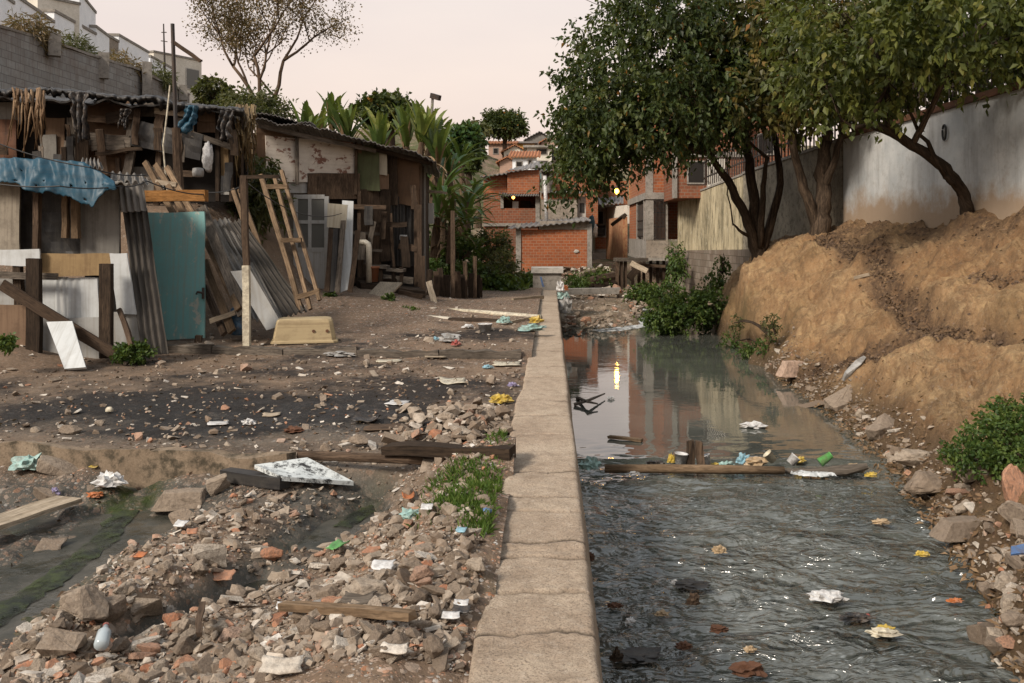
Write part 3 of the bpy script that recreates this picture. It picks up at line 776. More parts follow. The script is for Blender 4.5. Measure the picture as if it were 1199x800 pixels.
# ------------------------------------------------------------------ the channel wall
ysw = np.concatenate([np.geomspace(.8, 27.6, 1500)])
JO = [G(640, y, 0).y for y in (353, 361, 369, 377, 392, 402, 411, 429, 441, 470, 488, 511, 556, 586, 603, 640, 656, 697, 745)]
prof = [(0, -1.7), (0, -.35), (0, -.12), (.0, -.05), (.012, -.016), (.04, -.002)] + [(k, 0.0) for k in np.linspace(.08, .92, 22)] + [(.96, -.002), (.988, -.015), (1.0, -.045), (1.02, -.15), (1.25, -1.05), (1.35, -1.7)]
V, CRK = [], []
for y in ysw:
    li = XL + .02 * mn.noise(Vector((y * .7, 0, 0))) + .012 * mn.noise(Vector((y * 3, 2, 0))) - .035 * float(sst(10.2, 9.2, y)) * float(sst(7.2, 7.8, y))
    ri = XR + .012 * mn.noise(Vector((y * .6, 7, 0))) + .007 * mn.noise(Vector((y * 4, 5, 0)))
    st_ = .012 * float(sst(7.7, 7.6, y)) - .01 * float(sst(4.9, 4.85, y)) + .012 * float(sst(9.3, 9.25, y))
    for (u, z) in prof:
        x = li + (ri - li) * u
        dz = 0; ck = 0
        if z > -.2:
            for k, j in enumerate(JO):
                yy_ = j + .05 * mn.noise(Vector((x * 5, k * 3.3, 0))) + .02 * mn.noise(Vector((x * 22, k, 0)))
                g_ = (y - yy_) / (.012 + .0009 * j)
                if abs(g_) < 3: dz -= (.02 + .014 * ((k * 7) % 3)) * math.exp(-g_ * g_) * (.55 + .45 * mn.noise(Vector((x * 9, k * 5, 1)))); ck = max(ck, math.exp(-g_ * g_) * (.6 + .5 * mn.noise(Vector((x * 5, k * 3, 6)))))
            dz += .01 * mn.noise(Vector((x * 3, y * 1.5, 3))) + .006 * mn.noise(Vector((x * 12, y * 9, 1))) + .0035 * mn.noise(Vector((x * 40, y * 30, 1)))
        else:
            x += .012 * mn.noise(Vector((z * 8, y * 6, u)))
        V.append((x, y, z + dz + st_)); CRK.append(ck)
np_ = len(prof)
Fc = []
for j in range(len(ysw) - 1):
    for i in range(np_ - 1):
        a = j * np_ + i
        Fc.append((a, a + 1, a + np_ + 1, a + np_))
Fc.append(tuple(range(np_ - 1, -1, -1))); Fc.append(tuple((len(ysw) - 1) * np_ + i for i in range(np_)))
t = NT('channel_wall_top', .92, .2)
p = t.pos()
base = t.mix(t.ramp(t.noise(p, 1.1, 7, .7), [(.35, 0), (.65, 1)]), (.36, .275, .2), (.5, .405, .305))
base = t.mix(t.ramp(t.noise(p, 5, 9, .76), [(.48, 0), (.7, .75)]), base, (.2, .145, .1))
base = t.mix(t.ramp(t.noise(p, 26, 6, .75), [(.52, 0), (.72, .55)]), base, (.58, .5, .41))
base = t.mix(t.ramp(t.noise(p, 90, 4, .75), [(.36, .8), (.5, 0)]), base, (.15, .115, .085))
base = t.mix(t.ramp(t.noise(p, 38, 6, .8), [(.3, .7), (.44, 0)]), base, (.12, .09, .065))
zz = t.sep(p)[2]
base = t.mix(t.ramp(t.math('ADD', zz, t.math('MULTIPLY', t.noise(p, 6, 5, .7), .12)), [(.0, .85), (.06, 0)]), base, (.09, .072, .05)) if False else base
t.bump(t.noise(p, 12, 8, .75), .6, .02); t.bump(t.noise(p, 60, 6, .78), .9, .012)
h = t.vor(p, 30); t.bump(t.ramp(h, [(.1, 0), (.22, 1)]), .4, .01)
t.col(base)
base = t.mix(t.math('MINIMUM', t.math('MULTIPLY', t.attr('crack'), 1.3), .95), base, (.06, .045, .032))
t.col(base)
cw = raw_mesh('channel_wall', V, Fc, np.zeros(len(Fc)), t.m, smooth=True)
cw.data.attributes.new('crack', 'FLOAT', 'POINT').data.foreach_set('value', np.array(CRK, np.float32))
tag(cw, 'long low concrete channel wall with cracked flat top running beside the creek', 'wall')
# ------------------------------------------------------------------ helpers for built things
SEED = [1]
def mb():
    SEED[0] += 1; return MB(SEED[0])
def rect(x0, y0, x1, y1, d, d2=None):
    d2 = d if d2 is None else d2
    return [P(x0, y0, d), P(x1, y0, d), P(x1, y1, d2), P(x0, y1, d2)]
def quad(pts, d):
    ds = d if isinstance(d, (list, tuple)) else [d] * 4
    return [P(x, y, k) for (x, y), k in zip(pts, ds)]
def part(name, m, root, b, smooth=False, label=None):
    o = b.build(name, M[m] if isinstance(m, str) else m, root, smooth)
    if label: o['label'] = label
    return o
def panel(name, m, root, c4, t=.025, label=None, **k):
    k = {**dict(nu=4, nv=4, warp=.014, amp=.008), **k}
    return part(name, m, root, mb().slab(c4, t, **k), label=label)
def bm_(name, m, root, p, q, w, t=.04, label=None, **k):
    return part(name, m, root, mb().beam(p, q, w, t, **k), label=label)
def solo(name, m, b, label, cat, base, group=None, smooth=False, kind=None):
    o = b.build(name, M[m] if isinstance(m, str) else m, None, smooth, origin=base)
    return tag(o, label, cat, group, kind)

# ------------------------------------------------------------------ lean-to in front, under the tarp
d = 12.6
r = thing('shack', 'low patchwork shack of white and black boards behind a rail fence, under the blue tarp', 'shack', P(70, 420, 12.3))
panel('wall_panel', 'beige_sheet', r, rect(-40, 210, 24, 296, d), .03, 'stained beige textured panel', nu=6, nv=6, amp=.02, warp=.01)
panel('wall_panel', 'black_sheet', r, rect(20, 214, 100, 306, 12.85), .02, 'black plastic wall sheet', nu=10, nv=8, amp=.05)
panel('wall_panel', 'grey_sheet', r, rect(95, 222, 140, 300, 12.78), .03, 'grey black board', nu=4, nv=4, amp=.02, warp=.015)
panel('wall_panel', 'gold_sheet', r, rect(47, 297, 132, 323, 12.45), .03, 'golden brown woven board')
panel('wall_panel', 'white_board', r, rect(-40, 292, 47, 311, 12.35), .03, 'white rail board')
for k, (a, b) in enumerate(((47, 66), (65, 79), (78, 96), (95, 114))):
    panel('wall_panel', 'white_board', r, quad([(a, 325), (b, 325), (b + 4, 375), (a + 1, 375)], 12.5), .03 + .012 * (k % 2), 'white fluted board', wave=(2, .008) if k in (1, 2) else None)
panel('wall_panel', 'dark', r, rect(100, 318, 140, 372, 12.66), .03, 'dark panel standing in for a shaded gap')  # near-black panel paints the shade of an open gap between the boards
panel('wall_panel', 'white_board', r, quad([(129, 297), (149, 297), (160, 368), (137, 368)], 12.35), .03, 'leaning white board')
panel('wall_panel', 'white_dirty', r, rect(46, 372, 118, 424, 12.45), .03, 'grey white lower board')
panel('wall_panel', 'white_dirty', r, quad([(118, 366), (161, 366), (166, 414), (118, 418)], 12.4), .03, 'stained pale board')
panel('wall_panel', 'ply', r, rect(-40, 357, 31, 412, 12.2), .03, 'brown plywood board')
panel('wall_panel', 'white_dirty', r, rect(-40, 322, 30, 358, 12.5), .03, 'pale grey board')
for x, y0, y1, w_, dd, m_ in ((43, 200, 296, .075, 12.4, 'wood_brown'), (77, 226, 279, .07, 12.6, 'wood_new'), (89, 232, 279, .09, 12.62, 'wood_new'), (22, 310, 360, .1, 12.4, 'wood_dark'), (40, 303, 424, .17, 12.1, 'wood_dark'), (124, 309, 420, .15, 12.1, 'wood_dark')):
    bm_('post', m_, r, P(x, y1, dd), P(x, y0, dd), w_, .09)
bm_('rail', 'wood_grey', r, P(-40, 320, 12.3), P(68, 324, 12.3), .09, .04)
bm_('brace', 'wood_brown', r, P(2, 333, 12.0), P(142, 420, 12.0), .14, .045)
bm_('stick', 'wood_brown', r, P(154, 404, 11.95), P(140, 362, 12.2), .06, .04)
panel('side_wall', 'wood_dark', r, [P(140, 222, 12.8), P(140, 222, 12.8) + Vector((-1.3, 2.4, .2)), P(140, 412, 12.8) + Vector((-1.3, 2.4, 0)), P(140, 412, 12.8)], .03)
panel('roof', 'asb', r, [P(-40, 190, 12.3) + Vector((0, 2.2, .0)), P(150, 206, 12.3) + Vector((-1.3, 2.2, .0)), P(150, 215, 12.3), P(-40, 205, 12.3)], .02, wave=(16, .025), nv=3)
# tarp hanging over the front edge
def tarp():
    b = mb(); nu, nv = 90, 34
    bx = [-30, 25, 30, 45, 60, 80, 95, 105, 112, 118, 126, 137]; by = [217, 218, 226, 229, 228, 232, 240, 243, 247, 236, 226, 224]
    tx = [-30, 20, 60, 100, 120, 137]; ty = [186, 188, 190, 193, 205, 217]
    vs = []
    for j in range(nv + 1):
        for i in range(nu + 1):
            x = -30 + 167 * i / nu; k = j / nv
            yt = np.interp(x, tx, ty); yb = np.interp(x, bx, by) + 2.5 * mn.noise(Vector((x * .22, 0, 0)))
            if k < .35:
                kb = 1 - k / .35; q = P(x, yt, 12.25); q = q + Vector((q.x / 12.25 * kb * 1.25, kb * 1.2, -kb * .06))
            else:
                kk = (k - .35) / .65
                q = P(x, lerp(yt, yb, kk), 12.25 - .1 * math.sin(kk * 1.6))
            f = .05 * mn.noise(Vector((x * .06 + k * 1.2, k * 1.3, 1))) + .05 * mn.noise(Vector((x * .1 - k * 1.2, k * .5, 4))) * .6 + .008 * mn.noise(Vector((x * .4, k * 9, 7)))
            vs.append(q + Vector((0, -1.4 * f - .04, .5 * f + .03)))
    fs = [(j * (nu + 1) + i, j * (nu + 1) + i + 1, (j + 1) * (nu + 1) + i + 1, (j + 1) * (nu + 1) + i) for j in range(nv) for i in range(nu)
          if not (mn.noise(Vector((i * .4, j * .4, 2.2))) > .62 and j > nv * .6)]
    b.add(vs, fs); return b
o = solo('tarpaulin', 'tarp', tarp(), 'ragged blue plastic tarpaulin draped over the roof edge of the low front shack', 'tarpaulin', P(55, 190, 12.2), smooth=True)
sm = o.modifiers.new('thick', 'SOLIDIFY'); sm.thickness = .006
solo('board', 'white_board', mb().slab(quad([(55, 378), (85, 377), (101, 431), (76, 433)], [11.9, 11.9, 11.35, 11.35]), .035), 'clean white door panel with dark red edge leaning at the foot of the rail fence', 'panel', P(85, 432, 11.35))
solo('corrugated_sheet', 'asb_dark', mb().slab(quad([(144, 246), (172, 243), (197, 414), (166, 416)], [12.9, 12.9, 12.2, 12.2]), .012, wave=(4, .028), nv=6, amp=.02), 'dark mossy corrugated sheet standing on end between white boards and teal door', 'sheet', P(180, 415, 12.2))
solo('corrugated_sheet', 'asb', mb().slab(quad([(138, 219), (168, 217), (172, 247), (142, 249)], [12.8, 12.8, 12.7, 12.7]), .012, wave=(4, .025), nv=2), 'short pale grey corrugated piece above the dark standing sheet', 'sheet', P(155, 248, 12.7))
for (x0, x1, y0, y1, lb) in ((130, 172, 203, 216, 'scrap of corrugated roofing lying edge on beside the end of the tarp'), (96, 118, 186, 196, 'small broken corrugated scrap lying on the shack roof behind the tarp')):
    solo('corrugated_scrap', 'asb', mb().slab([P(x0, y0, 13.8), P(x1, y0 + 4, 13.8), P(x1 + 3, y1, 12.9), P(x0 - 2, y1 - 3, 12.9)], .012, wave=(5, .03), nv=3, amp=.03), lb, 'sheet', P(x0, y1, 13))
# teal door
r = thing('door', 'worn teal painted door standing loose beside the dark corrugated sheet', 'door', P(208, 398, 13.9))
part('door_leaf', 'teal', r, mb().slab(quad([(173, 250), (240, 248.5), (240, 396), (174, 400)], [14.2, 14.2, 13.8, 13.8]), .04, nu=5, nv=8, warp=.012))
b = mb(); b.tube([P(237, 343, 13.85), P(231, 342, 13.8), P(230, 345, 13.8)], .018, 6); b.tube([P(238, 337, 13.9), P(238, 350, 13.88)], .022, 6); part('handle', 'iron', r, b)
solo('stake', 'wood_brown', mb().beam(P(232, 413, 13.6), P(233, 393, 13.6), .09, .06), 'short brown stake driven in front of the teal door foot', 'stake', P(232, 413, 13.6))

# ------------------------------------------------------------------ upper shack under black sheeting
d = 17.0
r = thing('shack', 'dark upper shack of scrap planks with black plastic roof edge below the block wall', 'shack', P(140, 250, 17))
panel('wall_panel', 'osb', r, rect(92, 118, 152, 206, d), .04, 'speckled brown chipboard', nu=5, nv=5, amp=.02)
panel('wall_panel', 'rust', r, rect(-40, 140, 20, 200, d - .05), .03, 'rust brown sheet', nu=5, nv=4, amp=.03)
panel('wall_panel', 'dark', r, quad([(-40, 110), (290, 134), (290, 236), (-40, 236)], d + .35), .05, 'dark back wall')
panel('wall_panel', 'grey_sheet', r, rect(48, 158, 66, 206, d), .03, nu=3, nv=3, amp=.02)
panel('wall_panel', 'ply', r, rect(54, 138, 76, 205, d + .06), .03)
panel('wall_panel', 'grey_sheet', r, rect(-40, 120, 26, 146, d), .03)
panel('wall_panel', 'grey_sheet', r, rect(150, 195, 192, 232, d + .1), .03, nu=3, nv=3, amp=.03)
for p0, p1, w_, m_ in (((86, 206), (84, 138), .16, 'wood_grey'), ((76, 206), (80, 165), .12, 'wood_grey'), ((92, 206), (92, 168), .09, 'wood_brown'), ((152, 165), (158, 118), .14, 'wood_grey'), ((148, 206), (156, 168), .15, 'wood_grey'), ((139, 206), (138, 185), .07, 'wood_brown'), ((183, 240), (190, 125), .1, 'wood_brown')):
    bm_('post', m_, r, P(*p0, d - .12), P(*p1, d - .12), w_, .07)
for p0, p1, w_, m_ in (((82, 163), (154, 167), .17, 'wood_grey'), ((88, 158), (152, 164), .13, 'wood_grey'), ((100, 172), (150, 177), .08, 'wood_brown'), ((102, 138), (148, 143), .12, 'wood_brown')):
    bm_('rail', m_, r, P(*p0, d - .22), P(*p1, d - .22), w_, .05)
panel('wall_panel', 'wood_grey', r, rect(152, 118, 186, 137, d - .06), .03)
panel('wall_panel', 'black_sheet', r, quad([(156, 140), (238, 158), (234, 188), (153, 170)], [d - .3] * 4), .05, 'hanging charred black board', nu=8, nv=4, amp=.05, warp=.01)
bm_('rail', 'wood_pale', r, P(181, 130, d - .33), P(219, 134, d - .33), .1, .04)
panel('wall_panel', 'ply', r, rect(233, 127, 262, 143, d - .05), .03); panel('wall_panel', 'ply', r, rect(231, 143, 253, 155, d), .03)
panel('wall_panel', 'gold_sheet', r, rect(256, 168, 268, 206, d - .05), .04)
panel('wall_panel', 'white_dirty', r, rect(255, 206, 270, 228, d - .05), .03)
for x in (271, 255): bm_('post', 'wood_dark', r, P(x, 236, d - .1), P(x, 126, d - .1), .07, .07)
bm_('rail', 'wood_grey', r, P(225, 157, d - .3), P(272, 173, d - .2), .1, .05)
b = mb(); b.slab([P(-40, 112, d + 3.5) + Vector((0, 0, .0)), P(282, 124, d + 3.5) + Vector((-1.3, 0, .0)), P(284, 128, d - .55), P(-40, 114, d - .55)], .03, nu=50, nv=6, amp=.1, warp=.05); part('roof', 'black_sheet', r, b)
b = mb()
vs = []; nu, nv = 150, 5
for j in range(nv + 1):
    for i in range(nu + 1):
        x = -40 + 326 * i / nu; y = np.interp(x, [-40, 0, 60, 150, 185, 200, 230, 286], [104, 104, 103, 113, 112, 119, 123, 127]) + 3 * mn.noise(Vector((x * .09, 1, 0))) + 1.5 * mn.noise(Vector((x * .33, 1, 0)))
        L = 9 + 7 * mn.noise(Vector((x * .05, 5, 0))) + 6 * mn.noise(Vector((x * .21, 7, 0)))
        vs.append(P(x, y + max(3, L) * j / nv, d - .5 - .12 * math.sin(j) + .1 * mn.noise(Vector((x * .2, j * .7, 3)))))
b.add(vs, [(j * (nu + 1) + i, j * (nu + 1) + i + 1, (j + 1) * (nu + 1) + i + 1, (j + 1) * (nu + 1) + i) for j in range(nv) for i in range(nu)])
o = part('roof_sheeting', 'black_sheet', r, b, True, 'black plastic roof edging'); o.modifiers.new('thick', 'SOLIDIFY').thickness = .012
panel('side_wall', 'wood_dark', r, [P(284, 130, d - .1), P(284, 130, d - .1) + Vector((-1.3, 3.4, .1)), P(284, 232, d - .1) + Vector((-1.3, 3.4, 0)), P(284, 232, d - .1)], .04)

def rag(pts, w0, w1, dd, m, label, cat='rag', name='plastic_rag', seed=0, drop=.03):
    """strip of sheeting hanging in folds"""
    b = mb(); vs = []; n = 26; nu = 12
    xs_, ys_ = [p[0] for p in pts], [p[1] for p in pts]
    for j in range(n + 1):
        k = j / n; kk = np.linspace(0, 1, len(pts)); x = np.interp(k, kk, xs_); y = np.interp(k, kk, ys_)
        for i in range(nu + 1):
            u = i / nu - .5
            ww = lerp(w0, w1, k) * (1 + .45 * mn.noise(Vector((k * 5, seed, 0))))
            q = P(x, y, dd)
            vs.append(q + Vector((u * ww + .02 * mn.noise(Vector((k * 8, u * 3, seed))), -.05 - .07 * math.sin(u * 14 + seed + k * 3) * (.4 + k) + .05 * mn.noise(Vector((u * 5, k * 7, seed + 3))), .05 * mn.noise(Vector((u * 7, 2, seed))) * k * 3)))
    b.add(vs, [(j * (nu + 1) + i, j * (nu + 1) + i + 1, (j + 1) * (nu + 1) + i + 1, (j + 1) * (nu + 1) + i) for j in range(n) for i in range(nu)])
    o = solo(name, m, b, label, cat, P(*pts[0], dd), smooth=True); o.modifiers.new('thick', 'SOLIDIFY').thickness = .006
    return o
rag([(94, 108), (95, 130), (98, 165)], .3, .16, 16.4, 'pl_black', 'long black plastic rag hanging from the upper shack roof edge', seed=1)
rag([(148, 128), (146, 148)], .18, .1, 16.5, 'pl_black', 'short black rag knotted on the post left of the charred board', seed=5)
rag([(268, 130), (263, 148), (266, 165)], .25, .18, 16.4, 'pl_black', 'black plastic rag hanging at the end of the upper shack by the vines', seed=8)
rag([(225, 124), (223, 138), (214, 155)], .2, .3, 16.3, 'tarp', 'twisted blue plastic rag tied under the upper shack roof', seed=3)
o = solo('sack', 'pl_white', mb().crumple(P(243, 184, 16.3), (.09, .09, .25), 4, 3, .35, .3), 'stuffed white sack hanging beside the charred black board', 'sack', P(243, 180, 16.3), smooth=True)
o = solo('pot', 'pl_grey', mb().lathe(P(232, 202, 16.2), [(.04, -.08), (.09, -.07), (.1, 0), (.09, .07), (.04, .08)], 12), 'small dented grey pot hanging under the white sack', 'pot', P(232, 202, 16.2), smooth=True)
# dry hanging vines at the roof edge
b = mb()
R = random.Random(5)
for k in range(26):
    x = R.uniform(15, 52); y = 106 + R.uniform(-3, 4); L = R.uniform(18, 80); dx = R.uniform(-14, 8)
    b.tube([P(x + dx * t_ * t_ * .8 + R.uniform(-1, 1), y + L * t_ - 3 * math.sin(t_ * PI), 16.2 - .25 * math.sin(t_ * PI)) for t_ in np.linspace(0, 1, 7)], [.02, .02, .017, .015, .012, .01, .006], 5)
solo('dry_vine', 'leaf_dead', b, 'bundle of dry straw coloured vines hanging from the upper shack roof', 'vine', P(33, 106, 16.2))
b = mb()
for k in range(60):
    x = R.uniform(276, 300); y = 128 + R.uniform(-6, 8); L = R.uniform(25, 90)
    b.tube([P(x + R.uniform(-4, 4) * t_ + R.uniform(-1, 1), y + L * t_, 17.2 - .3 * math.sin(t_ * PI) + R.uniform(-.1, .1)) for t_ in np.linspace(0, 1, 6)], [.02, .02, .017, .015, .012, .006], 4)
solo('dry_vine', 'leaf_brown', b, 'curtain of dead brown creeper between the two shacks', 'vine', P(288, 128, 17.2))
# utility post and its cross bar, cables
r = thing('utility_post', 'thin wooden utility post with a slanted arm rising through the upper shack', 'post', P(210, 245, 15.8))
part('pole', 'wood_brown', r, mb().tube([P(211, 250, 15.8), P(206, 150, 15.8)], [.09, .07], 8)); part('mast', 'iron', r, mb().tube([P(206, 155, 15.8), P(202, 28, 15.8)], .035, 6)); part('arm', 'wood_brown', r, mb().beam(P(202, 48, 15.8), P(235, 72, 15.8), .06, .05))
def cable(pts, rad, label, m='cable', dd=None):
    q = [P(*p) for p in pts]; out = []
    for a, b_ in zip(q[:-1], q[1:]):
        for k in range(8):
            t_ = k / 8; out.append(a.lerp(b_, t_) - Z * (.35 * (a - b_).length * .12 * 4 * t_ * (1 - t_)))
    out.append(q[-1])
    return solo('cable', m, mb().tube(out, rad, 5), label, 'cable', q[0])
cable([(-40, 152, 11.8), (105, 196, 12.0), (170, 205, 13)], .009, 'thin cable sagging across the front of the blue tarp')
cable([(-40, 208, 11.7), (70, 218, 11.7), (140, 218, 12.2), (172, 212, 13), (240, 228, 14)], .009, 'lower black cable looped over the tarp to the orange beam')
cable([(240, 225, 14.2), (290, 215, 13.4), (400, 250, 18.8)], .008, 'thin wire strung from the orange beam to the second shack')
cable([(199, 100, 15.6), (191, 170, 15.6), (196, 225, 15.6)], .014, 'pale loose cord dangling beside the utility post', 'pl_cream')

# ------------------------------------------------------------------ scrap heap between the shacks
solo('beam', 'wood_orange', mb().beam(P(164, 230, 14.5), P(242, 229, 14.0), .17, .07), 'orange brown timber laid level above the teal door', 'beam', P(203, 230, 14.2))
for k, (a, b_) in enumerate((((170, 190), (204, 252)), ((183, 193), (217, 252)), ((196, 196), (229, 256)))):
    solo('rafter', 'wood_new', mb().beam(P(*b_, 14.6), P(*a, 15.3), .085, .06), ['first slanting pale rafter, its top nearest the block wall side', 'middle slanting pale rafter behind the orange beam', 'last slanting pale rafter, next to the utility post'][k], 'rafter', P(*b_, 14.6), 'rafters behind the orange beam')
solo('plank', 'wood_pale', mb().beam(P(182, 213, 15), P(206, 216, 15), .07, .04), 'short pale cross plank nailed behind the three rafters', 'plank', P(190, 214, 15))
SC = [((236, 243), (285, 368), .16, 'wood_grey', 'wide weathered grey board sloping down right of the teal door'), ((241, 282), (280, 362), .1, 'wood_new', 'pale stud sloping beside the wide grey board'), ((240, 306), (272, 388), .11, 'wood_new', 'lower pale stud reaching the blue barrel'), ((240, 336), (263, 391), .09, 'wood_brown', 'brown stud at the foot of the teal door edge'),
      ((273, 222), (304, 316), .075, 'wood_new', 'thin straight stick behind the white post'), ((281, 222), (310, 308), .075, 'wood_new', 'second thin stick just right of the white post top')]
for a, b_, w_, m_, lb in SC:
    k0 = 13.6 if b_[1] > 330 else 15.2
    solo('lumber', m_, mb().beam(P(*b_, k0), P(*a, k0 + 1.0), w_, .05), lb, 'lumber', P(*b_, k0), 'lumber leaning in the scrap heap')
bm = mb().beam(P(246, 376, 13.7), P(276, 366, 13.7), .07, .05)
solo('plank', 'wood_pale', bm, 'short cross plank between the leaning studs by the blue barrel', 'plank', P(260, 372, 13.7))
solo('corrugated_sheet', 'asb', mb().slab(quad([(238, 262), (268, 256), (332, 374), (296, 376)], [15.6, 15.8, 13.9, 13.7]), .012, wave=(5, .028), nv=8, amp=.03), 'grey corrugated sheet sloping under the darker one in the heap', 'sheet', P(310, 375, 13.8))
solo('corrugated_sheet', 'asb_dark', mb().slab(quad([(256, 266), (283, 256), (360, 364), (324, 374)], [15.5, 15.8, 14.3, 14.0]), .012, wave=(6, .03), nv=8, amp=.02), 'long dark corrugated sheet on top of the sloping stack', 'sheet', P(342, 369, 14.1))
solo('board', 'white_dirty', mb().slab(quad([(270, 318), (293, 316), (331, 381), (312, 387)], [13.6, 13.6, 13.5, 13.4]), .02), 'pale grey white board lying on the sloping sheets behind the white post', 'panel', P(320, 384, 13.4))
r = thing('barrel', 'small dark blue plastic barrel between lumber and white post', 'barrel', P(280, 392, 13.9))
part('body', 'barrel', r, mb().lathe(P(280, 392, 13.9), [(.11, 0), (.125, .02), (.125, .1), (.132, .12), (.125, .14), (.125, .27), (.132, .29), (.125, .31), (.12, .38), (.09, .41), (.085, .42)], 20), True)
part('lid', 'pl_blue', r, mb().lathe(P(280, 392, 13.9) + Z * .421, [(.09, 0), (.09, .025), (.03, .03)], 16))
r = thing('post', 'thin post with white painted lower half standing by the timber kerb', 'post', P(290, 412, 13.1))
part('painted_half', 'pl_cream', r, mb().beam(P(289.5, 412, 13.1), P(288.5, 311, 13.1), .095, .08)); part('upper_half', 'wood_brown', r, mb().beam(P(288.5, 310.5, 13.1), P(286, 206, 13.1), .085, .07))
part('crossbar', 'wood_dark', r, mb().beam(P(282, 208, 13.1), P(327, 207, 13.1), .05, .05)); part('bracket', 'wood_dark', r, mb().beam(P(284, 209, 13.1), P(281, 226, 13.1), .04, .04))
r = thing('ladder', 'homemade wooden trestle ladder leaning on the scrap heap beside the second shack', 'ladder', P(355, 365, 14.4))
for a, b_, w_ in (((353, 364), (306, 205), .075), ((364, 362), (322, 208), .055), ((374, 352), (330, 200), .055)): part('leg', 'wood_new', r, mb().beam(P(*b_, 15.4), P(*a, 14.3), w_, .06))
for a, b_ in (((313, 219), (337, 219)), ((330, 282), (353, 281)), ((348, 348), (374, 340))): part('rung', 'wood_new', r, mb().beam(P(*a, 14.9 - (a[1] - 219) * .004), P(*b_, 14.9 - (a[1] - 219) * .004), .07, .1))
r = thing('tub', 'old cream coloured tub upside down on a thin dark board', 'tub', P(357, 402, 13.6))
q = P(357, 400, 13.6)
prof = [(-.47, 0), (.47, 0)]
def tubm():
    b = mb(); vs = []; rings = [(1, 0), (.985, .03), (.94, .035), (.83, .3), (.79, .335), (.7, .345)]
    def outline(s): return [Vector((x * s, y * s, 0)) for x, y in [(-.47, -.2), (-.44, -.25), (.41, -.25), (.47, -.2), (.47, .2), (.41, .25), (-.44, .25), (-.47, .2)]]
    ca, sa = math.cos(.22), math.sin(.22)
    for s_, z_ in rings:
        for v in outline(s_): vs.append(q + Vector((v.x * ca - v.y * sa, v.x * sa + v.y * ca, z_)))
    fs = [(i * 8 + k, i * 8 + (k + 1) % 8, (i + 1) * 8 + (k + 1) % 8, (i + 1) * 8 + k) for i in range(len(rings) - 1) for k in range(8)] + [tuple(40 + k for k in range(8))]
    b.add(vs, fs); return b
o = part('shell', 'tub', r, tubm()); bv = o.modifiers.new('soft', 'BEVEL'); bv.width = .02; bv.segments = 2
for dx in (.18, .37): part('drain_hole', 'rust', r, mb().lathe(q + Vector((dx * .97, -.225 + dx * .2, .17)), [(.0, .0), (.022, .0), (.022, .012), (.0, .012)], 10, axes=(Vector((1, 0, 0)), Z, Vector((0, -1, 0)))))
solo('board', 'wood_dark', mb().slab([q + Vector((-.62, .38, -.02)), q + Vector((.42, .42, -.02)), q + Vector((.62, -.32, -.02)), q + Vector((-.5, -.36, -.02))], .02), 'thin dark board lying under the cream tub', 'board', q)

# kerb lines across the yard
def kerb(pts, h, w, label, m='curb', base=-.1, name='kerb'):
    b = mb()
    q = [Vector((p[0], p[1], 0)) for p in pts]
    for a, c in zip(q[:-1], q[1:]):
        n = max(1, int((c - a).length / .9))
        for k in range(n):
            s_, e_ = a.lerp(c, k / n), a.lerp(c, (k + 1) / n)
            dd = (e_ - s_); s_ = s_ + dd * .006
            hh = h + b.R.uniform(-.025, .01)
            b.beam(s_ + Z * (base + (hh - base) / 2), e_ + Z * (base + (hh - base) / 2) + Z * b.R.uniform(-.03, .02), hh - base, w, 7, .012, front=Vector((0, -1, 0)))
    return solo(name, m, b, label, 'kerb', q[0])
kerb([CURB1[0], CURB1[1], CURB1[2], CURB1[3]], .01, .11, 'muddy concrete kerb crossing the yard in the foreground, above the grey pool', base=-.4)
kerb([(CURB2[1][0] - .4, CURB2[1][1] + .02), CURB2[2], (CURB2[3][0] - .08, CURB2[3][1])], .1, .1, 'timber edged kerb line running from teal door to channel wall', 'wood_grey', base=-.12)
b = mb(); b.beam(G(452, 524, .09), G(602, 531, .13), .07, .14, 5, .008)
solo('beam', 'wood_dark', b, 'charred dark timber beam lying from the kerb end towards the channel wall', 'beam', G(520, 527, .05))
solo('pipe', 'wood_brown', mb().tube([G(350, 533, -.02), G(480, 538, .02), G(575, 546, -.05)], .035, 8), 'thin brown branch lying below the charred beam', 'branch', G(470, 538, 0))

# ------------------------------------------------------------------ second shack
def C_d(x): return lerp(20.3, 22.6, (x - 305) / 195)
def cq(x0, y0, x1, y1, off=0.0): return [P(x0, y0, C_d(x0) + off), P(x1, y0, C_d(x1) + off), P(x1, y1, C_d(x1) + off), P(x0, y1, C_d(x0) + off)]
r = thing('shack', 'wooden shack with peeling white panel, green sheet and dark doorway under a sloping roof', 'shack', P(420, 345, 21.5))
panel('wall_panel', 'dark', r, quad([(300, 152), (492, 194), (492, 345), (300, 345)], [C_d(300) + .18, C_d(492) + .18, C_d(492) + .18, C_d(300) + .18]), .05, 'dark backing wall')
panel('wall_panel', 'ply', r, quad([(300, 147), (440, 172), (440, 182), (300, 162)], [C_d(300) - .02, C_d(440) - .02, C_d(440) - .02, C_d(300) - .02]), .03, 'bare wood gable strip')
panel('wall_panel', 'osb', r, cq(288, 156, 314, 206, -.03), .03, 'rust brown plywood')
panel('wall_panel', 'peel', r, quad([(311, 159), (418, 167), (418, 213), (311, 213)], [C_d(311) - .06, C_d(418) - .06, C_d(418) - .06, C_d(311) - .06]), .03, 'peeling white painted panel', vert=False)
panel('wall_panel', 'white_dirty', r, cq(318, 210, 362, 226, -.02), .03)
panel('wall_panel', 'wood_brown', r, cq(360, 203, 421, 233, -.1), .03, 'brown plank panel')
panel('wall_panel', 'wood_grey', r, cq(314, 226, 365, 340, -.0), .03)
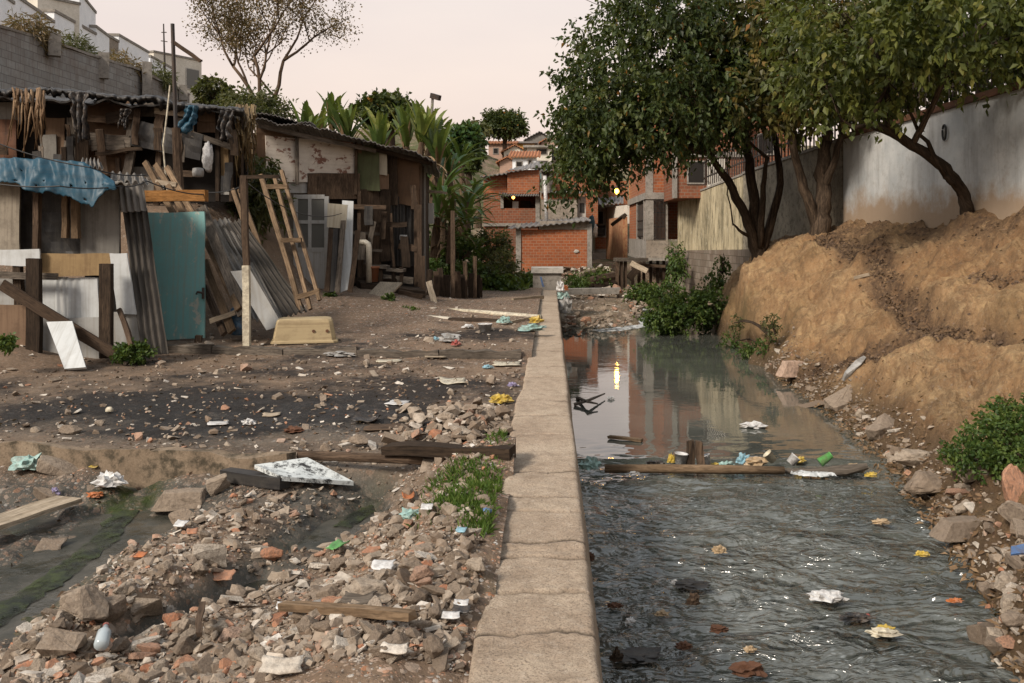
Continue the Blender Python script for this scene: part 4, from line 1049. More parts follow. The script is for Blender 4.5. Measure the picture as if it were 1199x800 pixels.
panel('wall_panel', 'green_sheet', r, quad([(418, 163), (443, 168), (445, 224), (419, 222)], [C_d(430) - .1] * 4), .03, 'dull green sheet', nu=3, nv=4, amp=.02)
panel('wall_panel', 'cream', r, quad([(440, 170), (452, 172), (454, 206), (441, 204)], [C_d(445) - .16] * 4), .02, 'grey cream scrap'); panel('wall_panel', 'ply', r, cq(444, 204, 455, 222, -.14), .02)
panel('wall_panel', 'wood_dark', r, quad([(452, 176), (465, 180), (466, 240), (454, 240)], [C_d(458) - .08] * 4), .03)
panel('wall_panel', 'osb', r, quad([(463, 181), (491, 187), (490, 243), (464, 238)], [C_d(477) - .12] * 4), .03, 'brown chipboard sheet', nu=4, nv=4, amp=.015)
for x in (421, 429, 437): panel('wall_panel', 'wood_brown', r, cq(x, 222, x + 8.5, 332, -.08 - .01 * (x % 3)), .03)
panel('lattice', 'wood_dark', r, cq(445, 222, 457, 306, -.16), .05, 'tall lattice of dark slats')
panel('curtain', 'black_sheet', r, cq(456, 230, 486, 312, -.0), .02, 'black doorway curtain', nu=14, nv=6, wave=(4, .03))
panel('door_card', 'white_board', r, cq(468, 275, 477, 281, -.06), .01)
for x, y0, y1, w_, dd in ((348, 152, 216, .07, -.16), (417, 162, 228, .06, -.14), (487, 236, 338, .08, -.5), (491, 240, 336, .11, -.6), (461, 250, 312, .06, -.2), (421, 224, 335, .08, -.2)):
    bm_('post', 'wood_brown' if x != 348 else 'wood_grey', r, P(x, y1, C_d(x) + dd), P(x + (-3 if x == 461 else 0), y0, C_d(x) + dd), w_, .07)
for y in (272, 291): bm_('rail', 'wood_grey', r, P(404, y, C_d(404) - .25), P(447, y + 3, C_d(447) - .25), .07, .05)
# the gable side running back from the corner
sx0 = P(491, 187, C_d(491)); 
for k in range(5):
    a = Vector((P(491, 0, C_d(491)).x + -.035 * k, C_d(491) + k * .62, 0)); c = a + Vector((-.035, .6, 0))
    zt = sx0.z - .06 * k
    panel('side_wall', ['osb', 'wood_dark', 'grey_sheet', 'wood_brown', 'wood_dark'][k], r, [Vector((a.x, a.y, zt)), Vector((c.x, c.y, zt)), Vector((c.x, c.y, .1)), Vector((a.x, a.y, .1))], .03, vert=True)
# roof
rfp = [(292, 138, 19.6), (362, 147, 20.3), (424, 164, 20.9), (470, 174, 21.4), (509, 191, 21.9)]
for (xa, ya, da), (xb, yb, db_) in zip(rfp[:-1], rfp[1:]):
    a_, c_ = P(xa, ya, da), P(xb + 2, yb + 1, db_)
    panel('roof', 'tin', r, [a_ + Vector((-.8, 4.2, -.05)), c_ + Vector((-.4, 4.2, -.05)), c_, a_], .02, wave=(max(4, int((xb - xa) / 5)), .012), nv=4, amp=.06, warp=.03)
rf = [P(292, 137, 19.6) + Vector((-.8, 4.0, 0)), P(362, 145, 20.3) + Vector((-.6, 4, 0)), P(362, 145, 20.2), P(292, 136, 19.5)]
panel('roof', 'tin', r, [v + Z * .06 + Vector((0, .1, 0)) for v in rf], .02, 'upper overlapping roof sheet', wave=(14, .012), nv=4, amp=.05, warp=.03)
part('eave_board', 'wood_grey', r, mb().beam(P(300, 147, 19.9), P(440, 177, 21.5), .09, .04)); part('eave_board', 'wood_dark', r, mb().beam(P(440, 175, 21.6), P(506, 192, 22.1), .1, .05))
# porch deck
part('deck', 'wood_dark', r, mb().beam(P(420, 334, 20.8), P(495, 343, 21.2), .16, .9, 4, .01)); part('deck_edge', 'wood_brown', r, mb().beam(P(466, 346, 20.4), P(494, 351, 20.5), .24, .07))
for x in (443, 462): part('step', 'wood_grey', r, mb().beam(P(x - 8, 312 + (x > 450) * 4, 21.2), P(x + 12, 313 + (x > 450) * 4, 21.2), .07, .4))
for x in (446, 461, 470): part('leg', 'wood_dark', r, mb().beam(P(x, 334, 21.1), P(x, 313, 21.1), .08, .08))
part('awning_strut', 'wood_pale', r, mb().beam(P(502, 224, 23), P(523, 226, 22.6), .06, .05))
part('side_box', 'white_dirty', r, mb().slab(rect(502, 238, 508, 262, 23.2), .1))
solo('pvc_pipe', 'pvc', mb().tube([P(421, 284, 20.7), P(428, 284, 20.6), P(431, 286, 20.6), P(432, 291, 20.6), P(432, 331, 20.6)], .065, 12), 'cream drain pipe with an elbow standing at the second shack', 'pipe', P(432, 331, 20.6), smooth=True)
r = thing('plant_pot', 'brown clay bucket beside the cream drain pipe', 'pot', P(437, 330, 20.7))
part('body', 'clay', r, mb().lathe(P(437, 330, 20.7), [(.1, 0), (.13, .3), (.145, .3), (.145, .34), (.12, .34), (.1, .1)], 14), True)
r = thing('window_door', 'loose white framed glazed door leaning on the second shack', 'door', P(365, 340, 19.4))
dd = 19.5
def rb(x0, y0, x1, y1): return rect(x0, y0, x1, y1, dd)
for q in ((344, 228, 349, 338), (380, 230, 385, 336), (361, 229, 365, 292)): part('stile', 'white_dirty', r, mb().slab(rb(*q), .05))
for q in ((349, 228, 380, 233), (349, 258, 380, 262), (349, 290, 380, 295)): part('rail', 'white_dirty', r, mb().slab(rb(*q), .045))
part('lower_panel', 'white_dirty', r, mb().slab(rb(349, 295, 380, 338), .03))
for q in ((349, 233, 361, 258), (365, 233, 380, 258), (349, 262, 361, 290), (365, 262, 380, 290)): part('pane', 'dusty_glass', r, mb().slab(rb(*q), .008))
solo('board', 'cream', mb().slab(quad([(384, 238), (407, 240), (405, 268), (383, 266)], 18.9), .03), 'small cream square board hung in front of the glazed door edge', 'board', P(395, 268, 18.9))
solo('board', 'white_board', mb().slab(quad([(401, 235), (414, 236), (411, 338), (398, 343)], [19.3, 19.3, 18.8, 18.8]), .03), 'tall narrow white board standing right of the cream square', 'board', P(404, 342, 18.8))
for a, b_, m_, lb in (((388, 268), (383, 341), 'wood_brown', 'brown plank upright under the cream square board'), ((393, 268), (390, 342), 'black_sheet', 'blackened plank upright beside the narrow white board'), ((402, 258), (395, 342), 'wood_grey', 'grey stake slanting across the narrow white board'), ((419, 270), (410, 342), 'wood_brown', 'curved brown slab of wood right of the narrow white board')):
    solo('plank', m_, mb().beam(P(*b_, 18.7), P(*a, 18.9), .1, .04), lb, 'plank', P(*b_, 18.7))
solo('ramp', 'wood_pale', mb().slab(quad([(445, 331), (471, 332), (446, 357), (420, 357)], [20.3, 20.3, 18.8, 18.8]), .04, vert=True), 'pale plank ramp leading up to the second shack porch', 'ramp', P(433, 357, 18.8))
solo('plank', 'wood_pale', mb().beam(P(509, 356, 20.6), P(502, 330, 21), .13, .03), 'short pale plank leaning against the stake fence', 'plank', P(509, 356, 20.6))
# old stake fence to the right of the shack
r = thing('fence', 'rough fence of uneven dark stakes right of the second shack', 'fence', P(530, 352, 22))
R = random.Random(9)
for k, (x, y0, y1, w_, dd) in enumerate([(496, 300, 352, .1, 21.3), (503, 316, 350, .12, 21.6), (511, 318, 352, .13, 21.8), (517, 314, 352, .14, 22), (523, 322, 351, .16, 22.2), (531, 247, 350, .1, 22.2), (536, 318, 352, .15, 22.4), (542, 322, 350, .13, 22.6), (546, 306, 348, .1, 22.8), (551, 320, 350, .14, 23), (556, 300, 352, .09, 23), (559, 322, 351, .13, 23.2), (563, 326, 350, .12, 23.4)]):
    part('stake', ['wood_dark', 'wood_dark', 'wood_brown', 'wood_dark'][k % 4] if y0 > 310 else 'wood_brown', r, mb().beam(P(x + R.uniform(-1, 1), y1 + 8, dd), P(x + R.uniform(-2, 1), y0, dd), w_, .07))
# long pipes across the yard
solo('pvc_pipe', 'pl_cream', mb().tube([G(497, 362, .06), G(560, 366, .07), G(633, 372, .08)], .055, 10), 'long cream pipe lying across the far yard up to the channel wall', 'pipe', G(560, 366, .06), smooth=True)
solo('pvc_pipe', 'pvc', mb().tube([G(493, 372, .06), G(528, 375, .06)], .06, 10), 'short pale pipe length in front of the long cream pipe', 'pipe', G(510, 373, .06), smooth=True)
solo('log', 'wood_dark', mb().tube([G(526, 376, .05), G(560, 377, .06), G(594, 378, .05)], [.07, .075, .06], 9, jit=.1), 'dark weathered pole continuing from the short pale pipe', 'pole', G(560, 377, .05))
solo('stick', 'wood_pale', mb().beam(G(594, 378, .1), G(628, 371, .12), .04, .04), 'thin pale stick propped on the dark pole', 'stick', G(594, 378, .1))
solo('stick', 'wood_pale', mb().beam(G(600, 352, .05), G(636, 348, .08), .09, .08), 'pale pole end beside the channel wall end block', 'stick', G(610, 351, .05))
# scrap planks nailed over the shack fronts
R = random.Random(44)
shacks = [o for o in bpy.data.objects if o.name.startswith('shack') and o.parent is None]
for root, (x0, x1, y0, y1, dd, n) in zip(shacks, ((-10, 160, 220, 410, 12.32, 0), (-20, 275, 130, 235, 16.72, 34), (365, 490, 230, 335, 20.6, 14))):
    for k in range(n):
        x, y = R.uniform(x0, x1), R.uniform(y0, y1); L = R.uniform(22, 60)
        v = R.random() < .6
        ang = R.gauss(0, .07) if v else PI / 2 + R.gauss(0, .1)
        dx, dy = math.sin(ang) * L / 2, math.cos(ang) * L / 2
        d_ = dd + (R.uniform(-.05, .05) if root is not shacks[2] else (x - 305) / 195 * 2.3 - .75)
        part('plank', R.choice(['wood_dark', 'wood_dark', 'wood_brown', 'wood_grey', 'black_sheet']), root, mb().beam(P(x - dx, y + dy, d_), P(x + dx, y - dy, d_), R.uniform(.06, .2), .025, 3, .008))
# ------------------------------------------------------------------ brick houses across the end of the creek
def wallbox(root, m, x0, x1, y0, y1, d, depth, name='wall', label=None, dx=0.0):
    """a block of building whose front fills the given pixels at distance d and that runs back by depth metres"""
    a, b_ = P(x0, y0, d), P(x1, y1, d)
    b = mb(); b.bb((a.x, d, b_.z), (b_.x, d + depth, a.z), uvoff=False)
    return part(name, m, root, b, label=label)
def window(root, x0, y0, x1, y1, d, fm='conc', gm='glass', fr=.06, bars=0, name='window', pr=.05):
    a, b_ = P(x0, y0, d), P(x1, y1, d)
    b = mb()
    b.bb((a.x - fr, d - pr, b_.z - fr), (b_.x + fr, d, b_.z)); b.bb((a.x - fr, d - pr, a.z), (b_.x + fr, d, a.z + fr))
    b.bb((a.x - fr, d - pr, b_.z + .002), (a.x, d, a.z - .002)); b.bb((b_.x, d - pr, b_.z + .002), (b_.x + fr, d, a.z - .002))
    f = part(name, fm, root, b)
    o = mb().bb((a.x, d - .02, b_.z), (b_.x, d - .004, a.z)).build('pane', M[gm], f)
    return f

# low brick store
D1 = 41.0
r = thing('brick_house', 'low windowless hollow brick building at the far end of the channel', 'house', P(648, 320, D1))
wallbox(r, 'brick_new', 608.5, 689, 269, 326, D1, 5, 'wall')
for x0, x1 in ((604, 610), (687.5, 693)):
    a = P(x0, 262, D1); c = P(x1, 330, D1); part('pillar', 'conc', r, mb().bb((a.x, D1 - .06, c.z), (c.x, D1 + .3, a.z)))
a = P(604, 259, D1); c = P(690, 269, D1); part('lintel', 'plaster', r, mb().bb((P(632, 0, D1).x, D1 - .03, c.z + .003), (c.x, D1 + .4, a.z)))
part('roof', 'tin', r, mb().slab([P(598, 266, D1) + Vector((0, 5, .15)), P(690, 256, D1) + Vector((0, 5, .15)), P(692, 258, D1 - .35), P(594, 268, D1 - .35)], .04, wave=(14, .03), nv=2))
part('water_pipe', 'rust', r, mb().tube([P(588, 322, D1 - .6), P(588, 329, D1 - .6), P(602, 322, D1 - .6), P(602, 318, D1 - .6)], .05, 6))
part('wall_patch', 'conc_pale', r, mb().crumple(P(675, 294.5, D1 - .02), (.13, .03, .08), 3, 2), True)
# two storey house behind it
D2 = 48.0
r = thing('brick_house', 'two storey hollow brick house with strip window and lit bulb', 'house', P(605, 275, D2))
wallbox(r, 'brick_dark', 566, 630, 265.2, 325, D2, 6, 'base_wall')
wallbox(r, 'brick', 594, 631, 199, 227, D2, 6, 'upper_wall')
wallbox(r, 'brick', 566, 593.4, 205, 226, D2 + .5, 5.5, 'upper_wall', 'shaded duller brick bay')
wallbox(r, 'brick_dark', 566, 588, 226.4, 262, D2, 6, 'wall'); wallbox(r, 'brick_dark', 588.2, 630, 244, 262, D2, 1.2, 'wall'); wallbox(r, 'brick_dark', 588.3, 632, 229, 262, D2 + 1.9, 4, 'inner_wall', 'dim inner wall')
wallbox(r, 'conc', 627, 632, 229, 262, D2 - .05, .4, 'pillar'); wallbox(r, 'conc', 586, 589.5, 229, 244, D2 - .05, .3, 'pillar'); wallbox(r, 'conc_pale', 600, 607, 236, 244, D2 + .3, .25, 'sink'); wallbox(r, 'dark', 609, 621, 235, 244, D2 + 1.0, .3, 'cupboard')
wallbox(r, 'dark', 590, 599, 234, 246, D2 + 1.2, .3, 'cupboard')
wallbox(r, 'conc', 566, 632, 261.5, 265, D2 - .12, 6, 'floor_slab')
part('awning', 'tin', r, mb().slab([P(585, 226, D2 + .6), P(630, 226, D2 + .6), P(631, 229, D2 - .4), P(584, 229, D2 - .4)], .04, wave=(16, .03)))
part('roof', 'tin', r, mb().slab([P(592, 196, D2) + Vector((0, 6, .3)), P(632, 190, D2) + Vector((0, 6, .5)), P(634, 195.5, D2 - .3), P(592, 202, D2 - .3)], .05, wave=(8, .03)))
part('roof', 'tin', r, mb().slab([P(563, 206, D2) + Vector((0, 6, .2)), P(594, 200, D2) + Vector((0, 6, .2)), P(594, 203, D2 - .2), P(562, 207, D2 - .2)], .05, wave=(6, .03)))
part('bulb', emit('warm_bulb', (1, .42, .08), 5), r, mb().lathe(P(601, 231.5, D2 + .5), [(.02, -.08), (.075, -.03), (.085, .02), (.05, .07), (.02, .09)], 10), True)
# plastered half
D3 = 46.5
r = thing('brick_house', 'half plastered grey house with bare brick strip on top', 'house', P(660, 275, D3))
wallbox(r, 'plaster', 634, 676, 262.2, 325, D3, 6, 'base_wall')
wallbox(r, 'plaster', 634, 676, 234, 262, D3, 6, 'wall'); wallbox(r, 'brick', 634, 676, 226, 233.7, D3 + .01, 6, 'upper_wall'); wallbox(r, 'conc_pale', 676.3, 686, 230, 258, D3 + .3, 5, 'side_wall', 'pale side wall')
part('roof', 'tin', r, mb().slab([P(630, 221, D3) + Vector((0, 6, .1)), P(690, 221, D3) + Vector((0, 6, .1)), P(690, 226, D3 - .3), P(631, 225, D3 - .3)], .05, wave=(12, .03)))
part('roof', 'tin', r, mb().slab([P(632, 258, D3 - .1), P(690, 255, D3 - .1), P(688, 259, D3 - 2.2), P(632, 263, D3 - 2.2)], .04, wave=(12, .03), nv=2))
part('window', 'black_sheet', r, mb().slab(rect(679, 238, 684, 249, D3 + .28), .03))
D4 = 55.0
r = thing('brick_house', 'tall plain brick house rising behind the half plastered one', 'house', P(665, 275, D4))
wallbox(r, 'brick', 645, 700, 199, 262, D4, 7, 'wall'); wallbox(r, 'conc', 634, 644.8, 200, 262, D4 + .6, 7, 'side_wall', 'grey rendered side'); wallbox(r, 'conc', 643.5, 647, 199, 262, D4 - .05, .4, 'pillar')
part('roof', 'tin', r, mb().slab([P(632, 196, D4) + Vector((0, 7, .3)), P(702, 196, D4) + Vector((0, 7, .3)), P(702, 200, D4 - .3), P(632, 200, D4 - .3)], .06, wave=(12, .03)))
solo('vent_pipe', 'pl_white', mb().tube([P(640.5, 268, 44), P(637.8, 206, 44)], .085, 10), 'tall white vent pipe standing between the brick houses', 'pipe', P(640.5, 268, 44), smooth=True)

# ------------------------------------------------------------------ alley on the right of the store
r = thing('brick_house', 'cluttered pinkish brick house with a slanted grey awning along the alley', 'house', P(712, 312, 56))
wallbox(r, 'plaster', 697, 719, 240, 315, 58, 5, 'wall'); wallbox(r, 'brick', 690, 735, 212, 239.6, 60, 6, 'upper_wall')
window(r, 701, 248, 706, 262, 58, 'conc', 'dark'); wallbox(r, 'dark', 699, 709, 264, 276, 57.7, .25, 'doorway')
part('awning', 'tin', r, mb().slab([P(684, 233, 58.5), P(730, 230, 58.5), P(730, 238, 55.5), P(686, 241, 55.5)], .05, wave=(9, .04)))
wallbox(r, 'conc_pale', 694, 709, 296, 314, 57, .4, 'low_wall'); wallbox(r, 'brick', 697, 710, 278, 292, 57.2, .4, 'low_wall', 'bare brick balcony front')
wallbox(r, 'black_sheet', 696, 709, 267, 275.5, 57.0, .3, 'water_tank')
solo('laundry', 'tarp', mb().crumple(P(693, 262, 52), (.17, .1, .45), 6, 3, .35), 'blue clothes hanging in the alley beside the low store', 'laundry', P(693, 262, 52), smooth=True)
solo('laundry', 'pl_white', mb().crumple(P(697, 271, 52), (.13, .1, .35), 9, 3, .35), 'white cloth hanging under the blue clothes in the alley', 'laundry', P(697, 271, 52), smooth=True)
# alley wall of many colours that runs towards the stilted house
def along(x0, y0a, y0b, d0, x1, y1a, y1b, d1): return [P(x0, y0a, d0), P(x1, y1a, d1), P(x1, y1b, d1), P(x0, y0b, d0)]
r = thing('alley_house', 'faded pink and ochre walled house with a sloping parapet beside the stilted house', 'house', P(722, 312, 54))
panel('wall', paint('pink_ochre_wall', (.42, .25, .13), .5, (.3, .13, .07), .85, under=(.38, .17, .09), peel=.5), r, along(712, 257, 316, 57, 732, 254, 312, 51), .25, nu=4, nv=4, warp=.03)
panel('upper_wall', 'apart_cream', r, along(713, 243, 262, 58, 737, 240, 262, 53), .25)
part('parapet', 'wood_dark', r, mb().beam(P(718, 262, 54.5), P(731, 253, 51), .2, .3))
# stilted corner house
DC = 40.0
cx = P(757, 0, DC).x
r = thing('stilted_house', 'brick corner house on stilts over the creek with a caged balcony', 'house', P(757, 305, DC))
zt, zm, zs, z0 = P(0, 150, DC).z - .0, P(0, 232, DC).z, P(0, 281, DC).z, P(0, 302, DC).z
L = 9.0; xr = P(782, 0, DC).x
def bx(name, m, lo, hi, label=None, uvoff=False): return part(name, m, r, mb().bb(lo, hi, uvoff=uvoff), label=label)
bx('upper_wall', 'brick', (cx, DC, zm + .24), (cx + 5.5, DC + L, zt + 2.0))
bx('ring_beam', 'conc', (cx - .07, DC - .07, zm - .05), (xr, DC + L, zm + .237))
bx('corner_pillar', 'conc', (cx - .02, DC - .02, zm + .24), (cx + .28, DC + .25, zt + 2), )
bx('floor_slab', 'conc', (cx - .05, DC - .05, z0 - .12), (xr, DC + L, z0))
bx('balcony_front', 'plaster', (cx, DC, z0 + .003), (xr, DC + .2, zs)); bx('balcony_side', 'conc', (cx, DC + .203, z0 + .003), (cx + .2, DC + L, zs))
bx('pillar', 'conc', (cx - .02, DC - .02, zs + .003), (cx + .3, DC + .3, zm - .053)); bx('pillar', 'conc', (xr - .12, DC, zs + .003), (xr, DC + .2, zm - .053))
bx('side_wall', 'brick', (cx + .03, DC + 4.6, zs + .003), (cx + .2, DC + L, zm - .053)); bx('side_wall', 'brick', (cx + .03, DC + .303, zs + .003), (cx + .2, DC + .75, zm - .053))
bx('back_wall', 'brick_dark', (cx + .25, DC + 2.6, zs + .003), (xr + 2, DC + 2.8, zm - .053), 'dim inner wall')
w_ = bx('window', 'conc', (cx - .04, DC + .76, zs + .003), (cx + .16, DC + 1.0, zm - .053)); o = mb().bb((cx + .05, DC + 1.01, zs + .1), (cx + .1, DC + 4.3, zm - .2)).build('pane', M['dusty_glass'], w_)
b = mb()
for k in range(9): b.bb((cx + .01, DC + 1.05 + k * .4, zs + .1), (cx + .035, DC + 1.08 + k * .4, zm - .2))
for z_ in (.15, .45, .85): b.bb((cx, DC + 1.02, zs + z_), (cx + .02, DC + 4.3, zs + z_ + .05))
b.build('window_bars', M['iron'], w_)
bx('window_post', 'conc', (cx - .02, DC + 4.33, zs + .003), (cx + .18, DC + 4.58, zm - .053))
b = mb()
for k in range(9): x_ = cx + .32 + k * (xr - cx - .45) / 8; b.bb((x_ - .014, DC - .035, zs + .0), (x_ + .014, DC - .008, zm - .06))
for z_ in (.04, .55, 1.15): b.bb((cx + .3, DC - .007, zs + z_), (xr - .12, DC + .012, zs + z_ + .035))
part('balcony_cage', 'iron', r, b)
b = mb(); 
for k in range(4): b.bb((cx + .28 + k * .3, DC - .55, zm - .13), (cx + .3 + k * .3, DC - .06, zm - .1))
part('awning_bars', 'iron', r, b)
for x, y, q in ((722.5, 346, 39.2), (727.5, 344, 39.3), (732, 343, 39.4), (748, 330, 41), (741, 335, 44)): part('stilt', 'wood_brown', r, mb().beam(P(x, y + 6, q), P(x, 303, q), .14, .1))
part('walkway', 'wood_grey', r, mb().beam(P(720, 304, 39.3), P(757, 304, 39.6), .14, .5))
part('brace', 'wood_pale', r, mb().beam(P(739, 308, 39.0), P(758, 318, 38.6), .22, .08)); part('brace', 'wood_dark', r, mb().beam(P(736, 326, 40.5), P(752, 309, 40.6), .3, .25)); part('brace', 'wood_brown', r, mb().beam(P(742, 310, 40), P(779, 312, 40), .12, .1))
for x in (754, 762, 770, 777): part('stilt', 'wood_dark', r, mb().beam(P(x, 332, 40.2), P(x, 304, 40.2), .12, .1))
solo('gas_bottle', 'pl_orange', mb().lathe(P(763, 262, DC + .9), [(.12, 0), (.17, .05), (.17, .4), (.1, .52), (.06, .6)], 12), 'orange bottle standing on a white stand in the caged balcony', 'bottle', P(763, 262, DC + .9), smooth=True)
solo('stand', 'pl_white', mb().bb(P(758.5, 281, DC + .7), P(766.5, 262.4, DC + 1.1)), 'white stand inside the caged balcony under the orange bottle', 'stand', P(762, 281, DC + .9))
solo('bucket', 'clay', mb().lathe(P(774, 279, DC + .8), [(.2, 0), (.26, .42), (.28, .42), (.28, .45), (.2, .45)], 12), 'reddish bucket at the right end of the caged balcony', 'bucket', P(774, 279, DC + .8))
# street lamp glowing in the tree edge
q = P(722, 224, 50)
r = thing('street_lamp', 'glowing yellow street lamp on a bracket above the alley', 'lamp', q)
part('arm', 'iron', r, mb().tube([q + Vector((.9, 1.0, .2)), q + Vector((.4, .3, .35)), q + Vector((0, 0, .2))], .04, 6)); part('bulb', emit('sodium_glow', (1, .55, .06), 9), r, mb().lathe(q, [(.03, -.15), (.1, -.09), (.13, 0), (.1, .09), (.05, .13)], 12), True)
part('shade', 'iron', r, mb().lathe(q + Z * .15, [(.2, .0), (.13, .09), (.04, .13)], 12))
lp = bpy.data.objects.new('lamp_light', bpy.data.lights.new('lamp_light', 'POINT')); COL.objects.link(lp); lp.parent = r; lp.location = (0, -.25, 0); lp.data.energy = 20; lp.data.color = (1, .55, .15); lp.data.shadow_soft_size = .1

# brick house behind the mossy wall, seen through the trees
r = thing('brick_house', 'unfinished orange brick house glimpsed through the trees behind the mossy wall', 'house', P(845, 240, 33))
wallbox(r, 'brick_dark', 792, 870, 120, 232, 36, 6, 'wall'); wallbox(r, 'brick_dark', 870.5, 925, 140, 235, 37, 6, 'wall', 'set back brick wing'); wallbox(r, 'conc', 789, 793, 120, 232, 35.9, .5, 'pillar'); wallbox(r, 'conc', 790, 872, 178, 184, 35.9, .4, 'ring_beam')
window(r, 806, 190, 824, 214, 36, 'conc', 'dark'); window(r, 888, 158, 905, 180, 37, 'conc', 'dark')
wallbox(r, 'apart_cream', 828, 850, 186, 226, 35.85, .12, 'plaster_patch', 'ochre plaster patch')

# ------------------------------------------------------------------ houses on the hill
def hill_house(x0, x1, y0, y1, d, wall, roofm, label, roof='flat', wins=(), depth=7):
    r = thing('hillside_house', label, 'house', P((x0 + x1) / 2, y1, d))
    wallbox(r, wall, x0, x1, y0, y1, d, depth)
    a, b_ = P(x0, y0, d), P(x1, y0, d); e_ = .35
    if roof == 'flat':
        part('roof', roofm, r, mb().bb((a.x - e_, d - e_, a.z), (b_.x + e_, d + depth + e_, a.z + .22)))
    elif roof == 'gable':
        h = (b_.x - a.x) * .27; mx_ = (a.x + b_.x) / 2
        b = mb(); b.prism([(a.x, d, a.z + .002), (mx_, d, a.z + h), (b_.x, d, a.z + .002)], (0, depth, 0), uvoff=False); part('gable', wall, r, b)
        for s_, ex in ((-1, a.x - e_), (1, b_.x + e_)):
            part('roof', roofm, r, mb().slab([Vector((mx_, d + depth + e_, a.z + h + .12)), Vector((ex, d + depth + e_, a.z - .05)), Vector((ex, d - e_, a.z - .05)), Vector((mx_, d - e_, a.z + h + .12))], .1, wave=(6, .04)))
    else:
        h = 1.2
        part('roof', roofm, r, mb().slab([Vector((a.x - e_, d + depth, a.z + .9)), Vector((b_.x + e_, d + depth, a.z + .9)), Vector((b_.x + e_, d - e_, a.z)), Vector((a.x - e_, d - e_, a.z))], .12, wave=(10, .05)))
        for k in (0, 1): pass
    for q in wins: window(r, *q, d, 'conc', 'dark', .08)
    return r
M['tile'] = brick('orange_roof_tiles', (.46, .2, .1), (.36, .15, .075), (.2, .09, .05), .3, .3, .5)
M['yellow_wall'] = paint('yellow_wall', (.5, .3, .06), .3); M['pinkish'] = paint('pinkish_wall', (.44, .29, .22), .35); M['tealwall'] = paint('teal_wall', (.11, .2, .21), .4)
hill_house(572, 602, 168, 200, 104, 'pinkish', 'tile', 'pinkish house with long orange tile roof under the round dark tree', 'shed', ((578, 174, 583, 180), (590, 174, 596, 180)))
hill_house(601, 626, 168, 182, 112, 'yellow_wall', 'tin', 'bright yellow walled house at the top of the hill', 'flat', ())
hill_house(616, 648, 164, 185, 122, 'grey_sheet', 'tin', 'dark roofed house on the hilltop behind the yellow one', 'gable', ((632, 168, 640, 173),))
hill_house(634, 662, 167, 190, 108, 'pinkish', 'tile', 'orange gabled house at the hilltop by the tree crown', 'gable', ((640, 170, 646, 176),))
hill_house(590, 616, 178, 196, 94, 'apart_cream', 'tile', 'cream house with orange pyramid roof in the middle of the hill', 'gable', ((594, 182, 599, 186),))
hill_house(617, 646, 173, 199, 90, 'apart_cream', 'conc', 'cream two storey house with a deep open balcony on the hill', 'flat', ((629, 175, 640, 180.5), (629, 189, 641, 193)))
hill_house(600, 628, 184, 203, 80, 'apart', 'tile', 'white house with brown veranda roof above the brick houses', 'shed', ((605, 190, 611, 195), (619, 188, 622, 194)), depth=5)
hill_house(626, 642, 194, 210, 72, 'tealwall', 'tin', 'small teal walled house just above the brick roofs', 'flat', ((630, 197, 636, 201),), depth=4)
hill_house(645, 668, 178, 196, 96, 'tealwall', 'apart', 'pale roofed teal house half hidden by the tree crown', 'gable', ((648, 184, 654, 189),))
hill_house(585, 603, 190, 205, 84, 'pinkish', 'tile', 'small orange house at the edge of the palm leaves', 'gable', ())

# ------------------------------------------------------------------ block wall and apartment houses up on the left
def persp_box(root, name, m, x0, y0, d0, x1, y1, d1, zb, depth, label=None):
    """a block whose front top edge runs between two seen points"""
    a, b_ = P(x0, y0, d0), P(x1, y1, d1)
    u = Vector((b_.x - a.x, b_.y - a.y, 0)); n = Vector((-u.y, u.x, 0)).normalized() * depth
    z1 = (a.z + b_.z) / 2
    b = mb()
    lo = [Vector((a.x, a.y, zb)), Vector((b_.x, b_.y, zb)), Vector((b_.x, b_.y, z1)), Vector((a.x, a.y, z1))]
    b.prism(lo, n, (u.normalized(), Z, n.normalized()), uvoff=False)
    o = part(name, m, root, b, label=label)
    return a, b_, u, n, z1
r = thing('block_wall', 'long grey concrete block retaining wall above the shacks, weeds along its top', 'wall', P(90, 120, 27))
segs = [((-330, -60, 15), (62, 50, 25.5)), ((62.3, 52, 25.5), (168, 85, 31)), ((168.3, 87, 31), (222, 112, 36))]
for k, (s_, e_) in enumerate(segs):
    a, b_ = P(*s_), P(*e_); u = b_ - a; n = Vector((-u.y, u.x, 0)).normalized() * .35
    b = mb(); b.prism([a, Vector((a.x, a.y, 2)), Vector((b_.x, b_.y, 2)), b_], n, (Vector((u.x, u.y, 0)).normalized(), Z, n.normalized()), uvoff=False); part('wall_section', 'block', r, b)
    b = mb(); b.beam(a + Z * .04 + n * .5, b_ + Z * .04 + n * .5, .42, .07, 6, .02, front=Z); part('coping', 'conc', r, b)
for x, y0, y1, dd in ((64, 40, 66, 25.4), (121, 62, 92, 28.4), (172, 73, 112, 31), (214, 100, 118, 35)):
    part('pillar', 'conc', r, mb().beam(P(x, y1, dd - .2), P(x, y0, dd - .2), .3, .3, front=Vector((.5, -1, 0))))
